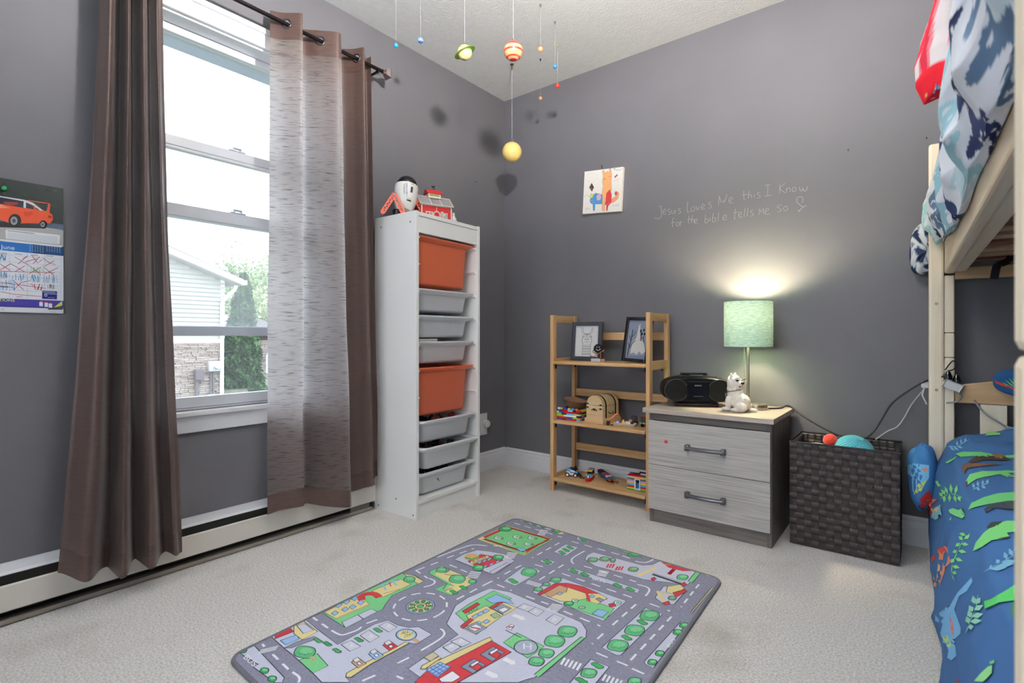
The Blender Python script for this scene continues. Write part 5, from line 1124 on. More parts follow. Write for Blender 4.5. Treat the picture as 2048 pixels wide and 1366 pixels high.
def art_night(p, w, h, b0):
    q = lambda x, z: Vector((x * w / 2, -.0004, b0 + (z + 1) * h / 2)); p.poly([q(-1, -1), q(1, -1), q(1, 1), q(-1, 1)], C3(124, 132, 152)); K = C3(24, 24, 30)
    p.poly([q(*a) for a in ((-.55, -.75), (-.45, -.2), (-.1, .1), (.0, .7), (.12, .85), (.2, .3), (.3, .1), (.5, .0), (.75, -.3), (.9, -.6), (.6, -.75), (.35, -.6), (.1, -.78), (-.2, -.68))], C3(186, 186, 182))
    L = lambda s, wd=.003: p.line([q(*map(float, a.split(','))) for a in s.split()], wd, K)
    L('-.8,-.95 -.75,-.5 -.6,.0 -.55,.5', .005); L('-.75,-.5 -.4,-.2 -.15,-.05'); L('-.62,-.1 -.8,.2'); L('-.6,.1 -.3,.3 -.25,.45'); L('-.7,-.4 -.85,-.2')
    for x, z in ((.25, .45), (.55, .5), (.75, .7), (.4, .3), (.65, .3)): p.poly([q(x + .1 * math.cos(k), z + .08 * math.sin(k)) for k in range(6)], K)
    L('.3,.4 .32,.1 .3,-.05 .42,-.05 .44,.15', .004); L('.6,.2 .62,-.1 .75,-.1', .004); p.poly([q(-1, -1), q(1, -1), q(1, -.8), q(-1, -.86)], C3(110, 118, 140))
frame('dark blue-grey frame holding a llama line drawing', (.735, -.185, SZ[0] + .003), .06, .186, .216, .022, mat('frame_slate', C3(52, 56, 66), .35, var=.2, vscale=30), art_llama, .10)
frame('black frame with mountain and tree drawing leaning at the shelf end', (1.035, -.205, SZ[0] + .005), -.10, .150, .235, .016, M_bk, art_night, .16, .045)

# ---- puck trophy
tr_ = thing('puck_trophy', 'black smiling hockey puck figure holding a stick on plinth', 'trophy', (.842, -.235, SZ[0]), .42, local=True); M_cop = mat('copper', C3(150, 104, 80), .35, .8); M_pew = mat('trophy_silver', C3(160, 164, 170), .4, .7)
part('plinth', M_pew, tr_, (-.040, .010, -.016, .016, 0, .018), bev=.002); part('plinth_end', M_cop, tr_, (.0105, .034, -.015, .015, 0, .017), bev=.002)
MB().lathe([(0, -.008), (.022, -.008), (.0245, -.005), (.0245, .005), (.022, .008), (0, .008)], 32, (-.002, 0, .072), 'y').build('puck', mat('puck_rubber', C3(12, 12, 13), .6, spec=.2), tr_, angle=40)
fp = Print((0, -1, 0), .0001); fw = C3(226, 226, 226); yq = -.0083
for x in (-.008, .004): fp.line([(x + .002, yq, .083), (x - .002, yq, .080), (x, yq, .076)], .0018, fw)
fp.line(smooth_path([(-.014, yq, .070), (-.008, yq, .064), (-.001, yq, .063), (.007, yq, .067), (.010, yq, .071)], 4), .0018, fw); fp.build('smile', printmat('white_ink', .5), tr_)
for x in (-.008, .010): MB().tube([(x, 0, .050), (x + .003, -.002, .036), (x + .001, 0, .026), (x + .001, -.004, .019)], [.004, .0035, .004, .006], 8).build('leg', M_cop, tr_, smooth=True)
for s_, e in ((-1, (-.012, -.014, .044)), (1, (.022, -.012, .056))): MB().tube([(s_ * .024, 0, .070), (s_ * .030, -.008, .054), e], .0028, 8).build('arm', M_cop, tr_, smooth=True)
mb = MB(); mb.bar((.032, -.014, .066), (-.028, -.016, .026), .003, .004); mb.bar((-.026, -.016, .028), (-.044, -.016, .034), .003, .006); mb.build('hockey_stick', M_cop, tr_)

# ---- toy bricks
BRICK = {}
def brickmesh(nx, ny, hz, m):
    k = (nx, ny, hz, m.name)
    if k not in BRICK:
        mb = MB(); h_ = .0096 * hz; mb.box(.0001, nx * .008 - .0001, .0001, ny * .008 - .0001, 0, h_ - .00015)
        for i in range(nx):
            for j in range(ny): mb.lathe([(.0024, h_ - .0001), (.0024, h_ + .0017)], 6, (i * .008 + .004, j * .008 + .004, 0))
        me = mb.mesh('brick'); me.materials.append(m); BRICK[k] = me
    return BRICK[k]
BC = {n: plastic('brick_' + n, C3(*c), .25) for n, c in dict(red=(196, 26, 34), blue=(34, 84, 178), yellow=(236, 196, 60), lime=(150, 200, 50), green=(30, 130, 66), white=(232, 232, 230), black=(22, 22, 24), azure=(84, 160, 216), tan=(222, 178, 118), lilac=(190, 160, 200), orange=(226, 120, 60), grey=(96, 98, 104), darkred=(120, 24, 30), lightblue=(120, 190, 226), dkgreen=(36, 70, 48)).items()}
def brick(par, x, y, z, nx, ny, c, hz=1.0):
    o = bpy.data.objects.new('brick', brickmesh(nx, ny, hz, BC[c])); COL.objects.link(o); o.location = (x * .008, y * .008, z * .0096); o.parent = par; return o
def wallrow(par, x0, y, z, n, cols, rnd, ny=2, skip=None):
    x = x0
    while x < x0 + n:
        k = min(rnd.choice([2, 3, 4, 4, 6]), x0 + n - x)
        if skip and x < skip[1] and x + k > skip[0]:
            if x < skip[0]: k = skip[0] - x
            else: x = skip[1]; continue
        brick(par, x, y, z, k, ny, rnd.choice(cols)); x += k
rnd = random.Random(7)
bxp = thing('brick_box', 'open box of multicoloured toy bricks holding a brown bowl', 'toy bricks', (.590, -.262, SZ[1]), .02, local=True)
CS = ['red', 'red', 'blue', 'azure', 'black', 'tan', 'lime', 'white', 'orange', 'lightblue', 'darkred', 'yellow', 'dkgreen']
for z in range(6):
    wallrow(bxp, 0, 0, z, 19, CS, rnd); wallrow(bxp, 0, 16, z, 19, CS, rnd)
    for x in (0, 17):
        y = 2
        while y < 16: k = min(rnd.choice([4, 6, 8]), 16 - y); brick(bxp, x, y, z, 2, k, rnd.choice(CS)); y += k
for x, c in ((1, 'white'), (3, 'tan'), (6, 'blue'), (9, 'tan'), (12, 'azure'), (15, 'orange')): brick(bxp, x, 0, 6, 2, 1, c)
brick(bxp, 0, 0, -.0, 1, 1, 'red')
bo = thing('brown_bowl', 'brown glazed bowl resting inside the brick box', 'bowl', (.658, -.185, SZ[1] + .058), local=True); mb = MB()
mb.lathe([(0, .006), (.026, .006), (.030, 0), (.034, .003), (.058, .024), (.070, .050), (.0725, .050), (.069, .050), (.056, .026), (.032, .010), (0, .009)], 40)
bmesh.ops.transform(mb.bm, matrix=Matrix.Rotation(.16, 4, 'Y'), verts=mb.bm.verts); mb.build('bowl', mat('brown_glaze', C3(150, 112, 92), .18, coat=.5), bo, smooth=True)

# ---- treasure chest
ch = thing('wooden_chest', 'small pale wooden treasure chest with black metal straps', 'chest', (.822, -.245, SZ[1]), -.12, local=True); M_ch = woodmat('chest_wood', (222, 196, 156), (204, 172, 128), stretch=(1, 12, 12))
cwid, cdep, chh = .106, .150, .095
part('plinth', M_ch, ch, (-cwid / 2 - .008, cwid / 2 + .008, -.008, cdep + .008, 0, .024), bev=.002)
part('body', M_ch, ch, (-cwid / 2, cwid / 2, 0, cdep, .0242, chh - .002))
arc = [(cwid / 2 * math.cos(PI * k / 16), chh + .052 * math.sin(PI * k / 16)) for k in range(17)]
MB().prism(arc, lambda x, z, d: (x, d, z), 0, cdep).build('lid', M_ch, ch, angle=30)
for y in (.030, .118):
    a = [Vector((1.02 * cwid / 2, y, .03))] + [Vector((1.02 * x, y, chh + (z - chh) * 1.03)) for x, z in arc] + [Vector((-1.02 * cwid / 2, y, .03))]
    mb = MB(); [mb.bar(p, q, .010, .0016, (0, 1, 0)) if False else mb.obox((p + q) / 2, (q - p) / 2 * 1.05, Vector((0, .0045, 0)), (q - p).cross(Vector((0, 1, 0))).normalized() * .0008) for p, q in zip(a, a[1:])]; mb.build('strap', M_bk, ch)
for x, z in ((-cwid / 2 + .008, chh + .006), (-cwid / 2 + .008, chh - .014), (cwid / 2 - .012, chh + .004), (cwid / 2 - .012, chh - .017)): MB().lathe([(.0, -.0026), (.0045, -.0026), (.0045, -.0002)], 10, (x, 0, z), 'y').build('clasp', M_bk, ch); part('clasp_bar', M_bk, ch, (x - .009, x + .009, -.0022, -.0003, z - .002, z + .002))
mb = MB(); mb.tube([(-.016, -.002, chh - .030), (-.011, -.0025, chh - .022), (0, -.003, chh - .019), (.011, -.0025, chh - .022), (.016, -.002, chh - .030)], .0026, 8); mb.ball((0, -.002, chh - .026), .005, 10, 8, (1, .4, 1)); mb.build('keyhole_plate', M_bk, ch, smooth=True)
for s_ in (-1, 1): MB().tube([(s_ * cwid / 2, cdep * .35, .06), (s_ * (cwid / 2 + .007), cdep * .4, .050), (s_ * (cwid / 2 + .007), cdep * .6, .050), (s_ * cwid / 2, cdep * .65, .06)], .002, 8).build('handle', M_bk, ch)

# ---- brick boat with orange arm, dome, truck
bt_ = thing('toy_boat', 'white toy boat with orange crane arm and bricks', 'toy', (.985, -.222, SZ[1]), .35, local=True)
hull = [(-.055, 0), (-.04, .018), (.02, .024), (.06, .022), (.064, 0), (.06, -.022), (.02, -.024), (-.04, -.018)]
mb = MB(); A = [mb.bm.verts.new((x * .8, y * .7, .001)) for x, y in hull]; B = [mb.bm.verts.new((x, y, .014)) for x, y in hull]; C_ = [mb.bm.verts.new((x * .94, y * .9, .014)) for x, y in hull]; D_ = [mb.bm.verts.new((x * .9, y * .85, .010)) for x, y in hull]
for P1, P2 in ((A, B), (B, C_), (C_, D_)):
    for i in range(8): mb.bm.faces.new((P1[i], P1[(i + 1) % 8], P2[(i + 1) % 8], P2[i]))
mb.bm.faces.new(A[::-1]); mb.bm.faces.new(D_); mb.build('hull', plastic('hull_cream', C3(216, 210, 198), .4), bt_)
for x, y, z, nx, ny, c in ((-5, -1, 1.2, 2, 1, 'white'), (-3.5, -1, 1.2, 1, 1, 'blue'), (-3.5, -1, 2.2, 1, 1, 'blue'), (-1.5, -1.5, 1.2, 2, 1, 'yellow'), (-1, -1.5, 2.2, 1, 1, 'yellow'), (1, -1, 1.2, 3, 2, 'white'), (4, -1, 1.2, 2, 2, 'black'), (3, 0, 2.2, 2, 1, 'orange'), (-4, 1, 1.2, 2, 1, 'red')): brick(bt_, x, y, z, nx, ny, c)
mb = MB(); mb.tube([(-.078, -.012, .014), (-.074, -.010, .030), (-.040, -.004, .058), (-.034, -.002, .062), (-.018, .004, .030)], [.0035, .004, .0045, .0045, .004], 8); mb.build('crane_arm', plastic('arm_orange', C3(232, 130, 76), .4), bt_, smooth=True)
part('crane_base', M_bk, bt_, (-.090, -.072, -.020, -.004, 0, .022), bev=.002)
dm = thing('toy_dome', 'small smoky clear plastic dome on the middle shelf', 'toy', (1.000, -.135, SZ[1]), local=True); MB().lathe([(.019, .012), (.019, .034), (.015, .042), (0, .045)], 20, cap=False).build('dome', mat('smoke_clear', C3(60, 62, 66), .1, alpha=.45), dm, smooth=True); MB().lathe([(0, 0), (.021, 0), (.021, .0118), (0, .0118)], 20).build('base', M_bk, dm, angle=40)
tk = thing('toy_truck', 'green toy brick truck half hidden by the shelf post', 'toy', (1.070, -.210, SZ[1]), .0, local=True); part('chassis', BC['white'], tk, (0, .060, .0, .040, .012, .022)); part('cargo_box', BC['dkgreen'], tk, (.001, .058, .002, .038, .0222, .054), bev=.001)
for x in (.002, .022, .042): part('stripe', BC['red'], tk, (x, x + .010, -.0008, -.0001, .013, .021))
part('roof_rail', BC['red'], tk, (.002, .030, .004, .010, .0542, .058)); part('windscreen', BC['grey'], tk, (.006, .028, .012, .036, .0542, .064), bev=.003)
for x in (.012, .048):
    for y in (-.004, .038): MB().lathe([(0, y), (.010, y), (.010, y + .007), (0, y + .007)], 16, (x, 0, .010), 'y').build('wheel', M_bk, tk, angle=40)
bit = thing('toy_piece', 'tiny black toy piece lying near the shelf edge', 'toy', (.935, -.262, SZ[1]), .2, local=True); part('body', M_bk, bit, (-.006, .006, -.003, .003, 0, .006), bev=.001); MB().lathe([(.002, .006), (.002, .0075)], 8).build('stud', M_bk, bit)

# ---- bottom shelf toys
tl = thing('toy_telehandler', 'blue and white toy telehandler with black forks', 'toy', (.665, -.218, SZ[2]), .28, local=True)
part('chassis', BC['white'], tl, (-.028, .032, -.014, .014, .010, .022), bev=.001); part('engine_cover', BC['azure'], tl, (-.030, -.004, -.015, .000, .0222, .034), bev=.002); part('cab', M_bk, tl, (-.012, .012, .002, .016, .0222, .050), bev=.002); part('fender', BC['white'], tl, (-.026, -.006, -.0175, -.0152, .012, .030), bev=.0008)
for x in (-.022, .024):
    for y in (-.021, .0145): tyr = MB().lathe([(0, y), (.011, y), (.0125, y + .0015), (.0125, y + .005), (.011, y + .0065), (0, y + .0065)], 18, (x, 0, .0125), 'y').build('tyre', M_bk, tl, angle=40); MB().lathe([(0, y - .0005), (.007, y - .0005), (.007, y - .0001)], 14, (x, 0, .0125), 'y').build('hub', BC['white'], tyr)
mb = MB(); mb.bar((-.030, -.006, .046), (.036, -.006, .022), .007, .009); mb.build('boom', BC['azure'], tl); part('boom_slide', BC['white'], tl, (-.012, .018, -.0115, -.0098, .028, .036))
mb = MB(); mb.bar((.034, -.006, .026), (.050, -.006, .008), .010, .008)
for y in (-.020, .006): mb.bar((.050, y, .014), (.052, y, .002), .006, .004); mb.bar((.050, y, .003), (.078, y - .004, .002), .005, .003)
mb.bar((.048, -.022, .010), (.048, .010, .010), .005, .008); mb.build('fork', M_bk, tl)
mb = MB(); mb.bar((.014, .008, .030), (.020, .006, .058), .012, .010); mb.bar((.016, .012, .045), (.028, .010, .040), .008, .008); mb.build('grab', M_bk, tl)
rb = thing('red_brick_boat', 'red toy brick boat with yellow and blue roofed cabin', 'toy', (.775, -.215, SZ[2]), -1.30, local=True)
hull = [(-.050, .016), (.020, .018), (.040, .014), (.050, 0), (.040, -.014), (.020, -.018), (-.050, -.016)]
MB().prism(hull, lambda x, y, z: (x, y, z), .0005, .019).build('hull', BC['red'], rb)
for x, y, z, nx, ny, c in ((-6, -2, 2, 6, 4, 'tan'), (0, -2, 2, 2, 4, 'azure'), (2, -1, 2, 1, 2, 'green'), (3.4, -.5, 2, 1, 1, 'white'), (-6, -2, 3, 5, 4, 'black'), (-6, -2, 4, 5, 4, 'darkred'), (-1, -2, 3, 1, 1, 'red'), (-1, 1, 3, 1, 1, 'red')): brick(rb, x, y, z, nx, ny, c)
for k, c in enumerate(('yellow', 'azure', 'white', 'black')): brick(rb, -1 - k * 2 + .5, -2, 5, 2, 4, c, .34)
sp_ = thing('brick_ship', 'long dark toy brick ship with red and white deck plates', 'toy', (.842, -.150, SZ[2]), -.72, local=True)
for x, y, z, nx, ny, c, hz in ((-12, -2, 1.4, 8, 4, 'black', 1), (-4, -2, 1.4, 6, 4, 'dkgreen', 1), (2, -2, 1.4, 6, 4, 'black', 1), (8, -2, 1.4, 3, 4, 'orange', 1), (-12, -2, 2.4, 8, 4, 'black', .7), (-4, -2, 2.4, 5, 4, 'grey', .7), (1, -2, 2.4, 3, 4, 'red', .7), (4, -2, 2.4, 3, 4, 'white', .7), (7, -2, 2.4, 5, 4, 'grey', .7), (-9, -2.6, 1.4, 16, 1, 'blue', .35), (-11, -1, 3.1, 3, 2, 'darkred', .4), (-7, -1, 0, 2, 2, 'black', 1.4), (4, -1, 0, 2, 2, 'black', 1.4), (10, -1, .8, 1, 2, 'black', 1.5), (10.5, -1, 2.6, 1, 1, 'blue', .9)): brick(sp_, x, y, z, nx, ny, c, hz)
mf = thing('toy_figure', 'tiny yellow and black toy figure at the ship bow', 'toy', (.940, -.212, SZ[2]), .2, local=True)
for x in (-.008, .004): MB().prism([(x - .001, 0), (x + .006, 0), (x + .004, .010), (x + .001, .010)], lambda a, z, d: (a, d, z), -.004, .004).build('foot', BC['tan'], mf)
part('torso', M_bk, mf, (-.005, .007, -.004, .004, .0102, .014), bev=.001); MB().lathe([(0, .0141), (.006, .0141), (.0065, .018), (.004, .0205), (0, .021)], 14, (.001, 0, 0)).build('helmet', BC['grey'], mf, smooth=True)
ho = thing('brick_house', 'colourful striped toy brick house with white door frame', 'toy', (1.012, -.245, SZ[2]), .06, local=True); rnd = random.Random(5)
ROWS = ['lime', 'red', 'azure', 'tan', 'lilac', 'grey']
brick(ho, 0, -0.4, 0, 14, 11, 'green', .34)
for z, c in enumerate(ROWS):
    zz = z + .34
    brick(ho, 0, 0, zz, 5, 2, c); brick(ho, 9, 0, zz, 5, 2, {'tan': 'yellow', 'azure': 'azure', 'grey': 'grey', 'lilac': 'lilac'}.get(c, c)); brick(ho, 0, 2, zz, 2, 7, rnd.choice(ROWS)); brick(ho, 12, 2, zz, 2, 7, c); brick(ho, 0, 9, zz, 14, 2, c)
for x, n, c in ((0, 2, 'lightblue'), (2, 9, 'tan'), (11, 3, 'lime')): brick(ho, x, 0, 6.34, n, 2, c)
for x, y, nx, ny, c in ((0, 0, 14, 4, 'red'), (0, 4, 14, 3, 'white'), (0, 7, 14, 4, 'white'), ): brick(ho, x, y, 7.34, nx, ny, c, .34)
for x, y, nx, ny, c in ((2, 4, 5, 2, 'black'), (0, 4, 2, 2, 'blue'), (10, 0, 4, 1, 'blue'), (5, 8, 6, 2, 'black'), (11, 8, 3, 1, 'lime')): brick(ho, x, y, 7.7, nx, ny, c, .34)
mb = MB(); 
for b_ in ((.041, .0455, .004, .060), (.0665, .071, .004, .060), (.0455, .0665, .0555, .060), (.0455, .0665, .004, .008)): mb.box(b_[0], b_[1], -.003, .014, b_[2], b_[3])
mb.build('door_frame', BC['white'], ho); part('door_leaf', mat('teal_door', C3(70, 140, 140), .4), ho, (.046, .048, .001, .018, .009, .055)); part('inside_panel', mat('blue_inside', C3(40, 90, 170), .4), ho, (.0475, .066, .0145, .0158, .009, .036))

# ================================================================== NIGHTSTAND
ns = thing('nightstand', 'grey wood-grain two drawer nightstand', 'nightstand', (1.465, -.22, 0))
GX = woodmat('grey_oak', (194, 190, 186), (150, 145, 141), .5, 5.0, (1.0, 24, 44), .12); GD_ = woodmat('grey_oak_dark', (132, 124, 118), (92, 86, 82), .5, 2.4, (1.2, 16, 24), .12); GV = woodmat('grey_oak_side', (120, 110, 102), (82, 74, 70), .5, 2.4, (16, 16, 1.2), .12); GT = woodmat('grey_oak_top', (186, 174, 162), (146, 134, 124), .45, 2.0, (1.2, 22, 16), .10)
NX0, NX1, NY0, NY1 = 1.207, 1.727, -.412, -.022
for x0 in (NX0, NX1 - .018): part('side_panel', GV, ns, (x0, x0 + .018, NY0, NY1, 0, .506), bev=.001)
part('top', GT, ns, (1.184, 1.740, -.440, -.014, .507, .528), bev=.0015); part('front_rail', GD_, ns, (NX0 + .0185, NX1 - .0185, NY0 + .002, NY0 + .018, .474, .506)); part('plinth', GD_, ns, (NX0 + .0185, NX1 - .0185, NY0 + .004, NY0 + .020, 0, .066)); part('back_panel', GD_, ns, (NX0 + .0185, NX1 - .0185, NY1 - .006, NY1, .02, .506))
M_hand = mat('gunmetal', C3(110, 110, 116), .3, .9)
for z0, z1 in ((.272, .472), (.066, .2695)):
    d = part('drawer', GX, ns, (NX0 + .002, NX1 - .002, -.432, NY0 - .0005, z0, z1), bev=.001)
    hz = z0 + .098; hx0, hx1 = 1.394, 1.546; mb = MB()
    for x in (hx0, hx1): mb.box(x - .009, x + .009, -.456, -.4322, hz - .013, hz + .013, bev=.0015)
    mb.tube(smooth_path([(hx0, -.453, hz), (lerp(hx0, hx1, .3), -.462, hz), (lerp(hx0, hx1, .7), -.462, hz), (hx1, -.453, hz)], 5), .0085, 8); mb.build('handle', M_hand, d, angle=40)
p = PY(-.4326, 1332, 884); part('sticker', mat('sticker_red', C3(214, 40, 54), .5), ns, (p.x - .007, p.x + .007, -.4326, -.4321, p.z - .006, p.z + .007))
NZ = .528
# ---- boombox
bb = thing('boombox', 'black portable radio boombox on the nightstand', 'radio', (1.345, -.200, NZ), .50, local=True); BW, BH = .325, .134
def bout(sx, sz, n=40, e=2.6):
    return [(sx / 2 * math.copysign(abs(math.cos(2 * PI * k / n)) ** (2 / e), math.cos(2 * PI * k / n)), .012 + BH / 2 + sz / 2 * math.copysign(abs(math.sin(2 * PI * k / n)) ** (2 / e), math.sin(2 * PI * k / n))) for k in range(n)]
loft([[Vector((x, y, z)) for x, z in bout(BW * a, BH * b_)] for y, a, b_ in ((-.078, .88, .82), (-.082, .90, .84), (-.078, .93, .90), (-.055, .985, .98), (0, 1, 1), (.06, .97, .96), (.085, .88, .86))]).build('body', mat('matte_black', C3(10, 10, 11), .4, spec=.25), bb, angle=35)
part('foot', M_bk, bb, (-.10, .10, -.05, .06, 0, .016), bev=.003)
for s_ in (-1, 1): spk = MB().lathe([(0, -.0835), (.046, -.0835), (.050, -.0845), (.052, -.0825), (.052, -.078)], 36, (s_ * .098, 0, .012 + BH / 2), 'y').build('speaker', mat('speaker_mesh', C3(7, 7, 8), .7, spec=.2, bump=.6, bscale=700), bb, angle=40); MB().tube([(s_ * .098 + .053 * math.cos(a), -.083, .012 + BH / 2 + .051 * math.sin(a)) for a in [2 * PI * k / 32 for k in range(32)]], .0012, 6, closed=True).build('speaker_ring', plastic('trim_grey', C3(70, 70, 74), .3), spk, smooth=True)
part('cassette_door', mat('panel_black', C3(9, 8, 9), .2, spec=.3), bb, (-.050, .050, -.0865, -.080, .030, .122), bev=.003); part('display', plastic('lcd', C3(92, 96, 96), .3), bb, (-.032, .030, -.045, -.022, .1445, .1485), bev=.001)
MB().obox((-.005, .012, .151), (.062, 0, 0), (0, .016, 0), (0, 0, .005), .003).build('handle', plastic('glossy_handle', C3(26, 26, 28), .1), bb)
for x in (-.085, -.068, -.051, .05, .066, .082): part('button', plastic('button_grey', C3(58, 58, 62), .3), bb, (x, x + .012, -.040, -.028, .1405, .1445), bev=.001)
bp_ = Print((0, -1, 0), .00005); bp_.text('SONY', (0, -.0867, .099), (1.3, 0, 0), (0, 0, 1), .0065, C3(190, 190, 192), 'CENTER'); bp_.line([(-.022, -.0867, .052), (.022, -.0867, .052)], .0016, C3(120, 120, 122)); bp_.build('lettering', printmat('silver_ink', .4), bb)
# ---- dog figurine
dg_ = thing('dog_figurine', 'white ceramic terrier dog sitting by the lamp', 'figurine', (1.565, -.285, NZ), -.12, local=True); mb = MB(); rnd = random.Random(3)
def B_(c, r, sc=(1, 1, 1)): mb.ball(c, r, 16, 10, sc)
B_((.012, .0, .040), .040, (1.05, .85, 1.0)); B_((-.010, 0, .066), .033, (1, .85, 1.25)); B_((-.018, 0, .095), .024, (1, .9, 1.2)); B_((-.018, 0, .127), .031, (1.0, .95, .95)); B_((.006, -.010, .122), .018, (1.15, .9, .8)); B_((-.004, -.006, .110), .020, (1, .9, .9)); B_((-.030, .012, .140), .020); 
for y in (-.022, .022): B_((-.034, y, .036), .0155, (.9, .9, 2.2)); B_((-.044, y * 1.05, .009), .015, (1.4, .95, .65)); B_((.022, y * 1.25, .022), .024, (1.2, .7, .95)); B_((-.002, y * 1.5, .008), .013, (1.6, .8, .65)); B_((-.022, y * .9, .156), .010, (.7, .6, 1.5))
B_((.062, .008, .010), .012, (1.6, .7, .7)); 
for _ in range(120):
    a = rnd.uniform(0, 2 * PI); z = rnd.uniform(.012, .15); k = .034 if z < .06 else .028 if z < .11 else .028; c = ((.012 if z < .06 else -.014) + k * math.cos(a), k * .82 * math.sin(a), z); B_(c, rnd.uniform(.004, .007), (1, 1, 1.5))
o = mb.build('body', mat('ceramic_white', C3(226, 220, 208), .45, var=.12, vscale=60, bump=.3, bscale=160), dg_, smooth=True); md = o.modifiers.new('fuse', 'REMESH'); md.mode = 'VOXEL'; md.voxel_size = .0026; md.use_smooth_shade = True
MB().ball((.0255, -.016, .127), .0085, 12, 8, (.9, 1, .8)).build('nose', M_bk, dg_, smooth=True)
for y in (-.022, .012): MB().ball((.007, y - .006, .139), .0054, 10, 8).build('eye', mat('eye_brown', C3(46, 26, 20), .1), dg_, smooth=True)
MB().ball((.016, -.021, .110), .005, 10, 8, (.7, .6, 1)).build('tongue', plastic('tongue_red', C3(186, 40, 46), .4), dg_, smooth=True)
mb = MB()
for k in range(22):
    a = 2 * PI * k / 22; c = Vector((-.017 + .029 * math.cos(a), .026 * math.sin(a), .090 + .006 * math.cos(a))); mb.ball(c, .0034, 8, 6)
mb.build('chain_collar', mat('chain_steel', C3(130, 128, 124), .3, .9), dg_, smooth=True); MB().lathe([(0, -.001), (.0095, -.001), (.0095, .001), (0, .001)], 20, (-.050, -.010, .070), 'x').build('medal', mat('chain_steel', C3(130, 128, 124), .3, .9), dg_)
# ---- table lamp
LX, LY = 1.577, -.165
lm = thing('table_lamp', 'lit table lamp with pale green drum shade', 'lamp', (LX, LY, NZ)); M_nick = mat('brushed_nickel', C3(176, 168, 154), .32, .9)
MB().lathe([(0, 0), (.046, 0), (.047, .002), (.047, .021), (.045, .024), (0, .024)], 36, (LX + .034, LY, NZ)).build('base', M_nick, lm, angle=40)
MB().tube([(LX, LY, NZ + .0242), (LX, LY, NZ + .335)], .0058, 14).build('stem', M_nick, lm, angle=40)
mb = MB()
for k in range(26): mb.ball((LX - .014, LY - .012, NZ + .30 - k * .0062), .0019, 6, 5)
mb.ball((LX - .014, LY - .012, NZ + .135), .006, 12, 8); mb.build('pull_chain', mat('chain_steel', C3(130, 128, 124), .3, .9), lm, smooth=True)
MB().lathe([(.016, NZ + .336), (.018, NZ + .340), (.018, NZ + .372), (0, NZ + .372)], 18, (LX, LY, 0)).build('socket', M_white, lm)
m = bpy.data.materials.new('shade_linen'); nt = m.node_tree if m.use_nodes else None; m.use_nodes = True; nt = m.node_tree; nt.nodes.clear(); N = nt.nodes.new; L = nt.links.new
out = N('ShaderNodeOutputMaterial'); df = N('ShaderNodeBsdfDiffuse'); tr = N('ShaderNodeBsdfTranslucent'); mx = N('ShaderNodeMixShader'); tc = N('ShaderNodeTexCoord'); mp = N('ShaderNodeMapping'); mp.inputs['Scale'].default_value = (30, 30, 220); nz = N('ShaderNodeTexNoise'); nz.inputs['Scale'].default_value = 1.6; nz.inputs['Detail'].default_value = 5
rp_ = N('ShaderNodeValToRGB'); rp_.color_ramp.elements[0].position = .32; rp_.color_ramp.elements[0].color = C3(150, 186, 164); rp_.color_ramp.elements[1].position = .62; rp_.color_ramp.elements[1].color = C3(198, 226, 206)
L(tc.outputs['Object'], mp.inputs['Vector']); L(mp.outputs['Vector'], nz.inputs['Vector']); L(nz.outputs['Fac'], rp_.inputs['Fac']); L(rp_.outputs['Color'], df.inputs['Color']); L(rp_.outputs['Color'], tr.inputs['Color']); mx.inputs['Fac'].default_value = .016; L(df.outputs[0], mx.inputs[1]); L(tr.outputs[0], mx.inputs[2]); L(mx.outputs[0], out.inputs['Surface'])
S0, S1, SR = .812, 1.020, .1035
shd = MB().lathe([(SR, S0), (SR, S1)], 56, (LX, LY, 0), cap=False).build('shade', m, lm, smooth=True)
for z in (S0, S1): MB().tube([(LX + SR * math.cos(a), LY + SR * math.sin(a), z) for a in [2 * PI * k / 56 for k in range(56)]], .0016, 6, closed=True).build('shade_rim', mat('shade_edge', C3(110, 130, 130), .6), shd, smooth=True)
mb = MB()
for k in range(3): a = 2 * PI * k / 3; mb.tube([(LX, LY, NZ + .370), (LX + SR * .97 * math.cos(a), LY + SR * .97 * math.sin(a), S0 + .05)], .0014, 6)
mb.build('shade_spider', M_nick, lm)
MB().ball((LX, LY, .962), .028, 18, 12).build('bulb', mat('lamp_bulb_glow', (1.0, .80, .56, 1), .4, emit=LAMP), lm, smooth=True)
# ---- basket
bk_ = thing('woven_basket', 'dark brown woven strap basket beside the nightstand', 'basket', (1.955, -.165, 0)); QX0, QX1, QY0, QY1, QZ = 1.772, 2.140, -.300, -.030, .424
M_bsk = mat('strap_brown', C3(58, 49, 48), .5, var=.25, vscale=26); M_bin = mat('basket_inside', C3(34, 28, 28), .7)
mb = MB(); t_ = .008
mb.box(QX0 + .003, QX1 - .003, QY0 + .003, QY0 + .003 + t_, .002, QZ - .004); mb.box(QX0 + .003, QX1 - .003, QY1 - .003 - t_, QY1 - .003, .002, QZ - .004); mb.box(QX0 + .003, QX0 + .003 + t_, QY0 + .011, QY1 - .011, .002, QZ - .004); mb.box(QX1 - .011, QX1 - .003, QY0 + .011, QY1 - .011, .002, QZ - .004); mb.box(QX0 + .011, QX1 - .011, QY0 + .011, QY1 - .011, .002, .010); mb.build('shell', M_bin, bk_)
NC, NR = 14, 16; cw_, chh_ = (QX1 - QX0) / NC, (QZ - .004) / NR
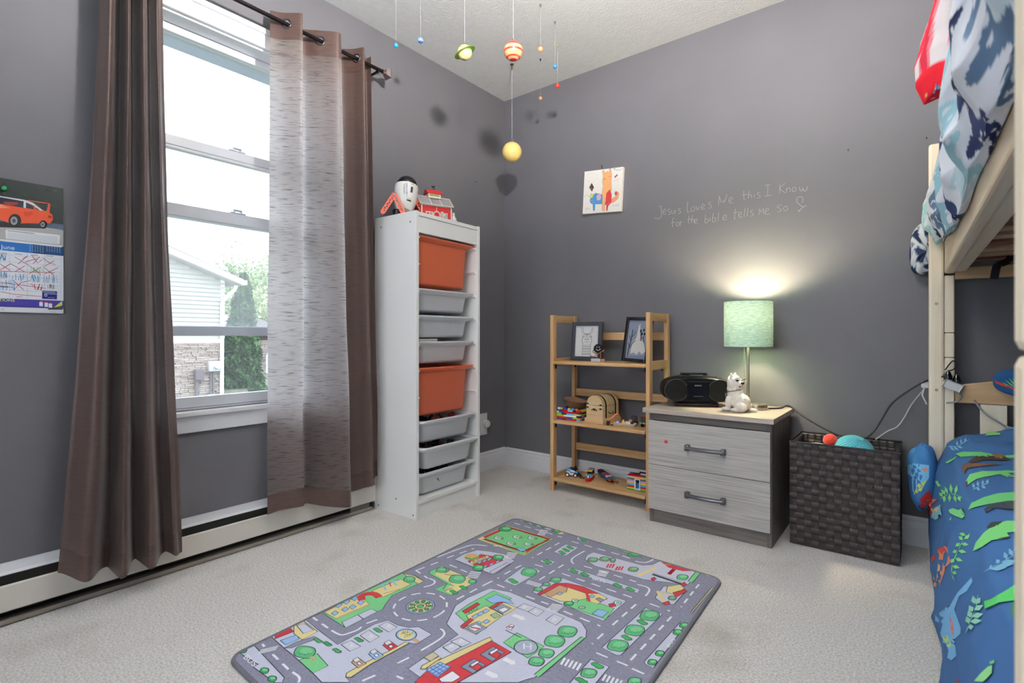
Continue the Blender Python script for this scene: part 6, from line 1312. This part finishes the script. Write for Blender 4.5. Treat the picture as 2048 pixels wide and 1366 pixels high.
def cell(vert, w, h):
    mb = MB(); n = 4; t0 = .0006
    # a woven square bulges along its strap and carries four ribs
    for k in range(n):
        a, b_ = k / n + .02, (k + 1) / n - .02; seg = 4
        for s in range(seg):
            u0, u1 = s / seg, (s + 1) / seg; d0, d1 = .0032 * math.sin(PI * u0) + .0008, .0032 * math.sin(PI * u1) + .0008
            if vert: P = [(w * a, d0, h * u0), (w * b_, d0, h * u0), (w * b_, d1, h * u1), (w * a, d1, h * u1)]
            else: P = [(w * u0, d0, h * a), (w * u1, d1, h * a), (w * u1, d1, h * b_), (w * u0, d0, h * b_)]
            mb.poly([(x, -d - (.0004), z) for x, d, z in P])
    q = [(0, -.0002, 0), (w, -.0002, 0), (w, -.0002, h), (0, -.0002, h)]; mb.poly(q); me = mb.mesh('strap_square'); return me
MV, MH = cell(True, cw_ * .985, chh_ * .985), cell(False, cw_ * .985, chh_ * .985); MV.materials.append(M_bsk); MH.materials.append(M_bsk)
for i in range(NC):
    for j in range(NR):
        o = bpy.data.objects.new('strap_square', MV if (i + j) % 2 else MH); COL.objects.link(o); attach(o, bk_); o.location = (QX0 + i * cw_, QY0 + .003, .003 + j * chh_)
mb = MB()
def sidecells(fn, n, w):
    for i in range(n):
        for j in range(NR):
            d = .0035 if (i + j) % 2 else .0025; c = [fn(i * w + .0006, 0, j * chh_ + .0036), fn((i + 1) * w - .0006, 0, j * chh_ + .0036), fn((i + 1) * w - .0006, 0, (j + 1) * chh_ + .0024), fn(i * w + .0006, 0, (j + 1) * chh_ + .0024)]
            e = [fn(i * w + w * .2, d, j * chh_ + chh_ * .2), fn((i + 1) * w - w * .2, d, j * chh_ + chh_ * .2), fn((i + 1) * w - w * .2, d, (j + 1) * chh_ - chh_ * .1), fn(i * w + w * .2, d, (j + 1) * chh_ - chh_ * .1)]
            for k in range(4): mb.poly([c[k], c[(k + 1) % 4], e[(k + 1) % 4], e[k]])
            mb.poly(e)
wd = (QY1 - QY0 - .006) / 10
sidecells(lambda u, d, z: (QX1 - .003 + d, QY0 + .003 + u, z), 10, wd); sidecells(lambda u, d, z: (QX0 + .003 - d, QY0 + .003 + u, z), 10, wd); sidecells(lambda u, d, z: (QX0 + .003 + u, QY1 - .0115 - d, z), 13, cw_); sidecells(lambda u, d, z: (QX0 + .0115 + d, QY0 + .012 + u, z), 9, wd); sidecells(lambda u, d, z: (QX1 - .0115 - d, QY0 + .012 + u, z), 9, wd)
tag(mb.build('side_weave', M_bsk, bk_), kind='stuff')
MB().tube([(QX0, QY0, QZ), (QX1, QY0, QZ), (QX1, QY1, QZ), (QX0, QY1, QZ)], .0035, 8, closed=True).build('wire_rim', M_bk, bk_)
def wool(name, label, c, r, col, ribs=26, sc=(1, 1, 1)):
    t = thing(name, label, 'yarn ball', (c[0], c[1], c[2] - r)); m = mat(name + '_wool', C3(*col), .9, sheen=.4, bump=.5, bscale=160)
    mb = MB(); mb.ball(c, r, ribs * 4, 24, sc, fn=lambda v: 1 + .035 * abs(math.cos(ribs / 2 * math.atan2(v.y, v.x)))); bmesh.ops.rotate(mb.bm, verts=mb.bm.verts, cent=Vector(c), matrix=Matrix.Rotation(.5, 3, 'Y') @ Matrix.Rotation(.4, 3, 'X')); mb.build('ball', m, t, smooth=True); return t
wool('red_wool_ball', 'red knitted bobble in the woven basket', tuple(PY(-.150, 1661, 881)), .027, (222, 62, 44), 16)
c = PY(-.150, 1708, 906); wool('turquoise_wool_ball', 'turquoise ribbed knitted hat in the woven basket', tuple(c), .073, (92, 190, 204), 34, (1, 1, .95))
c = PY(-.190, 1634, 899); t = thing('beige_hat', 'beige soft hat in the woven basket', 'hat', c); MB().lathe([(.060, -.05), (.058, -.01), (.048, .012), (.026, .024), (0, .028)], 30, c, cap=False).build('crown', mat('beige_felt', C3(186, 172, 150), .9, bump=.3, bscale=200), t, smooth=True)
# ================================================================== BUNK BED
BRZ = math.radians(.7)
bed = thing('bunk_bed', 'pale wooden bunk bed along the right side', 'bunk bed', (2.224, -.10, 0), BRZ, local=True)
BM = Matrix.Translation((2.224, -.10, 0)) @ Matrix.Rotation(BRZ, 4, 'Z')
def BW_(x, y, z): return BM @ Vector((x, y, z))
PV = woodmat('bed_pine_upright', (248, 236, 214), (234, 216, 188), .5, 2.2, (14, 14, 1), .05); PYY = woodmat('bed_pine_long', (236, 218, 192), (220, 196, 164), .5, 2.2, (14, 1, 14), .05); PXX = woodmat('bed_pine_cross', (218, 186, 146), (190, 152, 108), .5, 2.2, (1, 14, 14), .05)
NEAR = -2.12
for xo, sg in ((0, 1), (1.10, -1)):
    for y0, y1 in ((-.045, 0), (NEAR - .045, NEAR)):
        xa, xb = sorted((xo, xo + sg * .046)); xc, xd = sorted((xo + sg * .0465, xo + sg * .076))
        [part('post', PV, bed, (xa, xb, y0, y1, z0, z1), bev=.008) for z0, z1 in (((0, 1.60),) if y1 == 0 else ((0, .8495), (.8505, 1.60)))]
        for z0, z1 in ((0, .778), (.780, .872), (.874, 1.092)): part('inner_post', PV, bed, (xc, xd, y0 + .006, y1 - .006, z0, z1), bev=.004)
        for z in (.33, .655, .985): MB().lathe([(.0055, -.0012), (.0055, .0)], 12, ((xa + xb) / 2, y0, z), 'y').build('bolt', mat('bolt_steel', C3(150, 138, 120), .4, .7), bed)
for xo, sg in ((.0465, 1), (1.0535, -1)):
    xa, xb = sorted((xo, xo + sg * .030)); xc, xd = sorted((xo + sg * .0305, xo + sg * .062))
    part('side_rail', PYY, bed, (xa, xb, NEAR - .005, -.04, 1.098, 1.225), bev=.006); part('slat_cleat', PYY, bed, (xc, xd, NEAR, -.045, 1.104, 1.132), bev=.002)
    part('guard_rail', PYY, bed, (xa - (.0 if sg > 0 else 0), xa + .020 if sg > 0 else xb, NEAR - .005, -.046, 1.50, 1.60), bev=.005)
    part('side_rail', PYY, bed, (xa, xb, NEAR - .005, -.04, .16, .29), bev=.006); part('slat_cleat', PYY, bed, (xc, xd, NEAR, -.045, .17, .20), bev=.002)
M_sl = woodmat('slat_pine', (206, 172, 136), (176, 136, 100), .6, 2.2, (1, 14, 14), .05); M_slr = woodmat('slat_red', (150, 96, 74), (120, 70, 54), .6, 2.2, (1, 14, 14), .05)
for k in range(15): part('slat', M_sl if k % 3 else M_slr, bed, (.082, 1.018, -.075 - k * .138 - .075, -.075 - k * .138, 1.1325, 1.150), bev=.002)
for k in range(10): part('slat', M_sl, bed, (.082, 1.018, -.09 - k * .2 - .08, -.09 - k * .2, .2005, .218), bev=.002)
for y in (-.043, NEAR - .020):
    part('end_rail', PXX, bed, (.0775, 1.0225, y, y + .022, 1.075, 1.118), bev=.004); part('end_rail', PXX, bed, (.0775, 1.0225, y, y + .022, 1.42, 1.50), bev=.004); part('end_rail', PXX, bed, (.0775, 1.0225, y, y + .022, .20, .30), bev=.004)
MB().prism([(.0775, .610), (1.0225, .610), (1.0225, .672), (.85, .706), (.55, .716), (.25, .706), (.0775, .676)], lambda x, z, d: (x, d, z), -.040, -.018, .003).build('headboard_rail', PXX, bed)
part('headboard_slat', PV, bed, (.148, .222, -.036, -.022, .3005, .6095), bev=.003); part('headboard_slat', PV, bed, (.50, .574, -.036, -.022, .3005, .6095), bev=.003); part('headboard_slat', PV, bed, (.85, .924, -.036, -.022, .3005, .6095), bev=.003)
M_mt = mat('mattress_ticking', C3(70, 62, 60), .9); M_shw = mat('sheet_blue', C3(60, 96, 140), .9)
for nm, lb, z0, z1 in (('mattress', 'mattress lying on the slats of the upper bunk', 1.1505, 1.30), ('mattress', 'mattress under the dinosaur duvet on the lower bunk', .2185, .40)):
    t = thing(nm, lb, 'mattress', BW_(.55, -1.06, z0), BRZ, local=True); part('body', M_mt, t, (-.455, .455, -1.0, 1.0, 0, z1 - z0), bev=.02); MB().tube([(-.452, -.98, z1 - z0 - .01), (.452, -.98, z1 - z0 - .01), (.452, .98, z1 - z0 - .01), (-.452, .98, z1 - z0 - .01)], .006, 6, closed=True).build('piping', M_shw, t)

def colgrid(name, nu, nv, fn, col, m, par, thick=.008):
    mb = MB(); V = mb.grid(nu, nv, fn); me = bpy.data.meshes.new(name); mb.bm.normal_update(); mb.bm.verts.index_update(); mb.bm.to_mesh(me); mb.bm.free()
    at = me.color_attributes.new('Col', 'FLOAT_COLOR', 'POINT'); d = []
    for i in range(nu + 1):
        for j in range(nv + 1): d += list(col(i / nu, j / nv))
    at.data.foreach_set('color', d); me.materials.append(m)
    for p in me.polygons: p.use_smooth = True
    o = bpy.data.objects.new(name, me); COL.objects.link(o); attach(o, par); return o
def interp(tab, t):
    for (a, *p), (b, *q) in zip(tab, tab[1:]):
        if t <= b: k = (t - a) / (b - a); k = k * k * (3 - 2 * k) * .5 + k * .5; return [lerp(x, y, k) for x, y in zip(p, q)]
    return list(tab[-1][1:])
M_fab = printmat('cotton_print', .85, .15, 500, .2)
# ------------------------------------------------------------------ dinosaur duvet on the lower bunk
from mathutils.bvhtree import BVHTree
NAVY = C3(62, 104, 156)
dv = thing('dinosaur_duvet', 'blue duvet with green dinosaurs and ferns on the lower bunk', 'duvet', BW_(.5, -1.05, .05))
SEC = [(0, .004, .012), (.10, .006, .10), (.25, .008, .24), (.36, .020, .36), (.44, .054, .448), (.52, .11, .486), (.62, .22, .500), (.80, .55, .500), (1, .99, .470)]
def duv(u, v):
    y = lerp(-.060, NEAR + .03, u ** .9); x, z = interp(SEC, v); n1_ = noise.noise(Vector((y * 3.1, v * 6.0, 1.3))); n2_ = noise.noise(Vector((y * 9.0 + n1_ * 2, v * 5.0, 4.2)))
    fl = math.sin(y * 13 + n1_ * 3.0) * (.5 + .5 * n2_); side = 1 - sstep(.36, .52, v); top = sstep(.42, .6, v)
    x += side * (.012 * fl * (1 - v * 1.2) + .008 * n1_) ; z += top * (.030 * n1_ + .016 * n2_ + .012 * fl * sstep(-.9, -.2, y)) + (1 - side) * .02 * sstep(-.45, -.1, y)
    x += .015 * sstep(-1.0, -2.0, y) * side
    return BW_(x, y, max(z, .008))
duvo = colgrid('cover', 210, 110, duv, lambda u, v: NAVY, M_fab, dv)
lump = thing('_', '', '') if False else None
lc = BW_(-.018, -.115, .330)
def lmp(u, v):
    a = 2 * PI * u; b_ = PI * (v - .5); d = Vector((math.cos(b_) * math.cos(a), math.cos(b_) * math.sin(a), math.sin(b_))); k = 1 + .16 * noise.noise(d * 1.6 + Vector((3, 1, 0))) + .035 * math.sin(a * 5 + v * 9)
    return lc + Vector((d.x * .048, d.y * .080, math.copysign(abs(d.z) ** .8, d.z) * .120)) * k
lmo = colgrid('folded_corner', 40, 30, lmp, lambda u, v: C3(64, 120, 176), M_fab, dv)
def bvh_of(objs):
    vs_, fs = [], []
    for o in objs:
        b0 = len(vs_); vs_ += [v.co.copy() for v in o.data.vertices]; fs += [[b0 + i for i in p.vertices] for p in o.data.polygons]
    return BVHTree.FromPolygons(vs_, fs)
class Decal:
    """cloth print: an outline is laid on the cloth surface and follows its folds"""
    def __init__(s, objs): s.t = bvh_of(objs); s.v = []; s.f = []; s.c = []; s.k = 0
    def poly(s, pts, col, mx=11.0):
        bm = bmesh.new(); f = [bm.verts.new((x, y, 0)) for x, y in pts]; bm.faces.new(f); bmesh.ops.triangulate(bm, faces=bm.faces)
        for _ in range(6):
            es = [e for e in bm.edges if e.calc_length() > mx]
            if not es: break
            bmesh.ops.subdivide_edges(bm, edges=es, cuts=1); bmesh.ops.triangulate(bm, faces=[f for f in bm.faces if len(f.verts) > 3])
        s.k += 1; mp = {}
        for v in bm.verts:
            d = ray(v.co.x, v.co.y).normalized(); h = s.t.ray_cast(CAM, d)
            if h[0] is None: continue
            n = h[1] if h[1].dot(d) < 0 else -h[1]; mp[v] = len(s.v); s.v.append(h[0] + n * (.0008 + s.k * .00002))
        for f in bm.faces:
            if all(v in mp for v in f.verts):
                q = [mp[v] for v in f.verts]
                if max((s.v[a] - s.v[b]).length for a in q for b in q) < .25: s.f.append(q); s.c.append(col)
        bm.free()
    def blade(s, p, q, w, col):
        (x0, y0), (x1, y1) = p, q; L = math.hypot(x1 - x0, y1 - y0) or 1; nx, ny = -(y1 - y0) / L * w, (x1 - x0) / L * w
        s.poly([(x0, y0), (lerp(x0, x1, .45) + nx, lerp(y0, y1, .45) + ny), (x1, y1), (lerp(x0, x1, .45) - nx, lerp(y0, y1, .45) - ny)], col)
    def build(s, name, m, par):
        o = Print.build(s, name, m, par); 
        for p in o.data.polygons: p.use_smooth = True
        return o
dc = Decal([duvo, lmo]); DX = lambda t: [(1800 + float(a.split(',')[0]) / 2.597, 840 + float(a.split(',')[1]) / 2.597) for a in t.split()]
LG, MG, LB, RO_, BRN, CRM = C3(126, 214, 130), C3(92, 190, 110), C3(126, 190, 226), C3(206, 74, 62), C3(96, 66, 54), C3(232, 196, 158)
def flush(d, nm, par):
    if d.f: d.build(nm, M_fab, par)
    d.v, d.f, d.c = [], [], []
def dp(t, c): dc.poly(DX(t), c); flush(dc, 'printed_dinosaur', dv)
def fern(stem, leaves, col, w=2.2):
    st = DX(stem)
    for a, b_ in zip(st, st[1:]): dc.blade(a, b_, 1.1, col)
    for l in leaves.split(';'):
        a, b_ = DX(l); dc.blade(a, b_, w, col)
    flush(dc, 'printed_fern', dv)
dp('40,235 70,225 150,235 150,300 130,330 60,410 45,380 40,300', LB); dp('95,330 140,310 110,370 70,390', C3(200, 210, 110)); dp('90,425 150,362 168,420 172,480 165,500 130,490', C3(196, 52, 44)); dp('138,415 152,412 172,470 176,495 160,460', CRM)
dp('60,410 90,425 130,490 70,465 45,420', C3(36, 82, 134)); dp('108,255 140,250 152,262 130,270', C3(220, 150, 110))
dp('160,690 230,655 250,660 252,700 268,735 245,760 225,770 205,865 190,870 172,858 188,835 175,810 160,815 155,760', C3(222, 140, 108)); dp('160,690 230,655 250,660 245,690 200,700 165,740', RO_); dp('200,745 222,770 205,850 190,840 195,790', CRM)
dp('375,818 380,840 350,890 310,915 285,985 320,1080 318,1110 285,1140 272,1120 280,1085 258,1010 252,1060 245,1090 262,1130 290,1170 296,1225 270,1250 248,1235 255,1200 240,1160 210,1155 212,1110 225,1060 185,1045 184,1012 240,1028 265,960 300,900', C3(120, 180, 226)); dp('258,1015 280,1060 285,1110 275,1120 262,1060', C3(222, 120, 96)); dp('215,1120 250,1120 270,1170 255,1190 235,1150', C3(190, 222, 120))
fern('372,585 330,625 305,680 275,745 270,800 288,840', '345,600 310,590;335,620 368,600;322,645 360,650;315,640 290,660;305,680 350,690;300,680 275,690;290,720 330,735;285,720 268,745;275,760 315,770;330,625 308,605;275,790 300,800', LG, 4)
fern('205,415 262,380 312,395 330,410', '225,400 205,375;250,385 235,345;270,382 265,330;290,388 300,335;240,390 215,360;235,395 232,430;260,385 262,430;285,390 295,430;305,395 318,425;205,330 185,318;215,345 190,330', LG, 3.5)
fern('345,1115 370,1050 400,985 412,905', '360,1080 390,1075;370,1050 432,1045;380,1025 440,1010;365,1060 352,1020;390,990 440,965;385,1000 365,965;400,960 425,925;395,960 385,915;375,1030 362,990', C3(146, 214, 190), 6)
fern('435,795 520,750 610,700 640,690', '470,780 560,772;500,765 600,752;530,745 615,738;560,730 545,690;590,712 570,672;480,770 470,765;610,700 605,655;520,750 505,730', C3(130, 190, 220), 5)
fern('375,370 420,345 470,330', '390,360 380,330;410,350 405,320;430,342 435,315;450,336 462,312;400,355 420,370;425,345 450,360', C3(130, 190, 220), 3)
dp('345,320 365,285 430,268 500,268 560,265 630,272 560,280 600,298 560,302 520,285 440,300 400,310 370,330 350,345', LG); dp('345,325 352,318 356,345 348,355', BRN)
dp('358,470 375,435 440,405 510,385 600,378 640,380 640,420 560,425 470,440 400,455', C3(112, 200, 126)); dp('440,470 470,440 560,425 640,430 640,465 560,470 500,460 450,485', C3(52, 60, 70))
dp('385,685 400,640 440,590 500,545 560,528 640,530 640,580 560,590 575,610 540,620 480,630 430,665', LG); dp('455,560 480,535 540,530 520,550 460,572', C3(48, 60, 56)); dp('510,620 580,608 560,620', BRN)
dp('445,945 480,935 560,890 620,850 640,850 640,920 600,945 520,955 450,985', C3(92, 200, 110)); dp('585,960 640,930 640,1065 600,1050 580,1000', C3(60, 120, 90)); dp('600,1010 640,1000 640,1060 610,1060', BRN)
dp('395,1360 430,1320 470,1285 490,1280 488,1320 460,1350 440,1366', C3(150, 220, 150)); dp('475,1262 500,1250 502,1268 480,1275', C3(120, 210, 140)); dp('295,1362 305,1352 320,1360 315,1370', C3(140, 60, 60))
dp('290,178 330,168 420,170 470,178 520,190 640,182 640,195 520,205 440,196 380,190 320,195', C3(110, 200, 120)); dp('355,220 400,190 480,185 540,190 580,210 520,215 440,210 380,230', C3(60, 48, 44)); dp('320,250 340,230 500,228 520,232 420,240 350,255 335,285', C3(110, 84, 70)); dp('470,180 530,180 560,200 500,205', C3(130, 100, 60))
dp('330,75 360,62 440,60 520,70 525,80 440,85 410,75 350,80', C3(140, 210, 130)); dp('360,68 400,62 440,62 400,75', C3(30, 50, 50)); dp('240,220 290,205 300,190 280,210 250,228', LG)
fern('240,140 300,140 370,100', '260,140 290,165;280,140 310,162;300,138 330,150;320,128 320,100;340,118 345,95;300,140 300,110', LB, 2.4); fern('530,55 640,38', '540,52 560,40;570,50 580,38;600,48 610,36', LB, 2.4)
dp('258,470 280,460 310,470 330,460 320,490 345,500 330,515 290,500 265,485', C3(126, 214, 140)); dp('262,520 275,505 270,525', LG); dp('165,505 180,460 215,440 222,500 190,520', C3(130, 190, 210)); dp('182,465 215,440 205,470 175,500', C3(226, 200, 150)); dp('140,415 160,430 205,410 180,430 160,445', C3(206, 120, 110))
# ferns and dinosaurs go on over the part of the cover that the bed posts hide
def param_blob(u0, v0, su, sv, shape, col):
    pts = [duv(u0 + su * a, v0 + sv * b_) for a, b_ in shape]; n = Vector((0, 0, 1)); dc.k += 1; b0 = len(dc.v); c = sum(pts, Vector()) / len(pts); dc.v += [p + n * .0015 for p in pts] + [c + n * .002]
    for i in range(len(pts)): dc.f.append([b0 + i, b0 + (i + 1) % len(pts), b0 + len(pts)]); dc.c.append(col)
    flush(dc, 'printed_dinosaur', dv)
DSH = [(-1, -.1), (-.6, .25), (-.1, .5), (.4, .35), (.8, .5), (1, .4), (.9, .1), (.4, -.05), (.3, -.5), (.1, -.5), (.05, -.1), (-.3, -.1), (-.35, -.5), (-.5, -.5), (-.5, -.05)]
random.seed(12)
for i in range(7):
    for j in range(3): param_blob(.1 + i * .13 + random.uniform(-.02, .02), .72 + j * .11, .045, .035, DSH, random.choice([LG, LB, C3(222, 140, 108), MG]))
# pillow on the lower bunk leaning over the headboard rail
pw = thing('dinosaur_pillow', 'blue patterned pillow resting over the lower headboard rail', 'pillow', BW_(.40, -.10, .55))
pc_ = BW_(.415, -.060, .690)
def pil(u, v):
    a = 2 * PI * u; b_ = PI * (v - .5); cx_, sx_ = math.cos(a), math.sin(a); q = lambda t, e: math.copysign(abs(t) ** e, t); k = math.cos(b_)
    return pc_ + Vector((q(cx_, .7) * .235 * q(k, .6), math.sin(b_) * .030 + .004 * math.sin(a * 6), q(sx_, .7) * .060 * q(k, .6) - .01 * cx_))
plo = colgrid('pillow', 60, 24, pil, lambda u, v: C3(40, 88, 140), M_fab, pw)
d2 = Decal([plo]); P3 = lambda t: [(1840 + float(a.split(',')[0]) / 5.255, 640 + float(a.split(',')[1]) / 5.255) for a in t.split()]
for a, b_ in (('1000,740', '865,650'), ('1010,720', '890,625'), ('1015,700', '930,608'), ('1022,690', '975,600')): p, q = P3(a + ' ' + b_); d2.blade(p, q, 1.6, LG)
d2.poly(P3('765,590 800,640 870,665 960,700 1040,760 1040,775 950,715 860,690 800,665'), C3(214, 74, 46)); d2.build('fern_print', M_fab, pw)

# ------------------------------------------------------------------ wave-print bedding spilling over the upper rail
WVC = [C3(190, 216, 226), C3(226, 230, 240), C3(34, 52, 98), C3(226, 230, 240), C3(150, 196, 212), C3(206, 222, 232), C3(88, 116, 148), C3(226, 230, 240), C3(30, 46, 90), C3(216, 224, 236), C3(160, 204, 218)]
ub = thing('wave_blanket', 'blue and white wave-print blanket spilling over the upper rail', 'blanket', BW_(.05, -1.1, 1.2))
def ubf(u, v):
    y = lerp(-.075, NEAR + .02, u); n1_ = noise.noise(Vector((y * 4, v * 3, 7.7))); n2_ = noise.noise(Vector((y * 11, v * 7, 2.2)))
    near = sstep(-.9, -1.7, y); far = 1 - sstep(-.15, -.7, -y) if False else sstep(-.75, -.2, y)
    zb_ = lerp(1.155, 1.150, near) + .02 * n1_ + .06 * far; out = lerp(.010, -.004, near) - .018 * far
    tab = [(0, .044, zb_), (.10, .026, zb_ - .006), (.28, out, zb_ + .06), (.45, out - .004, zb_ + .13), (.62, .014, 1.40 + .04 * near), (.74, .040 - .01 * near, 1.47), (.82, .074, 1.46), (.92, .22, 1.37), (1, .42, 1.34)]
    x, z = interp(tab, v); fold = math.sin(y * 19 + n1_ * 4) * .010 * math.sin(PI * min(1, v / .75)); x += fold + .010 * n2_ * math.sin(PI * min(1, v / .8))
    return BW_(x, y, z + .012 * n2_ * (v > .02))
def ubc(u, v):
    y = lerp(-.075, NEAR + .02, u); s_ = y * 8.5 + .9 * noise.noise(Vector((y * 5, v * 9, 0))) + .35 * math.sin(v * 40 + y * 9) + v * 1.2
    k = int(math.floor(s_)) % len(WVC); c = WVC[k]
    if k in (2, 6, 8) and noise.noise(Vector((y * 30, v * 34, 5))) > .28: c = WVC[1]
    if k in (0, 4, 10) and noise.noise(Vector((y * 26, v * 40, 9))) > .36: c = WVC[1]
    return c
solid(colgrid('blanket', 420, 130, ubf, ubc, M_fab, ub), .006, -1)
up = thing('wave_pillow', 'navy and white patterned pillow corner behind the bed post', 'pillow', BW_(-.02, -.1, 1.15)); uc = BW_(.060, -.02, 1.215) + Vector((0, -.0, 0))
def upf(u, v):
    a = 2 * PI * u; b_ = PI * (v - .5); q = lambda t, e: math.copysign(abs(t) ** e, t); k = math.cos(b_); return BW_(-.005, .045, 1.215) + Vector((q(math.cos(a), .75) * .055 * q(k, .7), math.sin(b_) * .04 + .004 * math.sin(a * 7), q(math.sin(a), .75) * .105 * q(k, .7) + .02 * math.cos(a)))
colgrid('pillow', 60, 30, upf, lambda u, v: C3(30, 44, 76) if noise.noise(Vector((math.cos(u * 6.28) * 1.6, math.sin(u * 6.28) * 2.2, v * 6))) > .12 else (C3(208, 212, 216) if noise.noise(Vector((u * 30, v * 9, 3))) < .3 else C3(110, 120, 140)), M_fab, up)
# red pillowcase hung over the guard rail
rc = thing('red_pillowcase', 'red and white pillowcase hanging over the upper guard rail', 'pillowcase', BW_(.02, -1.05, 1.45))
RS = [(0, .018, 1.440), (.12, -.030, 1.425), (.26, -.046, 1.470), (.36, -.048, 1.520), (.42, -.034, 1.560), (.60, -.010, 1.64), (.74, .030, 1.690), (.84, .070, 1.70), (1, .13, 1.60)]
def rcf(u, v):
    x, z = interp(RS, v); wdt = lerp(.055, .16, sstep(.3, .9, v)) * (1 - .7 * (1 - sstep(0, .18, v))); y = -1.02 - (u - .5) * 2 * wdt; b_ = math.sin(PI * u)
    f = .010 * math.sin(u * 22 + v * 4) * sstep(.3, .5, v) * b_; return BW_(lerp(.046, x, .25 + .75 * b_) + f, y, z + .01 * math.sin(u * 9))
def rcc(u, v):
    if v < .30:
        n_ = noise.noise(Vector((u * 13, v * 20, 1))); return C3(206, 30, 46) if v > .17 or n_ < .22 else random.choice([C3(220, 190, 110), C3(110, 150, 200), C3(150, 24, 40)])
    k = math.sin(u * 24 + 1.5 * noise.noise(Vector((u * 6, v * 4, 0)))); return C3(224, 214, 216) if k > -.2 else C3(210, 120, 130) if k > -.7 else C3(186, 40, 60)
solid(colgrid('pillowcase', 70, 70, rcf, rcc, M_fab, rc), .004, -1)
# ------------------------------------------------------------------ strap, power strip and cords
sb = thing('black_strap', 'black strap dangling under the upper bunk slats', 'strap', PY(-.3, 2000, 530)); sp0 = [PY(-.30, 1988, 558), PY(-.30, 1994, 532), PY(-.30, 2004, 527), PY(-.30, 2018, 520), PY(-.30, 2028, 504)]
mb = MB(); pts = smooth_path(sp0, 5)
for a, b_ in zip(pts, pts[1:]): mb.bar(a, b_ + (b_ - a) * .15, .022, .003, (0, -1, .2))
mb.build('webbing', M_bk, sb); part('buckle', plastic('buckle_black', C3(10, 10, 12), .3), sb, (sp0[-1].x - .012, sp0[-1].x + .012, -.31, -.29, sp0[-1].z - .012, sp0[-1].z + .012), bev=.002)
ps = thing('power_strip', 'white power strip with black plugs tied inside the bed post', 'power strip', PY(-.16, 1906, 770)); M_ps = plastic('strip_white', C3(206, 206, 208), .4); a, b_ = PY(-.158, 1888, 764), PY(-.158, 1922, 778)
mb = MB(); mb.bar(a, b_, .024, .030, (0, 0, 1), .004); mb.build('housing', M_ps, ps)
for t0 in (.25, .75):
    q = a.lerp(b_, t0) + Vector((0, 0, .0165)); mb = MB(); mb.lathe([(.0125, 0), (.0125, .012), (.008, .024), (.004, .032), (0, .032)], 12, q); mb.build('plug', M_bk, ps, angle=40)
MB().tube(smooth_path([PY(-.15, 1895, 742), PY(-.15, 1908, 738), PY(-.15, 1912, 727), PY(-.15, 1905, 722), PY(-.15, 1890, 740)], 5), .0022, 6).build('plug_lead', M_bk, ps); MB().tube(smooth_path([PY(-.15, 1915, 785), PY(-.15, 1921, 792), PY(-.15, 1914, 803), PY(-.15, 1892, 806)], 5), .003, 6).build('lead', plastic('lead_grey', C3(150, 150, 152), .5), ps)
def cord(name, label, pts, r, m):
    t = thing(name, label, 'cord', pts[0]); MB().tube(smooth_path(pts, 7), r, 8).build('wire', m, t, smooth=True); MB().lathe([(r * 1.8, -.006), (r * 2.2, 0), (r * 1.8, .006)], 8, pts[-1], 'x').build('strain_relief', m, t); return t
cord('lamp_cord', 'dark lamp cord running from nightstand over the basket to the bed', [Vector((1.660, -.150, NZ + .006)), Vector((1.70, -.09, NZ + .005)), PY(-.045, 1578, 812), PY(-.06, 1610, 835), PY(-.08, 1649, 857), PY(-.10, 1685, 872), PY(-.10, 1728, 876), PY(-.08, 1748, 862), PY(-.06, 1764, 838), PY(-.06, 1783, 808), PY(-.07, 1815, 783), PY(-.09, 1850, 763), PY(-.152, 1890, 752)], .0038, plastic('cord_black', C3(34, 34, 38), .45))
cord('extension_cord', 'thin white cord hanging between bed post and basket', [PY(-.05, 1751, 879), PY(-.04, 1776, 862), PY(-.035, 1794, 854), PY(-.035, 1808, 836), PY(-.04, 1824, 808), PY(-.06, 1845, 782), PY(-.08, 1852, 770)], .0026, plastic('cord_white', C3(196, 192, 184), .5))
cord('grey_cord', 'grey cord sagging across the lower headboard slat', [PY(-.150, 1948, 800), PY(-.150, 1965, 822), PY(-.150, 1990, 840), PY(-.150, 2016, 856)], .0032, plastic('cord_grey', C3(150, 150, 154), .5))
q = PY(-.075, 1851, 770); wp = thing('white_plug', 'white plug adapter beside the bed post', 'plug', q); part('body', M_ps, wp, (q.x - .014, q.x + .012, q.y - .012, q.y + .012, q.z - .012, q.z + .014), bev=.004); MB().tube([q + Vector((-.004, -.012, -.010)), q + Vector((-.010, -.014, -.04)), q + Vector((.004, -.014, -.075))], .003, 6).build('lead', M_ps, wp)
